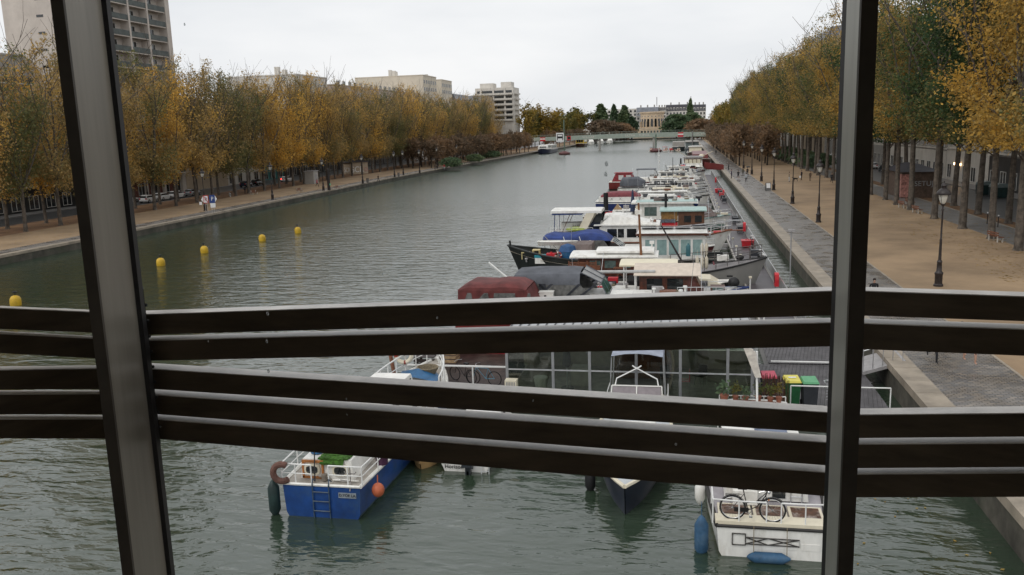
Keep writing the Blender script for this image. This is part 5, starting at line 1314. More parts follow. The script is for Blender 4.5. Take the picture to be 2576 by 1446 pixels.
# plants, parasol and reed screen at the cruiser's front
PLANT = mat('plant_green', (.05, .11, .03), .7, var=.3); TERRA = mat('terracotta', (.24, .085, .05), .8, var=.15)
fx, fy, fz = 2.3, 33.4, 2.3
g = MB()
for k in range(7): g.tube([(2.2 + .1 * k, -1.1 + .05 * k, 2.36), (2.5 + .08 * k, .9 - .06 * k, 2.38)], .018, 4)
w_.part(g, 'stowed_canes', TEAK)
w_.rail([(3.1, 1.15, 2.3), (3.1, .4, 2.3), (3.1, -.4, 2.3), (3.1, -1.15, 2.3)], .18, m=WHITERAIL, mid=False)
def pot_plant(x, y, z, s, kind, lab):
    t = thing('potted_plant', lab, 'potted plant', (x, y, z), 0, 'potted plants on the white cruiser roof')
    MB().lathe([(.11 * s, 0), (.15 * s, .26 * s), (.17 * s, .26 * s), (.17 * s, .32 * s)], 9).build('pot', TERRA, t, True)
    rng = np.random.default_rng(int(x * 100) % 97 + 3); n = 70
    C = rng.normal(size=(n, 3)) * np.array([.14, .14, .17]) * s + np.array([0, 0, (.55 if kind else .75) * s])
    o = bpy.data.objects.new('foliage', mesh_from_quads('foliage', leaf_quads(C, None, rng, .085 * s), LEAF_GRN if kind else LEAF_OLV, rng.random(n))); COL.objects.link(o); o.parent = t
for i, (x_, y_, k) in enumerate(((1.55, 30.2, 1), (1.95, 30.35, 0), (2.3, 30.3, 1), (2.75, 30.4, 0), (3.15, 30.3, 0), (3.45, 30.35, 0))):
    pot_plant(x_, y_, 2.30, .95 if i == 0 else .7, k, ['bushy bright green potted plant left of the parasol', 'small potted plant just left of the parasol', 'potted plant at the foot of the parasol', 'potted plant just right of the parasol', 'thin potted plant before the reed screen', 'rightmost potted plant before the reed screen'][i])
t = thing('parasol', 'folded off white parasol leaning on the roof of the white cruiser', 'parasol', (2.62, 29.9, 2.30))
MB().tube([(.05, 0, 0), (.0, 0, 2.0)], .04, 8).build('pole', WHITERAIL, t)
g = MB(); 
for k in range(9):
    a = -1.2 + k * .3; g.hexa([(-.05 + .02 * k, -.18, 1.1 + .0 * k), (.0 + .02 * k, -.16, 1.1), (.0 + .02 * k, .16, 1.1), (-.05 + .02 * k, .18, 1.1), (-.62 + .065 * k, -.08, 2.55 - .07 * k), (-.58 + .065 * k, -.06, 2.56 - .07 * k), (-.58 + .065 * k, .06, 2.56 - .07 * k), (-.62 + .065 * k, .08, 2.55 - .07 * k)])
g.build('canopy', mat('parasol_canvas', (.60, .56, .50), .9, var=.12, scale=6), t)
g = MB(); rr2 = random.Random(3)
for k in range(90):
    x_ = k * .0115; g.tube([(x_, rr2.uniform(-.04, .04), 0), (x_ + rr2.uniform(-.03, .03), rr2.uniform(-.05, .05), 1.45 + rr2.uniform(-.12, .1) - .25 * (x_ / 1.03) ** 3)], .009, 3)
tag(g.build('reed_screen', mat('dark_reed', (.075, .035, .02), .9, var=.4, scale=12), None, loc=(3.25, 34.1, .75), rz=.1), 'dark brown reed screen between the parasol and the wheelie bins', 'screen')
# the bicycle on the stern of the white cruiser ----------------------
BK = mat('bike_black', (.015, .013, .013), .35, var=.2); CHR = mat('bike_chrome', (.6, .6, .6), .2, metal=.9, var=.05)
t = thing('bicycle', 'black roadster bicycle leaning on the stern rail of the white cruiser', 'bicycle', (2.02, 23.42, 1.05), R(-3)); 
WR = .35
def wheel(x, name='wheel'):
    g = MB(); g.tube([(x + WR * cos(a), 0, WR + WR * sin(a)) for a in [2 * pi * k / 36 for k in range(36)]], .021, 7, closed=True); w = g.build(name, TYRE, t, True)
    g = MB(); g.tube([(x + (WR - .03) * cos(a), 0, WR + (WR - .03) * sin(a)) for a in [2 * pi * k / 36 for k in range(36)]], .010, 5, closed=True)
    for k in range(20):
        a = 2 * pi * k / 20; g.tube([(x, .02 * (-1) ** k, WR), (x + (WR - .03) * cos(a), 0, WR + (WR - .03) * sin(a))], .0022, 3)
    g.tube([(x, -.05, WR), (x, .05, WR)], .02, 6); g.build('rim_and_spokes', CHR, w)
    return w
wheel(-.54); wheel(.55)
g = MB(); g.tube([(-.54, 0, WR), (-.12, 0, .31)], .012, 6); g.tube([(-.54, 0, WR), (-.22, 0, .80)], .010, 6); g.tube([(-.12, 0, .31), (-.26, 0, .92)], .015, 6); g.tube([(-.12, 0, .31), (.12, 0, .42), (.36, 0, .78)], .016, 6); g.tube([(-.17, 0, .52), (.1, 0, .58), (.37, 0, .86)], .014, 6); g.tube([(.35, 0, .74), (.39, 0, .92)], .018, 6); g.tube([(.36, 0, .76), (.42, 0, .5), (.55, 0, WR)], .013, 6)
g.build('frame', BK, t, True)
g = MB(); g.box((-.28, 0, .97), (.25, .16, .06), taper=.85); g.tube([(-.14, 0, .97), (-.05, 0, .985)], .028, 6); g.build('saddle', BK, t, True)
g = MB(); g.tube([(.39, 0, .92), (.37, 0, 1.02)], .013, 6); g.tube([(.16, -.27, .98), (.30, -.27, 1.02), (.40, -.15, 1.03), (.40, .15, 1.03), (.30, .27, 1.02), (.16, .27, .98)], .012, 6); g.build('handlebar', CHR, t, True)
g = MB()
for x_, a0, a1 in ((-.54, .2, 3.5), (.55, .6, 3.0)):
    P = [(x_ + (WR + .035) * cos(a0 + (a1 - a0) * k / 14), WR + (WR + .035) * sin(a0 + (a1 - a0) * k / 14)) for k in range(15)]
    g.loft([[(p[0], -.028, p[1]), (p[0], .028, p[1]), (p[0] * 1.0, .028, p[1] + .006), (p[0], -.028, p[1] + .006)] for p in P], closed=True)
g.build('mudguard', BK, t)
g = MB(); g.tube([(-.12 + .085 * cos(a), -.05, .31 + .085 * sin(a)) for a in [2 * pi * k / 18 for k in range(18)]], .008, 4, closed=True); g.tube([(-.12, -.07, .31), (-.04, -.07, .17)], .010, 5); g.box((-.04, -.12, .165), (.09, .1, .025)); g.tube([(-.12, .07, .31), (-.2, .07, .45)], .010, 5); g.box((-.2, .12, .455), (.09, .1, .025)); g.build('crankset', CHR, t)
MB().b2(-.5, -.1, -.075, -.055, .27, .40).build('chain_case', BK, t)
g = MB(); g.tube([(-.75, 0, .74), (-.3, 0, .76)], .008, 5); g.tube([(-.75, -.06, .74), (-.35, -.06, .76)], .006, 4); g.tube([(-.75, .06, .74), (-.35, .06, .76)], .006, 4); g.tube([(-.72, .06, .74), (-.54, .06, WR)], .006, 4); g.build('rear_rack', BK, t)
MB().ell((.44, 0, .88), (.05, .05, .055), 8, 6).build('headlamp', CHR, t)
MB().box((.44, 0, .66), (.03, .06, .04)).build('reflector', mat('reflector_orange', (.6, .18, .03), .3), t)
# ------------------------------------------------------------------ floating pavilion, decks, pontoon
DECKB = mat('dark_brown_planks', (.05, .034, .029), .55, var=.3, scale=2.5, spec=.25)
DECKGREY = mat('dark_grey_planks', (.075, .07, .074), .5, var=.22, scale=2.5, spec=.3)
ALU = mat('brushed_aluminium', (.33, .335, .345), .4, metal=.5, var=.06)
RIBROOF = mat('ribbed_zinc', (.40, .41, .42), .35, metal=.25, var=.06, scale=.8)
def planks(name, poly, z, m, step=.16, gap=.012, ang=0.0, parent=None):
    """plank deck clipped to a rectangle poly=(x0,x1,y0,y1); planks run along the direction ang"""
    x0, x1, y0, y1 = poly; b = MB(); c, s = cos(ang), sin(ang); D = abs(x1 - x0) + abs(y1 - y0); mx_, my_ = (x0 + x1) / 2, (y0 + y1) / 2
    k = -D
    def clip(P):
        for ax, lim, sg in ((0, x0, 1), (0, x1, -1), (1, y0, 1), (1, y1, -1)):
            Q = []
            for i in range(len(P)):
                a, bb = P[i - 1], P[i]; da, db = sg * (a[ax] - lim), sg * (bb[ax] - lim)
                if (da >= 0) != (db >= 0):
                    t = da / (da - db); Q.append((a[0] + (bb[0] - a[0]) * t, a[1] + (bb[1] - a[1]) * t))
                if db >= 0: Q.append(bb)
            P = Q
            if not P: return P
        return P
    while k < D:
        P = [(mx_ + u * c - v * s, my_ + u * s + v * c) for u, v in ((-D, k), (D, k), (D, k + step - gap), (-D, k + step - gap))]
        P = clip(P)
        if len(P) >= 3: b.prism(P, z - .04, z, 'z')
        k += step
    return b.build(name, m, parent)
pav = thing('floating_pavilion', 'floating glass pavilion with ribbed metal roof and tall window fronts', 'pavilion', (-2.2, 37.8, 0))
ox, oy = -2.2, 37.8
PX0, PX1, PY0, PY1 = -7.55, 3.0, 35.5, 40.6
def pb(mb, name, m, par=None): return mb.build(name, m, par or pav)
pb(MB().b2(PX0 - ox, PX1 - ox, PY0 - oy, PY1 - oy, -.6, .56), 'pontoon_hull', GREYD)
pb(MB().b2(PX0 + .05 - ox, PX1 - .05 - ox, PY0 + .05 - oy, PY1 - .05 - oy, .561, .60), 'floor', mat('pavilion_floor', (.24, .22, .18), .5, var=.2))
ZR = 3.15
g = MB(); g.hexa([(PX0 - .15 - ox, PY0 - .2 - oy, ZR), (PX1 + .15 - ox, PY0 - .2 - oy, ZR), (PX1 + .15 - ox, PY1 + .1 - oy, ZR - .05), (PX0 - .15 - ox, PY1 + .1 - oy, ZR - .05), (PX0 - .15 - ox, PY0 - .2 - oy, ZR + .16), (PX1 + .15 - ox, PY0 - .2 - oy, ZR + .16), (PX1 + .15 - ox, PY1 + .1 - oy, ZR + .11), (PX0 - .15 - ox, PY1 + .1 - oy, ZR + .11)]); rf = pb(g, 'roof', RIBROOF)
g = MB(); n = 27
for i in range(n + 1):
    x_ = PX0 - .1 - ox + (PX1 - PX0 + .2) * i / n
    g.hexa([(x_ - .025, PY0 - .19 - oy, ZR + .161), (x_ + .025, PY0 - .19 - oy, ZR + .161), (x_ + .025, PY1 + .09 - oy, ZR + .111), (x_ - .025, PY1 + .09 - oy, ZR + .111), (x_ - .012, PY0 - .19 - oy, ZR + .23), (x_ + .012, PY0 - .19 - oy, ZR + .23), (x_ + .012, PY1 + .09 - oy, ZR + .18), (x_ - .012, PY1 + .09 - oy, ZR + .18)])
pb(g, 'roof_rib', mat('rib_dark', (.16, .165, .17), .5), rf)
GL = clear_glass('pavilion_glass', (.80, .84, .79), 1.0, 1.55)
mull = [PX0 + .05, -5.45, -3.85, -1.85, -.0, 1.95, PX1 - .05]
for x_ in mull: pb(MB().b2(x_ - .06 - ox, x_ + .06 - ox, PY0 - .02 - oy, PY0 + .12 - oy, .6, ZR - .002), 'mullion', ALU)
for a, c in zip(mull, mull[1:]):
    pb(MB().b2(a + .06 - ox, c - .06 - ox, PY0 + .02 - oy, PY0 + .04 - oy, .62, ZR - .05), 'glass_pane', GL)
    pb(MB().b2(a + .06 - ox, c - .06 - ox, PY0 - .015 - oy, PY0 + .018 - oy, 1.78, 1.84), 'transom_bar', mat('transom_light', (.5, .51, .52), .35, metal=.4))
for x_ in (PX0, PX1 - .04): pb(MB().b2(x_ - ox, x_ + .03 - ox, PY0 + .13 - oy, PY1 - .15 - oy, .62, ZR - .07), 'side_pane', GL)
pb(MB().b2(PX0 - ox, PX1 - ox, PY1 - .12 - oy, PY1 - oy, .6, 1.5), 'back_wall', mat('pavilion_back', (.30, .27, .20), .7, var=.3, scale=.5))
pb(MB().b2(PX0 - ox, PX1 - ox, PY1 - .10 - oy, PY1 - .07 - oy, 1.51, ZR - .06), 'back_pane', GL)
pb(MB().b2(-3.0 - ox, -.4 - ox, 38.6 - oy, 38.9 - oy, .605, 2.6), 'brown_curtain', mat('brown_drape', (.13, .055, .03), .9, var=.3, scale=3))
pb(MB().b2(-4.9 - ox, -4.0 - ox, 37.2 - oy, 38.0 - oy, .605, 1.4), 'counter', mat('counter_pale', (.30, .28, .22), .6))
t = thing('umbrella', 'closed black umbrella standing behind the pavilion glass', 'umbrella', (-5.0, 36.7, .6)); MB().tube([(0, 0, 0), (0, 0, 1.2)], .025, 6).build('pole', STEEL, t); MB().lathe([(.05, 1.0), (.20, 1.15), (.14, 2.1), (.03, 2.4)], 9).build('canopy', BLACK, t); MB().lathe([(.3, 0), (.28, .08)], 10).build('base', BLACK, t)
for i, (x_, y_) in enumerate(((.2, 37.0), (.9, 37.8), (-.6, 37.5))):
    t = thing('chair', ['red chair behind the pavilion glass right of centre', 'dark chair further right behind the pavilion glass', 'dark chair beside the red one behind the glass'][i], 'chair', (x_, y_, .6), i)
    cm = RED if i == 0 else BLACK
    MB().b2(-.22, .22, -.22, .22, .43, .47).build('seat', cm, t); MB().b2(.18, .22, -.22, .22, .47, .92).build('backrest', cm, t)
    for sx in (-.2, .2):
        for sy in (-.2, .2): MB().tube([(sx, sy, 0), (sx, sy, .43)], .014, 5).build('leg', STEEL, t)
t = thing('planter', 'white planter with a dark plant behind the left glass front', 'planter', (-6.2, 36.6, .6)); MB().lathe([(.24, 0), (.30, .5), (.33, .5), (.33, .56)], 10).build('pot', WHITE, t)
# terrace deck on the left
ter = thing('terrace_deck', 'dark wet plank terrace with diagonal boards left of the pavilion', 'deck', (-10, 39.2, 0))
def tloc(o): o.location = (10, -39.2, 0); return o
tloc(planks('boards', (-12.6, -7.6, 36.35, 42.6), .62, DECKB, .15, .012, R(50), ter))
MB().b2(-2.6, 2.4, -2.9, 3.4, -.5, .55).build('float', GREYD, ter)
g = MB()
for x_ in (-2.5, -.9, .7, 2.35): g.b2(x_ - .03, x_ + .03, -2.80, -2.74, .62, 1.62)
g.b2(-2.55, 2.4, -2.82, -2.72, 1.60, 1.66); g.build('handrail', WHITERAIL, ter)
t = thing('terrace_counter', 'long red counter with pale items along the back of the terrace', 'counter', (-10.2, 42.45, .62)); MB().b2(-1.9, 1.75, -.12, .12, 0, 1.0).build('front', mat('counter_red', (.30, .018, .025), .5, var=.12), t); MB().b2(-1.95, 1.8, -.22, .2, 1.001, 1.05).build('top', CREAM, t); MB().b2(-.2, .3, -.15, -.125, .2, .75).b2(.9, 1.4, -.15, -.125, .35, .8).build('panel', CREAM, t)
def crate(x, y, z, sx, sy, sz, m, lab, slat=True):
    t = thing('slatted_crate', lab, 'crate', (x, y, z)); n = 5
    for k in range(n): MB().b2(-sx / 2, sx / 2, -sy / 2, -sy / 2 + .03, k * sz / n, k * sz / n + sz / n * .7).b2(-sx / 2, -sx / 2 + .03, -sy / 2 + .031, sy / 2, k * sz / n, k * sz / n + sz / n * .7).b2(sx / 2 - .03, sx / 2, -sy / 2 + .031, sy / 2, k * sz / n, k * sz / n + sz / n * .7).build('slat', m, t)
    MB().b2(-sx / 2, sx / 2, -sy / 2, sy / 2, sz, sz + .03).build('lid', m, t)
crate(-11.9, 38.0, .62, 1.0, 1.3, 1.1, mat('dark_slat', (.035, .025, .022), .6, var=.3), 'tall dark slatted box at the left edge of the terrace')
crate(-11.7, 40.9, .62, 1.0, .9, 1.0, PLANKW, 'pale slatted box at the back left of the terrace')
t = thing('white_table', 'small white table on the back of the terrace', 'table', (-8.0, 41.6, .62)); MB().b2(-.5, .5, -.35, .35, .68, .72).build('tabletop', CREAM, t)
for sx in (-.45, .45):
    for sy in (-.3, .3): MB().tube([(sx, sy, 0), (sx, sy, .68)], .02, 5).build('leg', CREAM, t)
t = thing('air_conditioner', 'cream ventilation box at the left corner of the pavilion front', 'ventilation box', (-7.25, 35.15, .6)); MB().b2(-.26, .26, -.2, .2, 0, .85).build('case', CREAM, t)
for k in range(6): MB().b2(-.2 + k * .07, -.16 + k * .07, -.21, -.201, .5, .78).build('grille_bar', GREYD, t)
def bike(x, y, z, rz, lab, m, grp=None):
    t = thing('bicycle', lab, 'bicycle', (x, y, z), rz, grp); g = MB()
    for xx in (-.53, .53):
        MB().tube([(xx + .33 * cos(a), 0, .33 + .33 * sin(a)) for a in [2 * pi * k / 20 for k in range(20)]], .022, 5, closed=True).build('wheel', TYRE, t)
    g.tube([(-.53, 0, .33), (-.1, 0, .3), (.35, 0, .8), (-.22, 0, .8), (-.1, 0, .3)], .018, 5); g.tube([(-.53, 0, .33), (-.22, 0, .8)], .012, 5); g.tube([(.35, 0, .88), (.53, 0, .33)], .015, 5); g.build('frame', m, t)
    MB().box((-.25, 0, .92), (.24, .13, .06)).build('saddle', BLACK, t); MB().tube([(.28, -.26, .98), (.36, 0, 1.0), (.28, .26, .98)], .014, 5).build('handlebar', STEEL, t)
    return t
bike(-8.9, 36.9, .62, R(170), 'bicycle with a pale blue frame behind the terrace handrail', mat('bike_pale_blue', (.12, .28, .38), .4))
bike(-10.0, 37.3, .62, R(150), 'dark bicycle parked left of the pale blue one', BK)
# right hand deck with bins
dk = thing('service_deck', 'dark grey plank deck joining the pavilion to the long pontoon', 'deck', (5.6, 40, 0))
planks('boards', (3.5, 8.3, 34.6, 41.4), .62, DECKGREY, .17, .014, R(80), dk).location = (-5.6, -40, 0)
planks('boards', (4.2, 8.3, 41.6, 47.2), .64, DECKGREY, .17, .014, R(80), dk).location = (-5.6, -40, 0)
MB().b2(-2.1, 2.7, -5.4, 1.4, -.5, .575).b2(-1.4, 2.7, 1.6, 7.2, -.5, .59).build('float', GREYD, dk)
g = MB(); g.tube([(-1.3, 1.5, .75), (2.6, 1.5, .75)], .05, 6); g.tube([(-1.2, -5.3, 1.62), (2.6, -5.3, 1.62)], .03, 6)
for x_ in (-1.2, .7, 2.6): g.tube([(x_, -5.3, .62), (x_, -5.3, 1.62)], .025, 6)
g.build('handrail', WHITERAIL, dk)
def wbin(x, y, body, lid, lab, h=1.05, w=.62):
    t = thing('wheelie_bin', lab, 'wheelie bin', (x, y, .62), R(5), 'wheelie bins on the service deck')
    MB().box((0, 0, h * .44 + .08), (w * .82, w * .9, h * .88), taper=1.16).build('body', body, t)
    MB().hexa([(-w * .52, -w * .56, h * .97), (w * .52, -w * .56, h * .97), (w * .52, w * .56, h * 1.0), (-w * .52, w * .56, h * 1.0), (-w * .46, -w * .5, h * 1.05), (w * .46, -w * .5, h * 1.05), (w * .46, w * .5, h * 1.12), (-w * .46, w * .5, h * 1.12)]).build('lid', lid, t)
    for s in (-1, 1): MB().prism([(w * .4 + .1 * cos(a), .1 + .1 * sin(a)) for a in [2 * pi * k / 12 for k in range(12)]], s * w * .36, s * w * .46, 'x').build('wheel', TYRE, t)
    MB().tube([(-w * .4, w * .58, h * .95), (w * .4, w * .58, h * .95)], .02, 6).build('handle', body, t)
    return t
BG = mat('bin_green', (.015, .10, .035), .45, var=.12); BD = mat('bin_charcoal', (.035, .038, .045), .45, var=.12)
yb_ = wbin(4.52, 35.35, BG, mat('lid_yellow', (.62, .55, .10), .45, var=.06), 'green wheelie bin with a yellow lid')
MB().b2(-.14, .16, -.05, .1, 1.155, 1.16).build('sticker', SW, yb_)
wbin(5.2, 35.25, BD, mat('lid_green', (.10, .32, .16), .45, var=.08), 'charcoal wheelie bin with a light green lid')
wbin(3.65, 35.9, BD, mat('lid_red', (.46, .06, .10), .45, var=.08), 'wheelie bin with a red lid behind the reed screen')
t = thing('trolley', 'wire shopping trolley beside the charcoal bin', 'trolley', (6.1, 35.3, .62)); g = MB()
for k in range(6): g.tube([(-.3 + k * .12, -.25, .35), (-.3 + k * .12, -.25, .95)], .008, 4); g.tube([(-.3, -.25, .35 + k * .12), (.3, -.25, .35 + k * .12)], .008, 4)
g.tube([(-.3, -.25, 1.0), (-.3, .25, 1.0), (.3, .25, 1.0), (.3, -.25, 1.0)], .014, 5, closed=True); g.tube([(-.3, -.25, .1), (-.3, -.25, 1.2), (.3, -.25, 1.2), (.3, -.25, .1)], .016, 5); g.build('basket', STEEL, t)
for s in (-1, 1): MB().tube([(s * .3, -.25, .06), (s * .3, -.2, .06)], .06, 8).build('wheel', TYRE, t)
# gangway to the quay
gw = thing('gangway', 'short steel gangway from the service deck to the quay', 'gangway', (8.9, 41.0, 0)); MB().hexa([(-.7, -1.1, .62), (1.1, -1.1, 1.20), (1.1, 1.1, 1.20), (-.7, 1.1, .62), (-.7, -1.1, .78), (1.1, -1.1, 1.36), (1.1, 1.1, 1.36), (-.7, 1.1, .78)]).build('ramp', GREYD, gw)
g = MB()
for yy in (-1.05, 1.05):
    g.tube([(-.7, yy, 1.75), (1.0, yy, 2.3)], .028, 6)
    for k in range(5): g.tube([(-.7 + k * .42, yy, .75 + k * .135), (-.7 + k * .42, yy, 1.75 + k * .135)], .018, 5)
g.build('handrail', STEEL, gw)
# fallen leaves gathered in the corner
rng = np.random.default_rng(9); n = 900
C = np.stack([rng.normal(9.0, .5, n), 30.2 + rng.random(n) ** .5 * 3.4, np.full(n, .02)], 1); C[:, 0] = np.minimum(C[:, 0], 9.15)
LEAFY = leaf_mat('fallen_leaves', [(0, (.18, .12, .03)), (.5, (.42, .26, .05)), (1, (.5, .42, .16))], nscale=1.5)
def flat_leaves(C, size):
    n = len(C); a = rng.random(n) * 2 * pi; s = size * (.6 + .8 * rng.random(n)); V = np.empty((n, 4, 3))
    for k, (r_, o) in enumerate(((1, 0), (.62, pi / 2), (1, pi), (.62, 3 * pi / 2))): V[:, k, 0] = C[:, 0] + np.cos(a + o) * s * r_; V[:, k, 1] = C[:, 1] + np.sin(a + o) * s * r_; V[:, k, 2] = C[:, 2] + .004 * rng.random(n)
    return V.reshape(-1, 3)
n2 = 70; C2 = np.stack([4.6 + rng.random(n2) * 4.6, 20 + rng.random(n2) * 24, np.full(n2, .02)], 1)
Ca = np.vstack([C, C2]); o = bpy.data.objects.new('floating_leaves', mesh_from_quads('floating_leaves', flat_leaves(Ca, .055), LEAFY, rng.random(len(Ca)))); COL.objects.link(o); o['kind'] = 'stuff'; tag(o, 'yellow fallen leaves floating by the right quay wall', 'leaves')
def litter(name, n, x0, x1, y0, y1, z, lab, size):
    C = np.stack([x0 + rng.random(n) * (x1 - x0), y0 + rng.random(n) ** 1.3 * (y1 - y0), np.full(n, z)], 1)
    o = bpy.data.objects.new(name, mesh_from_quads(name, flat_leaves(C, size), LEAFY, rng.random(n))); COL.objects.link(o); o['kind'] = 'stuff'; tag(o, lab, 'leaves')
litter('fallen_leaves', 2600, -88, -74, 70, 200, LZ + .012, 'fallen leaves scattered over the left sand under the trees', .11)
litter('fallen_leaves', 2600, 21, 33, 60, 200, RZ + .012, 'fallen leaves scattered under the right trees', .11)

# ------------------------------------------------------------------ long mooring pontoon
PONT = mat('pontoon_deck', (.085, .075, .082), .5, var=.14, scale=.5, dirt=(.05, .048, .05))
pn = thing('pontoon', 'long grey mooring pontoon with a steel handrail facing the quay', 'pontoon', (5.63, 125, 0))
P0, P1 = 47.3 - 125, 199 - 125
MB().b2(-.9, .9, P0, P1, .1, .58).build('float', GREYD, pn); MB().b2(-1.0, 1.0, P0, P1, .582, .64).build('walkway', PONT, pn)
MB().b2(-1.12, -1.0, P0, P1, .45, .70).b2(1.0, 1.12, P0, P1, .45, .70).build('edge_beam', mat('edge_alu', (.36, .34, .31), .5), pn)
g = MB(); y = P0
g.tube([(1.04, P0, 1.68), (1.04, P1, 1.68)], .035, 6); g.tube([(1.04, P0, .85), (1.04, P1, .85)], .022, 5)
k = 0
while y < P1:
    big = k % 8 == 0
    g.tube([(1.04, y, .64), (1.04, y, 1.68)], .03 if big else .016, 5); y += .34; k += 1
g.build('handrail', STEEL, pn)
for i, y in enumerate([50 + 5.2 * k for k in range(27)]):
    t = thing('mooring_cleat_post', 'pale mooring post on the inner edge of the pontoon', 'mooring post', (4.75, y, .64), 0, 'mooring posts on the pontoon'); MB().tube([(0, 0, 0), (0, 0, .85)], .05, 6).build('post', WHITERAIL, t); MB().b2(-.1, .1, -.1, .1, .85, .97).build('head', CREAM, t)
# finger piers between the boats
for i, y in enumerate((52.9, 57.2, 65.0, 75.0, 85, 95, 103, 118, 128, 138, 150, 160, 170, 182)):
    t = thing('finger_pier', 'narrow finger pier between two moored boats', 'pier', (1.5, y, 0), 0, 'finger piers of the pontoon'); MB().b2(-4.5, 3.0, -.28, .28, .2, .55).build('walkway', GREYD, t); MB().b2(-4.5, -4.1, -.2, .2, -.4, .19).build('float', BLACK, t)
def lifebox(x, y, i):
    t = thing('lifebuoy_box', f'red lifebuoy housing on the pontoon rail, {nth(i)} from the near end', 'lifebuoy box', (x, y, .64), 0, 'red lifebuoy housings on the pontoon')
    g = MB(); g.tube([(0, .0, .0), (0, 0, .5)], .04, 6); g.build('stand', STEEL, t)
    g = MB(); g.prism([(-.36, .45), (.36, .45), (.40, .9), (.36, 1.28), (.2, 1.36), (-.2, 1.36), (-.36, 1.28), (-.40, .9)], -.13, .13, 'x'); g.build('shell', RED, t)
    MB().prism([(.22 * cos(a), .9 + .27 * sin(a)) for a in [2 * pi * k / 16 for k in range(16)]], -.14, -.131, 'x').build('recess', mat('recess_dark_red', (.10, .01, .012), .6), t)
for i, (u, v) in enumerate(((1962, 704), (1875, 571), (1820, 485), (1797, 453))):
    p = onz(u, v, 1.5); lifebox(6.42, p.y, i)
def basket(x, y, lab):
    t = thing('red_tub', lab, 'tub', (x, y, .64), 0, 'red tubs on the pontoon'); MB().box((0, 0, .35), (.95, 1.1, .55), taper=1.12).build('tub', RED, t); MB().box((0, 0, .655), (1.14, 1.3, .06)).build('lid', RED, t); MB().tube([(-.2, 0, .685), (0, 0, .78), (.2, 0, .685)], .03, 6).build('handle', RED, t)
basket(6.1, onz(1888, 612, 1.0).y, 'red tub by the pontoon handrail, nearest of the two'); basket(6.1, onz(1809, 479, 1.0).y, 'red tub by the pontoon handrail, further away')
for i, y in enumerate((71.0, 73.0, 80.5, 82.0, 70.0)):
    bike(6.42, y, .64, R(90), ['black bicycle against the rail near the red tub', 'second black bicycle against the rail near the red tub', 'bicycle against the pontoon rail past the second red housing', 'bicycle in the cluster past the red tub', 'bicycle nearest on the pontoon rail'][i], BK, 'bicycles against the pontoon rail')
def cart(x, y, lab, m): 
    t = thing('hand_cart', lab, 'cart', (x, y, .64), 0, 'carts and bins standing on the pontoon'); t.scale = (.8, .8, .85); MB().box((0, 0, .55), (.75, .95, .6), taper=1.1).build('tray', m, t)
    for s in (-1, 1): MB().prism([(.18 * cos(a), .18 + .18 * sin(a)) for a in [2 * pi * k / 12 for k in range(12)]], s * .36, s * .42, 'x').build('wheel', TYRE, t)
    MB().tube([(-.3, .5, .7), (-.3, .8, 1.15), (.3, .8, 1.15), (.3, .5, .7)], .02, 5).build('handle', STEEL, t)
for i, (y, m) in enumerate(((75.2, BD), (92.5, BD), (94.5, GREYD), (101.5, BD), (103, BD), (128, BD), (133, BD), (138, RED), (143, BD), (149, BD))):
    cart(6.2, y, ['black crate cart by the rail beside the near red tub', 'dark cart half way along the pontoon', 'grey cart behind the dark one on the pontoon', 'dark cart beside the third red housing', 'dark cart behind the third red housing', 'dark cart in the far cluster, nearest', 'dark cart in the far cluster, second', 'cart with red bags in the far cluster', 'dark cart in the far cluster, fourth', 'furthest dark cart on the pontoon'][i], m)
def bikerack(): pass
# lamp mast on the pontoon near end
t = thing('pontoon_lamp', 'thin grey lamp mast at the near end of the pontoon rail', 'lamp', (7.15, 58.4, .3)); MB().tube([(0, 0, 0), (0, 0, 4.7)], .045, 7).build('mast', ALU, t); MB().box((0, 0, 4.75), (.45, .35, .14)).build('head', GREYD, t)
for i, y in enumerate(()):
    pp = MB().tube([(0, 0, -1), (0, 0, 2.6)], .14, 9).build('mooring_pile', GREYD, None, loc=(7.05, y, 0)); tag(pp, 'steel pile holding the pontoon between rail and quay', 'pile', 'mooring piles of the pontoon')
# ------------------------------------------------------------------ boats lying square to the pontoon, nearest first (bow at the pontoon = +x unless said)
MAROONC = mat('maroon_canvas', (.125, .028, .026), .7, var=.22, scale=1.4)
GREYC = mat('slate_grey_canvas', (.095, .102, .118), .75, var=.18, scale=1.2)
BLUEC = mat('blue_canvas', (.028, .055, .20), .75, var=.2, scale=1.4)
REDC = mat('red_canvas', (.23, .025, .03), .7, var=.15)
TAUPE = mat('taupe_canvas', (.17, .135, .125), .8, var=.15)
HULLBLACK = mat('hull_black', (.013, .016, .015), .35, var=.3, scale=.8, stretch=(1, 1, .3), dirt=(.04, .05, .05), dirt_amt=.4)
HULLGREY = mat('hull_grey', (.235, .23, .215), .45, var=.08, scale=.6, stretch=(1, 1, .3), dirt=(.13, .12, .10), dirt_amt=.4)
HULLRED = mat('hull_red', (.16, .022, .02), .4, var=.14, scale=.7, stretch=(1, 1, .3), dirt=(.10, .03, .025), dirt_amt=.5)
HULLBROWN = mat('hull_brown', (.055, .022, .016), .4, var=.2)
TEALROOF = mat('pale_teal_roof', (.36, .50, .47), .45, var=.06, dirt=(.3, .36, .33))
BROWNCAB = mat('brown_plywood', (.115, .05, .026), .6, var=.2, scale=2)
PV = mat('solar_panel_grey', (.13, .14, .17), .18, var=.15, spec=.8)
CLEARP = mat('clear_vinyl', (.13, .13, .125), .3, var=.3, spec=.5)
GREENH = mat('hull_dark_green', (.012, .07, .05), .45, var=.15)

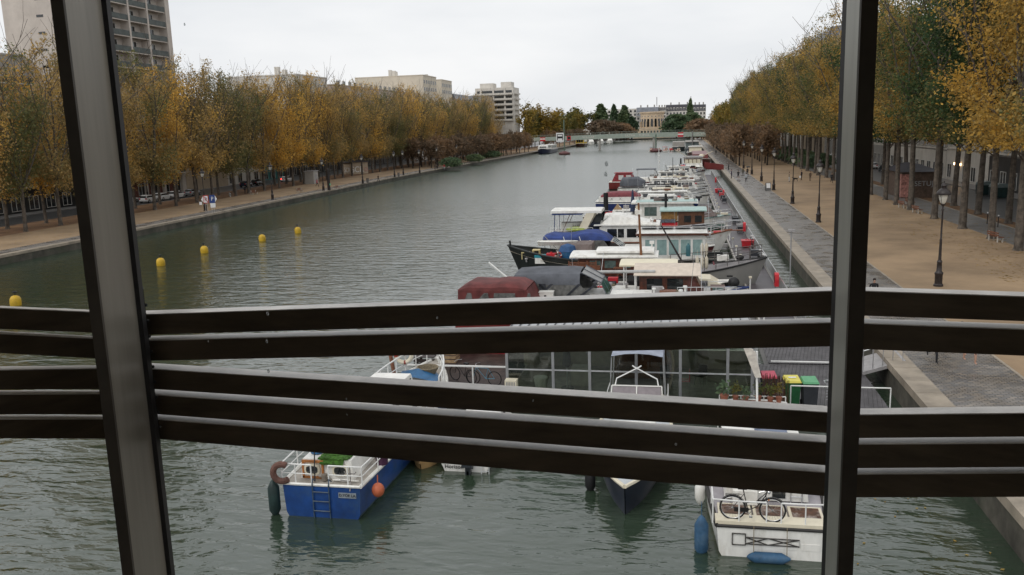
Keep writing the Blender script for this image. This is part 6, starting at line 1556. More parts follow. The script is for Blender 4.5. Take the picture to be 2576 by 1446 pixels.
# A maroon canopy cruiser
b = Boat('cabin_cruiser', 'cabin cruiser under a maroon canvas canopy with clear side windows, red hull', -6.0, 49.0)
b.hull(14.2, 3.3, 1.2, 1.2, 1.6, HULLRED, WHITE, rub=CREAM, full=.6, flare=.94, boot=BLACK)
c = b.canopy([(-12.84, 3.05), (-12.2, 3.42), (-10.9, 3.36), (-10.3, 3.46), (-9.3, 3.42), (-8.75, 3.1)], 1.5, MAROONC, zlow=2.98, ends=False)
b.cabin([(-12.9, 1.2), (-12.82, 3.0), (-8.75, 3.0), (-7.9, 1.2)], 1.46, MAROONC, 'canopy_side', wt=1.5)
for x0, x1, x2 in ((-12.6, -11.9, -12.2), (-12.0, -10.9, -11.2), (-10.75, -9.3, -10.6), (-8.9, -8.4, -8.6)):
    for sd in (-1, 1): b.part(MB().slab([(b.x(x0), sd * 1.50, 2.05), (b.x(x1), sd * 1.50, 2.05), (b.x(x1 - .12), sd * 1.516, 2.86), (b.x(x2 - .05), sd * 1.516, 2.86)], .02), 'vinyl_window', CLEARP)
b.cabin([(-7.8, 1.2), (-7.4, 2.1), (-3, 2.05), (-1.5, 1.3)], 1.2, WHITE, wt=1.0); b.windows(-7.2, -3, 4, 1.5, 1.9, 1.2, 1.0, (1.2, 2.1))
b.box(-12.8, -12.0, -1.72, -1.6, .4, .75, WHITE, 'fender_board')
b.rail([(-1.5, -1.3, 1.35), (-.0, -.9, 1.45), (1.0, -.3, 1.55)], .6)
def clutter(b, seed, X0, X1, z, w):
    """small fixed deck gear: aerials, vents, hatches, coils, cleats"""
    r = random.Random(seed)
    g = MB()
    for k in range(r.randint(1, 2)):
        X = r.uniform(X0, X1); g.tube([(b.x(X), r.uniform(-w, w), z), (b.x(X) + r.uniform(-.3, .3), 0, z + r.uniform(1.6, 3.2))], .018, 4)
    b.part(g, 'aerial', STEEL if seed % 2 else GREYD)
    g = MB()
    for k in range(4): g.lathe([(.07, 0), (.07, .2), (.15, .26), (.12, .36)], 8, (b.x(r.uniform(X0, X1)), r.uniform(-w, w), z))
    b.part(g, 'vent', WHITERAIL if seed % 3 else GREYD)
    for k in range(3):
        X = r.uniform(X0, X1); y = r.uniform(-w, w * .4); b.box(X, X + r.uniform(.4, 1.0), y, y + r.uniform(.3, .7), z - .05, z + r.uniform(.12, .4), r.choice((GREYD, TEAK, BLUEP, CREAM, RED, BLACK, TAUPE)), 'deck_locker')
    g = MB()
    for k in range(2):
        X, y = b.x(r.uniform(X0, X1)), r.uniform(-w, w); [g.tube([(X + .25 * cos(a), y + .25 * sin(a), z + .04 * q) for a in [2 * pi * j / 9 for j in range(9)]], .035, 4, closed=True) for q in range(3)]
    b.part(g, 'rope_coil', ROPE)
    for k in range(3):
        t_ = r.uniform(.2, .8); x_ = -b.L / 2 + b.L * t_
        for sd in (-1, 1): b.part(MB().tube([(x_, sd * (b.hw(t_) + .12), .2), (x_, sd * (b.hw(t_) + .12), .95)], [.12, .12], 7), 'side_fender', r.choice((CREAM, BLUEP, BLACK, WHITE)))
# B grey canopy cruiser
b = Boat('cabin_cruiser', 'white cabin cruiser under a long slate grey canvas canopy with green tinted windscreen', -3.7, 52.2)
b.hull(14.0, 3.5, 1.35, 1.35, 1.8, WHITE, WHITE, rub=BLACK, full=.55, boot=BLACK)
b.canopy([(-10.55, 2.75), (-10.0, 3.50), (-8.8, 3.58), (-7.6, 3.60), (-6.6, 3.60), (-6.0, 3.56)], 1.65, GREYC, zlow=2.78, ends=False)
b.cabin([(-10.3, 1.35), (-10.25, 2.0), (-4.6, 2.0), (-4.4, 1.35)], 1.62, WHITE, 'coaming')
g = MB()
for sd in (-1, 1):
    for X0, X1 in ((-8.6, -7.7), (-7.7, -8.5), (-6.9, -6.0), (-6.1, -5.0), (-10.3, -10.4)):
        g.slab([(b.x(X0 - .10), sd * 1.63, 2.0), (b.x(X0 + .10), sd * 1.63, 2.0), (b.x(X1 + .10), sd * 1.65, 2.85), (b.x(X1 - .10), sd * 1.65, 2.85)], .02)
    g.slab([(b.x(-8.9), sd * 1.63, 2.0), (b.x(-8.0), sd * 1.63, 2.0), (b.x(-8.1), sd * 1.65, 2.85), (b.x(-8.8), sd * 1.65, 2.85)], .02)
b.part(g, 'canopy_legs', mat('dark_grey_canvas', (.03, .033, .042), .8, var=.2))
for sd in (-1, 1): b.part(MB().slab([(b.x(-10.1), sd * 1.60, 2.0), (b.x(-5.2), sd * 1.60, 2.0), (b.x(-6.0), sd * 1.62, 2.8), (b.x(-10.1), sd * 1.62, 2.8)], .012), 'vinyl_window', CLEARP)
b.part(MB().slab([(b.x(-5.9), -1.35, 3.48), (b.x(-5.9), 1.35, 3.48), (b.x(-4.75), 1.25, 2.85), (b.x(-4.75), -1.25, 2.85)], .02), 'front_vinyl', CLEARP)
g = MB()
for y in (-1.4, 0, 1.4): g.tube([(b.x(-5.95), y, 3.52), (b.x(-4.72), y * .93, 2.87)], .035, 5)
b.part(g, 'front_straps', GREYC)
b.screen(-4.3, -4.75, 2.0, 2.85, 1.5, 1.3, 2, GREYC, mat('green_pane', (.03, .10, .075), .06, spec=.8))
b.cabin([(-4.5, 1.4), (-4.3, 2.0), (-1.2, 1.98), (1.2, 1.6)], 1.3, WHITE, 'fore_cabin', wt=1.1); b.windows(-4.0, -1.2, 2, 1.6, 1.85, 1.3, 1.1, (1.4, 2.0), gap=.3)
b.box(-3.9, -2.9, -.5, .5, 1.99, 2.04, WHITE, 'hatch'); b.box(-2.6, -1.6, -.5, .5, 1.985, 2.03, WHITE, 'hatch')
b.deckrail(.75, 1.0, .6, 6)
t = thing('deck_cabinet', 'white cabinet with a black emblem on the side deck of the grey canopy cruiser', 'cabinet', (-8.0, 50.3, 1.36)); MB().b2(-.42, .42, -.3, .3, 0, 1.05).build('case', WHITE, t); MB().b2(-.45, .45, -.33, .33, 1.051, 1.1).build('lid', WHITE, t)
e = MB(); e.b2(-.12, .02, -.31, -.302, .75, .9).b2(-.05, .02, -.31, -.302, .45, .75).b2(.02, .13, -.31, -.302, .55, .62).b2(-.1, -.05, -.31, -.302, .3, .5); e.build('emblem', BLACK, t)
t = thing('deck_crate', 'low open white crate left of the white cabinet', 'crate', (-9.3, 50.3, 1.36)); MB().b2(-.55, .55, -.3, -.27, 0, .5).b2(-.55, .55, .27, .3, 0, .5).b2(-.55, -.52, -.27, .27, 0, .5).b2(.52, .55, -.27, .27, 0, .5).build('side', WHITE, t); MB().b2(-.52, .52, -.27, .27, 0, .03).build('bottom', GREYD, t)
clutter(b, 5, -2.0, 1.5, 2.0, .7)
# C mahogany wheelhouse cruiser with a boom
b = Boat('wheelhouse_cruiser', 'cruiser with mahogany wheelhouse, cream cloth roof and white foredeck', -2.4, 55.6)
b.hull(13.4, 3.3, 1.25, 1.3, 1.75, WHITE, WHITE, rub=NAVYC, full=.55, rake=1.1, flare=.85, boot=BLACK)
b.cabin([(-2.6, 1.35), (-2.6, 2.72), (.9, 2.72), (1.5, 1.45)], 1.25, MAHOG, 'wheelhouse', wt=1.15)
b.windows(-2.4, .2, 2, 1.75, 2.5, 1.25, 1.15, (1.35, 2.72), gap=.2)
for sd in (-1, 1): b.part(MB().slab([(b.x(.42), sd * 1.23, 1.75), (b.x(1.2), sd * 1.23, 1.75), (b.x(.82), sd * 1.17, 2.5), (b.x(.42), sd * 1.17, 2.5)], .03), 'window', mat('pinkish_pane', (.12, .05, .045), .1))
b.roof(-2.95, 1.25, 1.55, 2.73, .06, mat('cream_cloth', (.60, .52, .44), .8, var=.06), 'roof', .5)
b.box(-6.6, -2.7, -1.25, 1.25, 1.35, 1.55, WHITE, 'aft_deckhouse'); b.box(-6.3, -4.7, -1.0, 1.0, 1.551, 1.66, WHITE, 'hatch'); b.box(-4.5, -2.9, -1.0, 1.0, 1.551, 1.66, WHITE, 'hatch')
b.tube([(-6.0, -1.3, 2.95), (-1.6, -1.3, 3.0)], .10, mat('boom_grey', (.42, .42, .41), .5), 'boom'); b.tube([(-2.85, -1.0, 1.3), (-2.85, -1.0, 2.8)], .09, WHITERAIL, 'boom_post')
g = MB(); g.b2(b.x(1.9), b.x(2.8), -.4, .4, 1.55, 1.85); b.part(g, 'skylight', mat('brown_hatch', (.10, .045, .03), .5)); b.box(2.0, 2.7, -.41, -.40, 1.62, 1.78, PALEGLASS, 'skylight_pane')
b.part(MB().ell((b.x(3.35), 0, 2.05), (.36, .36, .36), 14, 10), 'black_ball_cover', BLACK, smooth=True)
b.rail([(-2.2, 1.4, 1.35), (-.5, 1.5, 1.35), (1.6, 1.3, 1.45), (3.2, .7, 1.6)], .4, mid=False); b.rail([(-6.4, -1.35, 1.3), (-4.8, -1.45, 1.3), (-3.2, -1.45, 1.3)], .55)
clutter(b, 3, -8.5, -3.0, 1.65, 1.0)
# D boat with a flat cream roof
b = Boat('awning_boat', 'black sided boat with a flat cream roof on white posts', -3.0, 58.9)
b.hull(13.0, 3.2, 1.1, 1.15, 1.6, HULLBLACK, GREYD, rub=WHITE, full=.55, boot=BLACK)
b.roof(-4.1, -.2, 1.45, 2.78, .10, mat('cream_roof', (.72, .66, .50), .5, var=.04), 'roof', .12)
for X in (-3.8, -2.3, -.5): 
    for sd in (-1, 1): b.tube([(X, sd * 1.3, 1.15), (X, sd * 1.3, 2.78)], .05, WHITERAIL, 'roof_post', 6)
b.cabin([(-.4, 1.2), (-.4, 1.95), (2.0, 1.85), (2.8, 1.35)], 1.15, CREAM, wt=.95); b.windows(-.1, 1.8, 3, 1.4, 1.75, 1.15, .95, (1.2, 1.95))
b.cabin([(-3.6, 1.15), (-3.6, 1.75), (-.6, 1.75), (-.6, 1.15)], 1.3, BLACK, 'cockpit_side'); b.screen(-.7, -.5, 1.75, 2.6, 1.25, 1.25, 3, BLACK)
b.box(-6.8, -4.4, -1.35, -.2, 1.2, 1.62, mat('black_tarp', (.02, .022, .028), .6), 'covered_locker'); b.box(-9.0, -7.2, -.9, .9, 1.15, 1.5, WHITE, 'hatch')
b.tube([(-9.2, -1.4, 1.2), (-4.4, -1.4, 1.5)], .07, PLANKW, 'spar'); q0, q1 = aty(1278, 700, 57.6), aty(1229, 660, 57.6); b.tube([(q0.x + .8, -1.3, q0.z - .5), (q0.x, -1.3, q0.z), (q1.x, -1.3, q1.z)], .075, WHITERAIL, 'boom')
clutter(b, 8, -9.0, -4.5, 1.5, 1.1)
# E long grey steel cruiser with mast, bow railing
b = Boat('steel_cruiser', 'grey steel motor sailer with railed bow, wooden mast and white roofed brown saloon', -2.0, 63.0)
b.hull(15.4, 3.9, 1.35, 1.45, 2.55, HULLGREY, mat('grey_foredeck', (.20, .185, .185), .6, var=.1), rub=BLACK, full=.55, rake=1.3, flare=.84, boot=BLACK, cxl=.4)
b.cabin([(-7.4, 1.4), (-7.4, 2.75), (-2.2, 2.75), (-1.8, 1.5)], 1.45, MAHOG, 'saloon', wt=1.35)
b.windows(-6.8, -2.4, 4, 2.0, 2.55, 1.45, 1.35, (1.4, 2.75), gap=.22, m=PALEGLASS)
b.roof(-8.0, -1.6, 1.65, 2.76, .10, WHITE, 'roof', .16, .0); b.roof(-6.1, -1.9, 1.2, 3.05, .14, WHITE, 'upper_roof', .14)
b.part(MB().tube([(b.x(-2.1), .3, 3.2), (b.x(-2.1), .3, 3.55)], .06, 7).box((b.x(-2.1), .3, 3.65), (.34, .22, .22)), 'searchlight', WHITE)
g = MB()
for k in range(9): g.b2(b.x(-8.05), b.x(-6.0), -1.76, -1.72, 1.55 + k * .11, 1.62 + k * .11)
for X in (-8.05, -7.35, -6.7, -6.05): g.b2(b.x(X) - .04, b.x(X) + .04, -1.78, -1.70, 1.42, 2.58)
b.part(g, 'slatted_bench', TEAK)
t = thing('deck_bench', 'brown wooden bench on the aft deck of the grey steel cruiser', 'bench', (-6.6, 60.9, 1.35)); g = MB()
MB().b2(-.85, .85, -.25, .25, .40, .45).build('seat', TEAK, t); MB().b2(-.85, .85, .21, .26, .5, .92).build('backrest', TEAK, t)
for X in (-.8, .8): MB().b2(X - .04, X + .04, -.25, .25, 0, .4).build('leg', TEAK, t)
t = thing('deck_table', 'small brown folding table beside the wooden deck bench', 'table', (-4.3, 61.0, 1.4)); MB().b2(-.45, .45, -.35, .35, .70, .74).build('tabletop', TEAK, t)
for s in (-1, 1): MB().tube([(-.35 * s, -.25, 0), (.35 * s, -.25, .70)], .025, 5).build('leg', TEAK, t); MB().tube([(-.35 * s, .25, 0), (.35 * s, .25, .70)], .025, 5).build('leg', TEAK, t)
b.tube([(-2.75, -1.2, 1.4), (-3.0, -1.2, 6.7)], [.10, .07], mat('varnished_mast', (.20, .085, .035), .4), 'mast'); b.box(-3.25, -2.75, -1.4, -1.0, 5.9, 6.2, WHITE, 'mast_box')
b.deckrail(.58, 1.0, .95, 8, m=mat('rail_dark', (.10, .09, .085), .5), r=.026)
b.part(MB().box((b.x(3.0), .2, 2.5), (.8, .5, .4)), 'anchor_winch', WHITE); b.part(MB().ell((b.x(4.2), 0, 2.55), (.3, .25, .2), 8, 6), 'anchor_gear', BLACK)
for k in range(4): b.part(MB().b2(b.x(2.3 + k * .35), b.x(2.4 + k * .35), -.75, .6, 2.12, 2.16), 'red_rope', mat('red_rope', (.16, .03, .04), .9)) if k < 1 else None
for i in range(3): fender(1.15 + .32 * i, 61.0 + .12 * i, 2.45, mat('fender_cream', (.55, .50, .40), .6, var=.1, dirt=(.3, .27, .2)), ['left of the three cream fenders on the grey foredeck rail', 'middle of the three cream fenders on the grey foredeck rail', 'right of the three cream fenders on the grey foredeck rail'][i], .85, .125, group='cream fenders on the grey cruiser')
for i in range(2): fender(1.55 + .33 * i, 64.7, 2.9, mat('fender_cream', ()), ['left of the two cream fenders on the far rail', 'right of the two cream fenders on the far rail'][i], .85, .125, group='cream fenders on the grey cruiser')
o = MB().lathe([(.17, 0), (.17, .75), (.12, .85), (.06, .9), (.06, .98)], 12).build('gas_bottle', mat('teal_bottle', (.03, .12, .14), .4), None, True, (.55, 64.7, 2.4)); tag(o, 'teal gas bottle standing left of the cream fenders on the foredeck', 'gas bottle')
for X in (1.7, 3.2): b.box(X, X + .4, -1.93, -1.80, 1.45, 1.55, BLACK, 'hawse_slot')
# the long bowsprit-like pole of the same boat
b.tube([(-1.4, -.6, 5.0), (.35, -1.4, 2.0)], [.05, .08], mat('black_spar', (.02, .014, .014), .5), 'derrick')
# G blue canopy cruiser, lying beyond the black barge
b = Boat('cabin_cruiser', 'maroon hulled cruiser under a swooping blue canvas canopy behind the black barge', -4.6, 75.6)
b.hull(15.0, 3.2, 1.2, 1.2, 1.7, mat('hull_maroon', (.085, .02, .02), .35, var=.15), WHITE, rub=WHITE, full=.55, boot=BLACK)
b.canopy([(-12.0, 2.75), (-11.3, 2.98), (-10.4, 2.86), (-9.4, 2.92), (-8.3, 3.16), (-7.2, 3.14), (-6.5, 2.85), (-6.0, 2.3)], 1.55, BLUEC, zlow=2.35, ends=False, sag=0)
for sd in (-1, 1):
    b.part(MB().slab([(b.x(-9.0), sd * 1.55, 1.0), (b.x(-7.7), sd * 1.55, 1.0), (b.x(-8.9), sd * 1.57, 2.45), (b.x(-9.5), sd * 1.57, 2.45)], .03), 'canopy_side', NAVYC)
    b.part(MB().slab([(b.x(-7.8), sd * 1.53, 1.3), (b.x(-6.0), sd * 1.53, 1.5), (b.x(-6.6), sd * 1.55, 2.4), (b.x(-8.6), sd * 1.55, 2.4)], .015), 'vinyl_window', CLEARP)
    b.tube([(-11.8, sd * 1.5, 1.2), (-11.9, sd * 1.5, 2.6)], .03, STEEL, 'canopy_post', 5)
b.cabin([(-9.3, 1.2), (-9.2, 1.75), (-5.2, 1.75), (-4.7, 1.2)], 1.45, HULLBROWN, 'coaming', wt=1.4)
b.cabin([(-5.1, 1.2), (-4.9, 1.7), (-1.4, 1.65), (.6, 1.3)], 1.25, WHITE, 'fore_cabin', wt=1.05); b.windows(-4.5, -1.3, 3, 1.35, 1.6, 1.25, 1.05, (1.2, 1.7), gap=.3)
b.screen(-5.0, -5.9, 1.7, 2.35, 1.4, 1.25, 3, STEEL); b.deckrail(.72, 1.0, .6, 6)
ring(-7.8, 73.98, 2.05, .0, 'pale horseshoe buoy inside the blue canopy', [CREAM, CREAM], .28, .085)
d = Boat('dinghy', 'slim white dinghy lying on the taupe tent in front of the blue canopy', -10.3, 71.6, 0, 'dinghy', None, z=2.56)
d.hull(3.4, 1.1, .26, .24, .30, WHITE, WHITE, full=.4, boot=WHITE, rake=.2, bul=.05); d.t.scale = (1, 1, .45)
# F black barge, bow to the left
b = Boat('barge', 'black hulled barge with a high flared bow to the left and a white houseboat saloon', -5.6, 71.6, pi, 'barge')
b.hull(18.2, 4.4, 1.35, 1.15, 2.35, HULLBLACK, mat('pale_barge_deck', (.50, .45, .37), .6, var=.08), rub=HULLBLACK, full=.68, rake=1.2, flare=.78, bul=.45, boot=HULLBLACK, stripe=None)
b.cabin([(-3.3, 1.0), (-3.3, 3.35), (1.9, 3.35), (1.9, 1.0)], 1.95, WHITE, 'saloon')
b.windows(-3.0, 1.75, 5, 1.75, 3.0, 1.95, m=TEALGLASS, frame=WHITERAIL, gap=.16)
b.roof(-3.6, 2.2, 2.25, 3.36, .14, MAHOG, 'roof_edge', .02); b.box(-3.5, 2.1, -2.1, 2.1, 3.521, 3.54, WHITE, 'roof_top')
for X in (-3.3, -1.9, -.5): b.part(MB().hexa([(b.x(X), -1.9, 3.57), (b.x(X + 1.3), -1.9, 3.57), (b.x(X + 1.3), -.2, 3.8), (b.x(X), -.2, 3.8), (b.x(X), -1.9, 3.61), (b.x(X + 1.3), -1.9, 3.61), (b.x(X + 1.3), -.2, 3.84), (b.x(X), -.2, 3.84)]), 'solar_panel', PV)
b.part(MB().hexa([(b.x(.9), -1.9, 3.57), (b.x(2.1), -1.9, 3.57), (b.x(2.1), -.3, 3.9), (b.x(.9), -.3, 3.9), (b.x(.9), -1.9, 3.61), (b.x(2.1), -1.9, 3.61), (b.x(2.1), -.3, 3.94), (b.x(.9), -.3, 3.94)]), 'solar_panel', PV)
b.cabin([(-10.4, 1.0), (-9.9, 2.55), (-7.3, 2.55), (-7.3, 1.0)], 1.7, TAUPE, 'hatch_tent', wt=1.2)
b.part(MB().tube([(b.x(-14.45), 0, 2.3), (b.x(-14.5), 0, 2.75)], .09, 7), 'bow_post', BLACK)
b.tube([(-10.2, -1.9, 1.2), (-11.8, -1.9, 2.9)], .035, GREYD, 'boat_pole', 5)
for X in (-9.6, -8.2): b.tube([(X, -1.95, 1.1), (X - .5, -1.95, 2.8)], .04, WHITERAIL, 'rail_post', 5)
b.part(MB().tube([(b.x(-10.8), -2.0, 1.55), (b.x(-9.0), -2.05, 1.2), (b.x(-8.6), -2.05, .9)], .05, 6), 'white_rail', WHITERAIL)
def onb(name, lab, cat, X, Y, Z, parts):
    t = thing(name, lab, cat, (X, Y, Z))
    for nm, mb, m in parts: mb.build(nm, m, t, False)
    return t
YS = mat('pale_yellow_paint', (.62, .52, .26), .5)
for i, (X, Y, Z) in enumerate(((-13.0, 70.9, 1.25), (-12.3, 72.3, 1.25))):
    g = MB(); [g.b2(x - .03, x + .03, y - .03, y + .03, 0, .55) for x in (-.28, .28) for y in (-.28, .28)]
    onb('stool', ['pale yellow stool on the black bow, nearer one', 'pale yellow stool on the black bow, further one'][i], 'stool', X, Y, Z, [('seat', MB().b2(-.33, .33, -.33, .33, .55, .62), YS), ('legs', g, YS)])
onb('cool_box', 'teal and white cool box on the bow deck of the black barge', 'cool box', -11.55, 70.2, 1.0, [('box', MB().b2(-.5, .5, -.3, .3, 0, .5), WHITE), ('lid', MB().b2(-.53, .53, -.33, .33, .501, .72), mat('coolbox_teal', (.03, .25, .31), .4))])
onb('water_can', 'red canister standing beside the teal cool box', 'canister', -10.7, 70.2, 1.0, [('can', MB().b2(-.38, .38, -.28, .28, 0, .85), RED), ('cap', MB().lathe([(.09, .85), (.09, .95)], 8), RED)])
onb('barrel_box', 'blue covered barrel on the side of the black barge', 'barrel', -9.3, 70.4, 1.0, [('barrel', MB().lathe([(.72, 0), (.78, .7), (.76, 1.05)], 12), BLUEP), ('cover', MB().lathe([(.82, 1.0), (.6, 1.45), (.1, 1.62)], 10), mat('cover_blue', (.025, .08, .20), .7))])
onb('deck_table', 'wooden folding table on the deck of the black barge', 'table', -7.2, 70.1, 1.2, [('tabletop', MB().b2(-.75, .75, -.4, .4, .75, .80), PLANKW), ('leg', MB().tube([(-.6, 0, 0), (.5, 0, .75)], .03, 5), PLANKW), ('leg', MB().tube([(.6, 0, 0), (-.5, 0, .75)], .03, 5), PLANKW)])
ring(-10.0, 69.55, 1.75, 0, 'dark red lifebuoy on the white board of the black barge', [mat('buoy_dark_red', (.22, .03, .025), .5), WHITE], .24, .08)
clutter(b, 21, -13.0, -4, 1.05, 1.3)
# H white trawler yacht
b = Boat('trawler_yacht', 'large white trawler yacht with flybridge roof, wide windows and a railed bowsprit', -3.7, 80.3)
b.hull(16.6, 4.3, 1.7, 1.6, 2.5, WHITE, WHITE, rub=TEAK, full=.55, rake=1.6, flare=.82, boot=BLACK)
b.cabin([(-7.9, 1.65), (-7.2, 3.15), (-2.7, 3.15), (-2.3, 1.65)], 1.75, WHITE, wt=1.7)
b.windows(-6.9, -3.3, 2, 2.05, 2.85, 1.75, 1.70, (1.65, 3.15), gap=.12, frame=WHITERAIL)
g = MB()
for X in (-5.75, -3.95):
    for sd in (-1, 1): g.b2(b.x(X) - .04, b.x(X) + .04, sd * 1.70, sd * 1.79, 2.05, 2.85)
b.part(g, 'window_bar', WHITERAIL)
b.roof(-7.9, -1.9, 1.95, 3.16, .10, WHITE, 'roof', .06)
b.cabin([(-7.4, 3.27), (-6.2, 4.1), (-5.6, 4.1), (-3.2, 3.45), (-2.0, 3.27)], 1.55, WHITE, 'flybridge', wt=1.3)
b.roof(-11.9, -7.2, 1.8, 4.35, .22, WHITE, 'hardtop', .08)
b.box(-11.8, -9.0, -1.78, 1.78, 4.2, 4.345, NAVYC, 'awning_edge')
for sd in (-1, 1):
    b.part(MB().slab([(b.x(-9.5), sd * 1.7, 2.6), (b.x(-8.7), sd * 1.7, 2.6), (b.x(-7.8), sd * 1.74, 4.35), (b.x(-8.6), sd * 1.74, 4.35)], .08), 'wing_support', CREAM)
    for X in (-11.7, -11.3): b.tube([(X, sd * 1.65, 1.7), (X + .15, sd * 1.65, 4.3)], .04, NAVYC if X < -11.5 else WHITERAIL, 'awning_post', 6)
    b.tube([(-10.9, sd * 1.7, 2.5), (-10.1, sd * 1.7, 4.3)], .03, MAHOG, 'stay', 5)
    b.part(MB().slab([(b.x(-8.6), sd * 1.68, 2.65), (b.x(-7.5), sd * 1.68, 2.65), (b.x(-7.1), sd * 1.66, 4.2), (b.x(-7.7), sd * 1.66, 4.2)], .04), 'side_screen', DARKGLASS)
b.cabin([(-12.0, 1.7), (-12.0, 2.5), (-8.0, 2.5), (-8.0, 1.7)], 1.9, WHITE, 'aft_bulwark'); b.box(-11.9, -8.2, -1.85, 1.85, 2.501, 2.52, GREYD, 'aft_deck')
b.rail([(-12.0, -1.85, 2.5), (-10.0, -1.9, 2.5), (-8.0, -1.9, 2.5)], .5, m=WHITERAIL)
d = Boat('dinghy', 'white tender with dark lettering carried on the aft deck of the trawler yacht', -9.6, 80.4, R(12), 'dinghy', None, z=2.55); d.hull(3.2, 1.3, .75, .72, .85, WHITE, GREYD, bul=.15, full=.4, boot=WHITE); d.word('AURORA', .42, -9.4, -.70, .45, (pi / 2, 0, 0), GREYD)
o = MB().ell((0, 0, 0), (1.1, .6, .28), 12, 6).build('folded_cover', mat('lime_cover', (.35, .42, .10), .8, var=.2), None, True, (-9.5, 78.9, 2.8)); tag(o, 'folded lime green cover on the aft deck of the trawler yacht', 'cover')
b.deckrail(.55, 1.0, .8, 8, r=.03, inset=.12)
g = MB(); g.b2(b.x(4.2), b.x(5.6), -.22, .22, 2.40, 2.48); b.part(g, 'bowsprit', TEAK); g = MB(); g.tube([(b.x(3.2), -.6, 3.3), (b.x(5.3), -.2, 3.35), (b.x(5.6), 0, 3.35), (b.x(5.3), .2, 3.35), (b.x(3.2), .6, 3.3)], .03, 6); b.part(g, 'pulpit', STEEL)
b.tube([(-6.6, .5, 3.3), (-6.6, .5, 4.0)], .05, WHITERAIL, 'radar_post', 6); b.box(-1.0, 1.0, -.8, .8, 1.75, 2.0, WHITE, 'fore_hatch'); b.box(-11, -10.2, -1.2, -.4, 1.72, 2.3, WHITE, 'liferaft')
b.box(-7.6, -2.0, -1.8, -1.77, 1.1, 1.62, mat('lilac_grey', (.22, .19, .195), .6), 'side_panel')
clutter(b, 12, -1.8, 3.0, 2.0, 1.2); clutter(b, 31, -7.0, -2.5, 3.3, 1.2)
# I2 brown cabin narrow boat
b = Boat('narrow_houseboat', 'houseboat with tall brown plywood cabin, pale teal roof and dark green hull', -2.0, 92.6)
b.hull(13.0, 3.5, 1.15, 1.15, 1.5, GREENH, GREYD, rub=GREENH, full=.7, boot=BLACK)
b.cabin([(-.3, 1.1), (-.3, 3.15), (2.4, 3.15), (2.4, 1.1)], 1.6, BROWNCAB, 'cabin'); b.windows(.0, 2.2, 2, 2.0, 2.7, 1.6, gap=.3)
b.roof(-2.2, 2.65, 1.8, 3.16, .12, TEALROOF, 'roof', .18); b.cabin([(-2.0, 1.1), (-2.0, 2.0), (-.35, 2.0), (-.35, 1.1)], 1.5, RED, 'red_locker')
b.cabin([(-2.05, 2.15), (-2.05, 3.1), (-.35, 3.1), (-.35, 2.15)], 1.4, mat('amber_panel', (.30, .16, .05), .5, var=.2), 'amber_screen')
for X in (-2.9, -2.3, -1.7, -1.1): b.box(X, X + .55, -1.62, -1.5, 2.0, 2.35, PV, 'solar_panel')
b.tube([(-1.6, 0, 3.3), (-1.6, 0, 4.9)], .13, BLACK, 'stove_pipe'); b.cabin([(-7.6, 1.1), (-7.4, 1.9), (-2.2, 1.9), (-2.2, 1.1)], 1.3, WHITE, 'aft_cabin'); b.windows(-7.0, -2.6, 4, 1.35, 1.7, 1.3)
b.rail([(-4.2, -1.5, 1.15), (-2.4, -1.5, 1.15), (-.2, -1.5, 1.15)], 1.0, m=CREAM)
clutter(b, 14, -7.2, -1, 2.0, 1.1); clutter(b, 41, -2, 3.5, 1.5, 1.2)
# I white teal topped cruiser
b = Boat('cabin_cruiser', 'tall white cruiser with a pale teal roof, wide windows and taupe bow cover', -1.8, 98.6)
b.hull(14.6, 4.0, 1.5, 1.5, 2.0, WHITE, WHITE, rub=TEALROOF, full=.55, boot=BLACK)
b.cabin([(-5.2, 1.5), (-4.6, 3.45), (1.2, 3.45), (2.2, 1.6)], 1.7, WHITE, wt=1.6); b.windows(-4.4, 1.0, 3, 2.1, 3.1, 1.7, 1.6, (1.5, 3.45), gap=.2, m=PALEGLASS)
b.roof(-5.5, 1.9, 1.95, 3.46, .16, WHITE, 'roof', .03); b.box(-5.0, 1.8, -1.6, 1.6, 3.651, 3.68, TEALROOF, 'roof_top')
b.cabin([(2.0, 1.7), (2.0, 2.9), (2.9, 3.0), (4.0, 2.0)], 1.4, TAUPE, 'bow_cover', wt=.7); b.deckrail(.75, 1.0, .6, 6); b.box(-8.6, -5.6, -1.6, 1.6, 1.5, 2.2, WHITE, 'aft_coaming')
clutter(b, 15, -4.8, 1.5, 3.68, 1.2); clutter(b, 44, 2.0, 4.5, 2.1, .8)
# J dark barge with stove pipe and folded blue parasol
b = Boat('barge', 'dark low barge with a fat black stove pipe and tan deck gear', -4.4, 108.4)
b.hull(15.4, 3.8, 1.1, 1.1, 1.5, HULLBROWN, PLANKW, rub=WHITE, full=.65, boot=BLACK, bul=.1)
b.tube([(-9.3, -.6, 1.1), (-9.3, -.6, 3.95)], .30, BLACK, 'stove_pipe', 12); b.cabin([(-8.6, 1.1), (-8.4, 1.8), (-1.5, 1.8), (-1.3, 1.1)], 1.4, WHITE, wt=1.3); b.windows(-8.2, -2, 6, 1.3, 1.65, 1.4, 1.3, (1.1, 1.8))
b.part(MB().prism([(b.x(-8.4), 1.81), (b.x(-7.9), 2.5), (b.x(-7.3), 1.81)], -.5, .5, 'y'), 'tan_hatch', PLANKW); b.rail([(-11.5, -1.5, 1.15), (-10, -1.7, 1.1), (-8.7, -1.75, 1.1)], .7); b.box(-12.1, -11.3, -1.2, 1.2, .9, 1.02, TEAK, 'stern_platform')
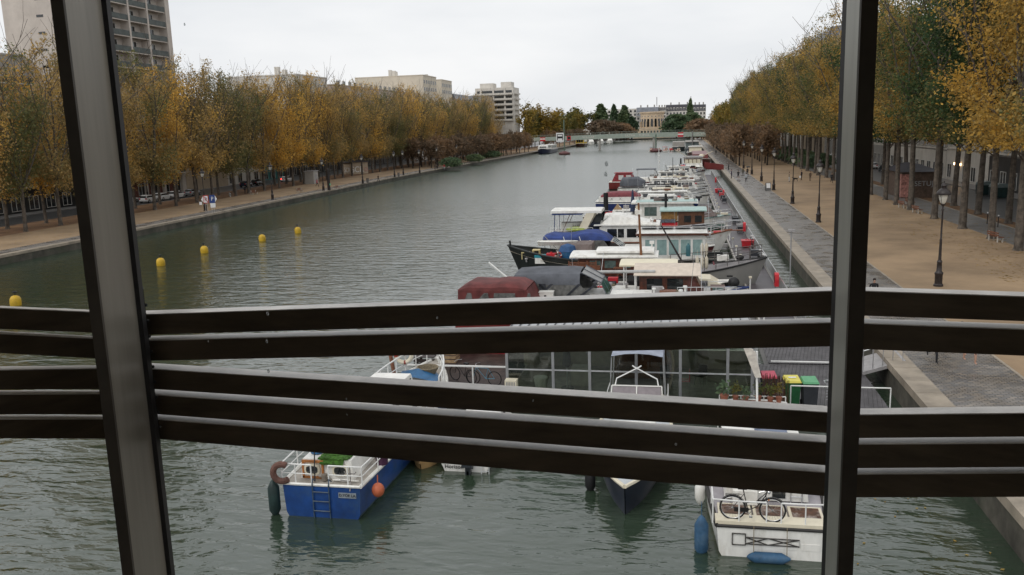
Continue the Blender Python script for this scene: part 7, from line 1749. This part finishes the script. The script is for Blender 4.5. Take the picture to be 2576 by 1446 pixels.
t = thing('parasol', 'tall folded dark blue parasol on the dark barge', 'parasol', (-5.9, 106.9, 1.2)); MB().tube([(0, 0, 0), (0, 0, 3.2)], .04, 6).build('pole', STEEL, t); MB().lathe([(.34, .45), (.30, .8), (.24, 1.8), (.12, 2.7), (.14, 2.8), (.05, 3.15)], 9).build('canopy', mat('parasol_navy', (.035, .05, .10), .8, var=.25), t)
ring(-10.6, 106.4, 1.7, .0, 'lifebuoy on the stern rail of the dark barge', [WHITE, mat('buoy_dark_red', ())], .30, .09)
clutter(b, 16, -10, 2, 1.3, 1.4); clutter(b, 46, -8, -2, 1.85, 1.0)
# K red covered boat with navy hull
b = Boat('covered_boat', 'navy and white boat under a low dark red cover', -4.6, 122.6)
b.hull(14.6, 3.6, 1.7, 1.6, 1.9, mat('hull_royal', (.015, .03, .12), .35, var=.15), WHITE, rub=WHITE, full=.55, boot=BLACK, stripe=WHITE)
b.canopy([(-11.2, 2.5), (-10.4, 2.95), (-8.6, 3.05), (-6.6, 3.02), (-5.6, 2.4)], 1.6, mat('wine_canvas', (.20, .045, .055), .7, var=.15), zlow=2.3)
b.cabin([(-11.5, 1.7), (-11.4, 2.32), (-5.4, 2.32), (-5.2, 1.7)], 1.62, WHITE, 'coaming'); b.cabin([(-5, 1.6), (-4.6, 2.5), (-1, 2.4), (.5, 1.7)], 1.3, WHITE, wt=1.1); b.windows(-4.4, -1, 3, 1.85, 2.25, 1.3, 1.1, (1.6, 2.5)); b.deckrail(.7, 1, .6, 6)
for X in (-9.6, -8.4): b.word('X', .5, X, -1.63, 2.05, (pi / 2, 0, 0), GREYD, 'cross_mark')
clutter(b, 17, -5, 2, 2.0, 1.0)
# L group of white boats, an inflatable tender, dark tarps
def generic(label, Y, x0, x1, hullm, rows, B=3.3, f=1.4, name='motorboat', cov=None, bowup=.5, roofm=WHITE, scr=True):
    cx = (x0 + x1) / 2; b = Boat(name, label, cx, Y); L = x1 - x0
    b.hull(L, B, f, f, f + bowup, hullm, WHITE, rub=WHITE if hullm is not WHITE else BLACK, full=.5, boot=BLACK)
    a, c, h = rows
    w = B * .38
    b.cabin([(a, f), (a + .5, f + h), (c - .9, f + h * .95), (c, f + .1)], w, WHITE, wt=w * .85); b.windows(a + .6, c - 1.0, 4, f + h * .35, f + h * .8, w, w * .85, (f, f + h))
    b.roof(a + .1, c - .6, w * 1.0, f + h + .002, .06, roofm, 'roof', .08)
    if scr: b.screen(a + .2, a - .3, f + h * .3, f + h * 1.25, w, w * .9, 2, STEEL)
    b.deckrail(.72, 1.0, .6, 6); clutter(b, int(Y), x0 + 1.5, x1 - 2, f + bowup * .3 + .25, w * .8); clutter(b, int(Y) + 1, a + .5, c - 1, f + h + .1, w * .6)
    if cov: b.canopy(cov[0], w * 1.2, cov[1], zlow=f + .3)
    return b
generic('white motorboat just beyond the red covered boat, long low roof', 130, -9.5, 4.2, WHITE, (-6.5, 1.5, 1.1), f=1.2)
generic('white motorboat with a grey outboard cover, left of the white roofs', 136.5, -8.0, 4.3, WHITE, (-4.5, 1.8, 1.0), f=1.3, roofm=CREAM)
b = generic('white cruiser with lettering on its cabin side near the pontoon', 146, -5.0, 4.4, WHITE, (-1.2, 2.8, 1.5), f=1.4); b.word('BELLE', .5, 1.0, -1.32, 2.3, (pi / 2, 0, 0), GREYD)
d = Boat('inflatable_tender', 'dark grey inflatable tender stowed on a white foredeck', -3.2, 141.5, 0, 'dinghy', None, z=2.1); g = MB(); g.tube([(-2.2, -.7, .3), (1.2, -.7, .32), (2.2, -.3, .5), (2.4, 0, .55), (2.2, .3, .5), (1.2, .7, .32), (-2.2, .7, .3)], .28, 8); d.part(g, 'tube', BLACK, smooth=True); d.part(MB().b2(-2.1, 1.8, -.6, .6, .1, .18), 'floor', GREYD)
generic('white cabin boat carrying the dark inflatable tender', 141.5, -8.5, 3.8, WHITE, (-5.8, -.8, 1.1), f=1.3)
b = generic('white cruiser with a slate grey canopy and yellow window frames', 153, -11.0, 4.2, WHITE, (-5.4, 1.0, 1.4), f=1.4, cov=([(-10.6, 2.4), (-10.2, 3.2), (-7.5, 3.3), (-6.2, 2.6)], GREYC))
generic('white boat with cream deck and thin masthead pole', 160, -7.0, 4.2, WHITE, (-3.6, 2.0, 1.2), f=1.5, roofm=CREAM).tube([(-1.5, 0, 2), (-1.5, 0, 6.2)], .05, BLACK, 'mast', 5)
b = Boat('wheelhouse_boat', 'red boat with a red windowed wheelhouse at its left end', -5.0, 168)
b.hull(17.5, 3.8, 1.5, 1.5, 2.1, HULLRED, CREAM, rub=WHITE, full=.55, boot=BLACK)
b.cabin([(-13.3, 1.3), (-12.5, 3.0), (-9.4, 3.15), (-8.6, 1.5)], 1.6, REDC, 'wheelhouse', wt=1.4); b.windows(-12.3, -9.4, 2, 1.9, 2.8, 1.6, 1.4, (1.3, 3.15), gap=.3, m=mat('pale_pane', (.5, .5, .48), .3)); b.roof(-12.7, -9.2, 1.5, 3.1, .08, REDC, 'roof', .1)
b.cabin([(-8.4, 1.5), (-8.1, 2.2), (3.0, 2.3), (3.6, 1.7)], 1.3, WHITE, wt=1.2); b.tube([(-4.2, 0, 2), (-4.2, 0, 7.6)], .06, WHITERAIL, 'mast', 5); b.deckrail(.7, 1, .6, 6)
for i, (X, z) in enumerate(((-4.2, 6.2), (-4.1, 5.2))): b.part(MB().ell((b.x(X), 0, z), (.14, .14, .16), 8, 6), 'mast_fitting', WHITE)
b = generic('white boat under a grey awning behind the red wheelhouse', 178, -9.5, 4.0, WHITE, (-4.8, 1.8, 1.3), f=1.4); b.roof(-9.0, -5.0, 1.5, 3.2, .1, GREYC, 'awning', .1)
for X in (-8.8, -5.3):
    for sd in (-1, 1): b.tube([(X, sd * 1.3, 1.4), (X, sd * 1.3, 3.2)], .05, WHITERAIL, 'awning_post', 5)
generic('white cabin cruiser next to last before the red tug, brown windows', 186, -6.5, 4.0, WHITE, (-3.0, 2.6, 1.7), f=1.6)
generic('maroon cabined white boat just before the red tug', 193, -3.8, 5.2, WHITE, (.0, 3.6, 1.2), f=1.4, roofm=MAROONC)
clutter(b, 18, -3, 3, 1.7, 1.0)
# O tug with its bow towards the viewer
b = Boat('tug_boat', 'red and white tug with a windowed wheelhouse, bow towards the viewer', 2.7, 211, -pi / 2)
b.hull(17, 5.8, 1.6, 1.5, 2.3, HULLRED, CREAM, rub=BLACK, full=.7, rake=.8, boot=BLACK, stripe=WHITE)
b.cabin([(-2.5, 1.5), (-2.3, 4.2), (2.2, 4.2), (2.6, 1.7)], 2.3, WHITE, 'wheelhouse', wt=2.1); b.roof(-2.8, 2.6, 2.4, 4.2, .14, GREYD, 'roof', .14)
for k in range(4): b.part(MB().b2(2.26, 2.45, -1.85 + k * .95, -1.05 + k * .95, 2.9, 3.8), 'front_window', mat('cream_pane', (.60, .56, .44), .3))
b.box(2.24, 2.40, -2.0, 2.0, 2.75, 3.95, MAHOG, 'window_band'); b.windows(-2, 2, 3, 2.9, 3.8, 2.3, 2.1, (1.5, 4.2)); b.cabin([(2.6, 1.7), (2.7, 2.5), (4.6, 2.5), (5.2, 1.9)], 1.7, WHITE, 'fore_cabin', wt=1.5); b.word('LA BOP', .7, 8.0, 1.1, 1.75, (pi / 2, 0, pi / 2), WHITE)
b.box(-1.0, .4, -3.0, -2.6, 2.2, 4.0, BLACK, 'side_board'); b.tube([(1, -1, 4.3), (3, -4.2, 6.2)], .08, CREAM, 'derrick', 6)
b.cabin([(-7.5, 1.6), (-7.3, 3.8), (-2.9, 3.8), (-2.9, 1.6)], 2.2, GREYC, 'aft_cover', wt=1.9)
# P red barge along the quay with its gangway
b = Boat('barge', 'long red barge lying along the quay beyond the tug', 5.4, 262, -pi / 2, 'barge', 'barges beyond the tug')
b.hull(40, 5.6, 1.9, 1.7, 2.6, HULLRED, HULLRED, rub=WHITE, full=.8, rake=.6, boot=BLACK)
b.cabin([(-17, 1.7), (-17, 3.6), (8, 3.4), (8.5, 1.7)], 2.3, HULLRED, 'hold_cover', wt=2.1); b.windows(-16, 7, 10, 2.3, 3.0, 2.3, 2.1, (1.7, 3.6)); b.part(MB().ell((11.5, .3, 2.9), (1.1, .9, .7), 10, 6), 'white_tender', CREAM); b.tube([(12, -.5, 2.6), (17, 3.2, 4.4)], .1, CREAM, 'derrick', 6)
gw = thing('gangway', 'red gangway with solid sides from the tug to the quay', 'gangway', (7.4, 208, 0)); MB().hexa([(-2, -1.2, 1.5), (2.4, -1.2, 1.2), (2.4, 1.2, 1.2), (-2, 1.2, 1.5), (-2, -1.2, 1.7), (2.4, -1.2, 1.4), (2.4, 1.2, 1.4), (-2, 1.2, 1.7)]).build('ramp', HULLRED, gw)
for yy in (-1.2, 1.2): MB().hexa([(-2, yy - .04, 1.7), (2.4, yy - .04, 1.4), (2.4, yy + .04, 1.4), (-2, yy + .04, 1.7), (-2, yy - .04, 3.1), (2.4, yy - .04, 2.4), (2.4, yy + .04, 2.4), (-2, yy + .04, 3.1)]).build('side_panel', HULLRED, gw)
b = Boat('barge', 'dark red barge with a white wheelhouse roof behind the red barge', 4.8, 318, -pi / 2, 'barge', 'barges beyond the tug'); b.hull(38, 5.6, 1.9, 1.7, 2.8, HULLBROWN, GREYD, rub=WHITE, full=.8, rake=.6, boot=BLACK); b.cabin([(-16, 1.7), (-16, 3.8), (6, 3.6), (6.5, 1.7)], 2.3, HULLBROWN, 'hold_cover', wt=2.1); b.windows(-15, 5, 9, 2.3, 3.1, 2.3, 2.1, (1.7, 3.8)); b.roof(8, 13, 2.4, 4.2, .2, WHITE, 'wheelhouse_roof'); b.cabin([(8.2, 1.7), (8.4, 4.2), (12.6, 4.2), (12.8, 1.7)], 2.1, CREAM, 'wheelhouse'); b.windows(8.6, 12.4, 3, 2.9, 3.8, 2.1)
b = Boat('houseboat', 'grey green houseboat with tall mast before the footbridge', 4.5, 378, -pi / 2, 'houseboat', 'barges beyond the tug'); b.hull(36, 6, 1.7, 1.6, 2.4, mat('hull_slate', (.06, .075, .085), .5, var=.15), GREYD, rub=GREYD, full=.8, rake=.6, boot=BLACK); b.cabin([(-14, 1.6), (-14, 4.6), (13, 4.6), (13, 1.6)], 2.6, mat('slate_green', (.14, .17, .17), .6), 'saloon'); b.windows(-13, 12, 10, 2.6, 3.9, 2.6); b.roof(-14.5, 13.5, 2.9, 4.6, .2, GREYB, 'roof'); b.tube([(14, 0, 2), (14, 0, 9)], .25, STEEL, 'mast', 7)
b = Boat('houseboat', 'pale grey flat topped houseboat beside the pedal boats', -1.2, 415, -pi / 2, 'houseboat', 'barges beyond the tug'); b.hull(30, 6, 1.5, 1.5, 2, mat('hull_slate', ()), GREYD, full=.85, boot=BLACK); b.cabin([(-12, 1.5), (-12, 4.0), (12, 4.0), (12, 1.5)], 2.7, GREYB, 'saloon'); b.windows(-11, 11, 8, 2.4, 3.4, 2.7)
# pedal boats
for i in range(9):
    X = -13.0 + (i % 5) * 2.9; Y = 396 + (i // 5) * 7 + (i % 2) * 1.5
    b = Boat('pedal_boat', 'small white pedal boat with red seats in the far raft', X, Y, R(90 + 20 * ((i * 7) % 5 - 2)), 'pedal boat', 'pedal boats rafted before the footbridge')
    for sd in (-1, 1): b.part(MB().loft([[(x, sd * .55 - w, .1), (x, sd * .55 - w, .55), (x, sd * .55 + w, .55), (x, sd * .55 + w, .1)] for x, w in ((-1.5, .12), (-1.2, .3), (.9, .3), (1.6, .06))], closed=True), 'float', WHITE)
    b.part(MB().b2(-.9, .5, -.8, .8, .552, .68), 'deck', RED); 
    for sd in (-1, 1): b.part(MB().b2(-.8, -.2, sd * .4 - .25, sd * .4 + .25, .681, .85).b2(-.85, -.7, sd * .4 - .25, sd * .4 + .25, .851, 1.5), 'seat', RED if i % 2 else CREAM)
    if i in (0, 2): b.roof(-1.0, .9, .9, 2.1, .08, RED if i else BLACK, 'sunshade'); [b.tube([(x, y, .6), (x, y, 2.1)], .04, STEEL, 'sunshade_post', 5) for x in (-.9, .8) for y in (-.7, .7)]
# ------------------------------------------------------------------ left bank boats
p = onz(1372, 388, 0)
b = Boat('river_barge', 'navy hulled white barge moored at the left bank before the footbridge', le(425) + 4.6, 425, R(-90) , 'barge', 'boats moored on the left bank')
b.hull(36, 6.2, 2.0, 1.9, 2.6, mat('hull_deep_navy', (.012, .016, .045), .35, var=.15), GREYD, rub=WHITE, full=.8, rake=.6, boot=BLACK, stripe=WHITE)
b.cabin([(4, 2.0), (4.2, 4.2), (14, 4.2), (14.8, 2.2)], 2.5, WHITE, 'wheelhouse', wt=2.2); b.windows(4.6, 13.6, 5, 2.8, 3.8, 2.5, 2.2, (2, 4.2)); b.cabin([(-15, 2.0), (-15, 3.8), (3, 3.8), (3, 2.0)], 2.4, OFFW, 'saloon'); b.windows(-14, 2.5, 6, 2.5, 3.3, 2.4); b.roof(-15.5, 3.5, 2.6, 3.8, .15, WHITE, 'roof')
for k in range(3): b.part(MB().b2(14.4, 14.75, -1.6 + k * 1.1, -.7 + k * 1.1, 2.9, 3.6), 'front_window', DARKGLASS)
b.rail([(15, -2.2, 2.3), (17, -1.2, 2.5), (17.5, 0, 2.6)], 1.0, m=WHITERAIL) if False else b.deckrail(.85, 1.0, 1.0, 5, m=WHITERAIL, r=.05)
b = Boat('tour_boat', 'yellow boat with a red roof at the left bank beyond the footbridge', le(540) + 5, 545, R(-90), 'boat', 'boats moored on the left bank'); b.hull(22, 6, 1.8, 1.7, 2.2, HULLBROWN, GREYD, full=.8, boot=BLACK); b.cabin([(-9, 1.7), (-9, 5.0), (8.5, 5.0), (9, 1.7)], 2.5, mat('boat_yellow', (.50, .33, .03), .5, var=.1), 'saloon'); b.windows(-8.4, 8, 6, 2.9, 4.4, 2.5); b.roof(-9.5, 9.5, 2.9, 5.0, .35, RED, 'roof')
for k in range(3): b.part(MB().b2(8.8, 9.05, -2 + k * 1.4, -.9 + k * 1.4, 2.9, 4.4), 'front_window', DARKGLASS)
for i in range(3):
    b = Boat('motor_yacht', ['white yacht just beyond the yellow boat on the left bank', 'second white yacht beyond the yellow boat', 'third white yacht beyond the yellow boat, furthest'][i], le(590) + 6 + i * 5, 585 + i * 16, R(-80), 'yacht', 'boats moored on the left bank'); b.hull(14, 4.5, 1.6, 1.6, 2.4, WHITE, WHITE, full=.55, boot=BLACK); b.cabin([(-4, 1.6), (-3.6, 3.6), (2, 3.4), (4, 1.8)], 1.7, WHITE, wt=1.4); b.windows(-3.2, 2, 4, 2.3, 3.1, 1.7, 1.4, (1.6, 3.6)); b.tube([(-1, 0, 3.5), (-2.5, 0, 8)], .12, WHITE, 'mast', 5)
t = thing('quay_pavilion', 'low white roofed pavilion beyond the footbridge on the left bank', 'pavilion', (-62, 640, 1)); MB().b2(-14, 14, -4, 4, 0, 4.5).build('wall', GREYB, t); MB().hexa([(-17, -6, 4.6), (16, -6, 4.6), (16, 6, 4.6), (-17, 6, 4.6), (-8, -1, 9.5), (3, -1, 8), (3, 1, 8), (-8, 1, 9.5)]).build('roof', OFFW, t)
# ------------------------------------------------------------------ buoys and channel marks
YB = mat('buoy_yellow', (.56, .35, .02), .5, var=.12, scale=2.5, dirt=(.22, .16, .04), dirt_amt=.7)
for i, (u, v, top) in enumerate(((40, 768, 1), (405, 668, 1), (515, 636, 1), (660, 606, 0), (750, 586, 1))):
    p = onz(u, v, 0); t = thing('marker_buoy', f'yellow domed buoy on the left of the basin, {nth(i)} from the near end', 'buoy', (p.x, p.y, 0), i, 'yellow buoys in a row'); t.rotation_euler = (.05 * sin(i * 2.3), .06 * cos(i * 1.7), i)
    MB().lathe([(.30, -.3), (.40, .0), (.42, .25), (.40, .52), (.30, .70), (.14, .78), (.05, .80)], 14).build('float', YB, t, True)
    if top:
        MB().tube([(0, 0, .78), (0, 0, 1.02)], .035, 6).build('shackle', BLACK, t); MB().tube([(.12 * cos(a), .12 * sin(a), 1.06) for a in [2 * pi * k / 10 for k in range(10)]], .05, 6, closed=True).build('mooring_ring', BLACK, t, True)
MRUST = mat('mark_maroon', (.12, .045, .045), .6, var=.2); MGRN = mat('mark_pole_green', (.12, .17, .13), .5)
for (u, v, u2, v2, lab, sg) in ((1420, 389, 1418, 301, 'channel mark with a white square sign on a round float', 1), (1650, 382, 1651, 338, 'plain channel mark pole on a round float right of the sign one', 0)):
    p = onz(u, v, 0); h = aty(u2, v2, p.y).z; t = thing('channel_mark', lab, 'channel mark', (p.x, p.y, 0), 0, 'channel marks in the basin')
    MB().lathe([(2.2, -.3), (2.7, .5), (2.6, .9), (1.2, 1.5), (.3, 1.7)], 16).build('float', MRUST, t, True); MB().tube([(0, 0, 1.6), (0, 0, h)], .28 if sg else .32, 8).build('pole', MGRN, t)
    if sg:
        pz = aty(1413, 345, p.y); MB().b2(-3.6, -.1, -.4, -.3, pz.z - 2.0, pz.z + 2.0).build('panel', SW, t); MB().b2(-3.0, -.7, -.42, -.405, pz.z - .5, pz.z + .4).b2(-3.2, -2.9, -.42, -.405, pz.z - 1.4, pz.z + 1.4).b2(-.8, -.5, -.42, -.405, pz.z - 1.4, pz.z + 1.4).b2(-2.9, -.8, -.42, -.405, pz.z + 1.1, pz.z + 1.4).build('symbol', BLACK, t)
# ------------------------------------------------------------------ people (one skinned surface each) and the dog
SKIN = mat('skin', (.42, .25, .18), .55, var=.05); HAIRD = mat('hair_dark', (.018, .012, .010), .7); HAIRG = mat('hair_grey', (.2, .19, .18), .7)
CLOTH = {k: mat('cloth_' + k, c, .85, var=.15, scale=8) for k, c in dict(black=(.014, .014, .017), navy=(.02, .024, .045), grey=(.10, .10, .105), olive=(.07, .065, .04), tan=(.25, .20, .14), white=(.6, .6, .6), red=(.38, .03, .035), denim=(.05, .065, .10), brown=(.07, .045, .03), plum=(.05, .025, .06), pale=(.38, .40, .42)).items()}
def skin_mesh(V, E, Rr, name, sub=1):
    me = bpy.data.meshes.new(name); me.from_pydata(V, E, []); o = bpy.data.objects.new(name, me); COL.objects.link(o)
    md = o.modifiers.new('skin', 'SKIN'); md.use_smooth_shade = True; md.branch_smoothing = .6
    lay = me.skin_vertices[0].data
    for i, r in enumerate(Rr): lay[i].radius = r if isinstance(r, tuple) else (r, r); lay[i].use_root = (i == 0)
    sb = o.modifiers.new('sub', 'SUBSURF'); sb.levels = sub; sb.render_levels = sub
    dg = bpy.context.evaluated_depsgraph_get(); dg.update(); m2 = bpy.data.meshes.new_from_object(o.evaluated_get(dg))
    bpy.data.objects.remove(o); return m2
def person(label, x, y, z, rz, top='black', legs='navy', pose='stand', h=1.74, hair=True, bag=None, hairm=None, shorts=False, sleeves=True, fingers=False, shoes='black', group=None):
    """faces +y locally; hips, knees, ankles, toes, spine, head, shoulders, elbows, wrists"""
    t = thing('person', label, 'person', (x, y, z), rz, group); t.scale = (h / 1.74,) * 3
    P = {'stand': dict(l=(.02, .0), r=(-.02, 0.0), al=(.05, .08), ar=(.02, .12), lean=0.0, kl=0, kr=0, el=.15, er=.2),
         'walk': dict(l=(.30, .04), r=(-.30, .18), al=(-.22, .1), ar=(.25, .15), lean=.04, kl=.04, kr=.10, el=.2, er=.3),
         'run': dict(l=(.30, .12), r=(-.42, .45), al=(-.28, .5), ar=(.15, .75), lean=.12, kl=.14, kr=.16, el=1.3, er=1.5)}[pose]
    V = []; E = []; Rr = []
    def add(p, r, par=None):
        V.append(p); Rr.append(r)
        if par is not None: E.append((par, len(V) - 1))
        return len(V) - 1
    ln = P['lean']
    pel = add((0, 0, .95), (.155, .115)); wa = add((0, .02 + ln * .3, 1.10), (.135, .10), pel); ch = add((0, .02 + ln * .8, 1.30), (.17, .115), wa); sh = add((0, .0 + ln, 1.44), (.12, .085), ch)
    nk = add((0, .01 + ln * 1.1, 1.52), .052, sh); hd = add((0, .03 + ln * 1.2, 1.60), (.070, .085), nk); h2 = add((0, .02 + ln * 1.2, 1.69), (.074, .092), hd)
    nose = add((0, .125 + ln * 1.2, 1.625), .012, hd)
    for sx, (fy, lift), kb in ((-1, P['l'], P['kl']), (1, P['r'], P['kr'])):
        hip = add((sx * .10, 0, .90), .092, pel); kn = add((sx * .105, fy * .5 + kb + .02, .50 + lift * .12), .06, hip); an = add((sx * .11, fy, .09 + lift), .042, kn)
        hl = add((sx * .11, fy - .03, .045 + lift), .04, an); add((sx * .12, fy + .17, .035 + lift * (1.0 if lift < .3 else .7)), .034, hl)
    for sx, (ay, azl), eb in ((-1, P['al'], P['el']), (1, P['ar'], P['er'])):
        s_ = add((sx * .185, ln, 1.41), .06, sh); el = add((sx * .24, ay * .45 - .04 + ln * .7, 1.14), .043, s_)
        hy = ay + min(.27, .22 * eb); hz = .90 + .2 * min(1.2, eb)
        wr = add((sx * (.24 if eb < 1 else .17), hy + ln * .6, hz), .028, el); pm = add((sx * (.24 if eb < 1 else .16), hy + .035 + ln * .6, hz - (.07 if eb < 1 else -.03)), (.022, .036), wr)
        if fingers:
            bx, by, bz = V[pm]
            for k, (dx, Lf) in enumerate(((-.03, .07), (-.01, .082), (.01, .078), (.03, .06))):
                a = add((bx + dx * .6, by + .02, bz - .05), .0095, pm); add((bx + dx, by + .045, bz - .05 - Lf), .008, a)
            a = add((bx - sx * .035, by + .02, bz - .01), .010, pm); add((bx - sx * .05, by + .05, bz - .045), .009, a)
    me = skin_mesh(V, E, Rr, 'body', 1)
    me.materials.clear()
    for m in (SKIN, CLOTH[top], CLOTH[legs], CLOTH[shoes]): me.materials.append(m)
    for p in me.polygons:
        c = p.center; d = c.z
        if d > 1.505: k = 0
        elif abs(c.x) > .14 and d > .72 and (abs(c.x) > .19 or d < 1.0) and (Vector((abs(c.x), c.y)) - Vector((.1, 0))).length > .1: k = 1 if (d > .93 and sleeves) or d > 1.25 else 0
        elif d > .93: k = 1
        elif d > (.10 if pose != 'run' else .13): k = 2 if not (shorts and d < .55) else 0
        else: k = 3
        p.material_index = k
    ob = bpy.data.objects.new('body', me); COL.objects.link(ob); ob.parent = t
    if hair:
        g = MB(); g.ell((0, .005 + ln * 1.2, 1.695), (.088, .10, .085), 12, 8); g.v = [q if not (q[1] > .06 + ln * 1.2 and q[2] < 1.70) else (q[0], .06 + ln * 1.2, q[2]) for q in g.v]; g.build('hair', hairm or HAIRD, t, True)
    g = MB(); g.lathe2([(1.0, -.5), (1.08, 0), (1.0, .45), (.85, .9)], (0, .01, .96), (.175, .13, .12), 12); g.build('jacket_hem', CLOTH[top], t, True)
    if bag == 'pack':
        g = MB(); g.box((0, -.20 + ln, 1.24), (.32, .20, .46), taper=.85); g.build('backpack', CLOTH['pale'], t)
    if bag == 'umbrella': 
        MB().tube([(.2, .2, 1.1), (.12, .15, 2.0)], .012, 5).build('umbrella_pole', BLACK, t); MB().lathe([(.55, 1.82), (.42, 1.98), (.2, 2.07), (.02, 2.1)], 10, (.12, .15, 0)).build('umbrella_canopy', BLACK, t)
    if bag == 'bag': MB().box((-.32, .1, .62), (.10, .28, .34)).build('carried_bag', CLOTH['white'], t)
    return t
G_ = 'people on the right quay'
def pp(u, v, z=RZ): p = onz(u, v, z); return p.x, p.y, z
person('bearded runner in black seen above the slats by the right post', 10.95, 51.5, RZ, pi, 'black', 'black', 'run', 1.78, fingers=True, group=G_)
person('runner in black tights and white shoes, lower legs under the right slats, left one', *pp(2344, 915), pi, 'black', 'black', 'run', 1.72, fingers=True, shoes='white', shorts=False, group=G_)
person('runner in black shorts under the right slats, middle one', *pp(2412, 905), pi, 'black', 'black', 'run', 1.78, shorts=True, fingers=True, group=G_)
person('runner with bare legs and dark shoes, right one of three', *pp(2440, 917), pi, 'black', 'black', 'run', 1.76, shorts=True, fingers=True, sleeves=False, group=G_)
person('man in a tan coat standing left of the dog', *pp(1985, 457), R(-80), 'tan', 'pale', 'stand', 1.74, group=G_)
person('dark clothed dog walker holding a white bag', *pp(2016, 453), R(60), 'navy', 'brown', 'stand', 1.78, bag='bag', group=G_)
person('person in brown standing by a trunk right of the dog walker', *pp(2038, 455), R(150), 'brown', 'brown', 'stand', 1.66, group=G_)
person('person in black walking near the right window post', *pp(2092, 461), pi, 'black', 'black', 'walk', 1.78, group=G_)
person('person in plum standing at the water edge by the red gangway', *pp(1840, 449), R(80), 'plum', 'navy', 'stand', 1.78, group=G_)
person('jogger in black with bare legs on the wet cobbles', *pp(1857, 451), pi, 'black', 'black', 'run', 1.70, shorts=True, group=G_)
person('person in olive coat walking behind the jogger', *pp(1869, 444), 0, 'olive', 'grey', 'walk', 1.74, group=G_)
person('person under a small black umbrella on the cobbles', *pp(1880, 443), 0, 'black', 'black', 'walk', 1.7, bag='umbrella', group=G_)
person('person with a pale backpack walking away on the cobbles', *pp(1877, 460), 0, 'pale', 'black', 'walk', 1.76, bag='pack', group=G_)
person('dark figure standing by the red gangway end', *pp(1833, 427), R(70), 'grey', 'black', 'stand', 1.74, group=G_)
person('distant dark figure on the cobbles beyond the red barge', *pp(1801, 389), 0, 'black', 'black', 'walk', 1.74, group=G_)
G2 = 'people on the left quay'
person('walker in dark red and black near the left service cabinet', *pp(798, 470, LZ), R(-100), 'red', 'black', 'walk', 1.74, group=G2)
person('walker in brown and black at the left water edge', *pp(952, 458, LZ), R(-120), 'brown', 'black', 'walk', 1.74, group=G2)
person('dark figure right of the lamps on the left quay', *pp(1095, 429, LZ), R(170), 'black', 'black', 'walk', 1.8, group=G2)
person('person in a red top at the left water edge', *pp(1118, 427, LZ), R(170), 'red', 'pale', 'walk', 1.74, group=G2)
person('dark seated looking figure by the left street under the trees', *pp(617, 487, LZ), R(40), 'black', 'black', 'stand', 1.6, group=G2)
# the dog
DOG = mat('dog_coat', (.022, .020, .018), .8, var=.3, scale=9)
def dog(label, x, y, z, rz):
    V = []; E = []; Rr = []
    def add(p, r, par=None):
        V.append(p); Rr.append(r)
        if par is not None: E.append((par, len(V) - 1))
        return len(V) - 1
    c = add((0, 0, .50), (.12, .15)); rb_ = add((-.30, 0, .52), (.10, .11), c); fr = add((.25, 0, .52), (.115, .145), c)
    nk = add((.42, 0, .66), .075, fr); hd = add((.54, 0, .74), .07, nk); mz = add((.68, 0, .70), .038, hd); 
    for s in (-1, 1): add((.50, s * .07, .82), .022, hd)
    t1 = add((-.45, 0, .56), .028, rb_); add((-.62, 0, .70), .016, t1)
    for s, o in ((-1, .04), (1, -.05)):
        a = add((.27 + o, s * .09, .36), .055, fr); k = add((.26 + o, s * .09, .2), .03, a); f = add((.27 + o, s * .09, .04), .026, k); add((.33 + o, s * .09, .025), .026, f)
        a = add((-.30 - o, s * .09, .38), .07, rb_); k = add((-.26 - o, s * .09, .28), .045, a); hk = add((-.38 - o, s * .09, .19), .028, k); f = add((-.36 - o, s * .09, .04), .024, hk); add((-.30 - o, s * .09, .025), .025, f)
    me = skin_mesh(V, E, Rr, 'dog', 1); me.materials.clear(); me.materials.append(DOG); o = bpy.data.objects.new('dog', me); COL.objects.link(o); o.location = (x, y, z); o.rotation_euler.z = rz; tag(o, label, 'dog'); return o
dog('dark dog standing on the sand between two people', *pp(2001, 456), R(190))
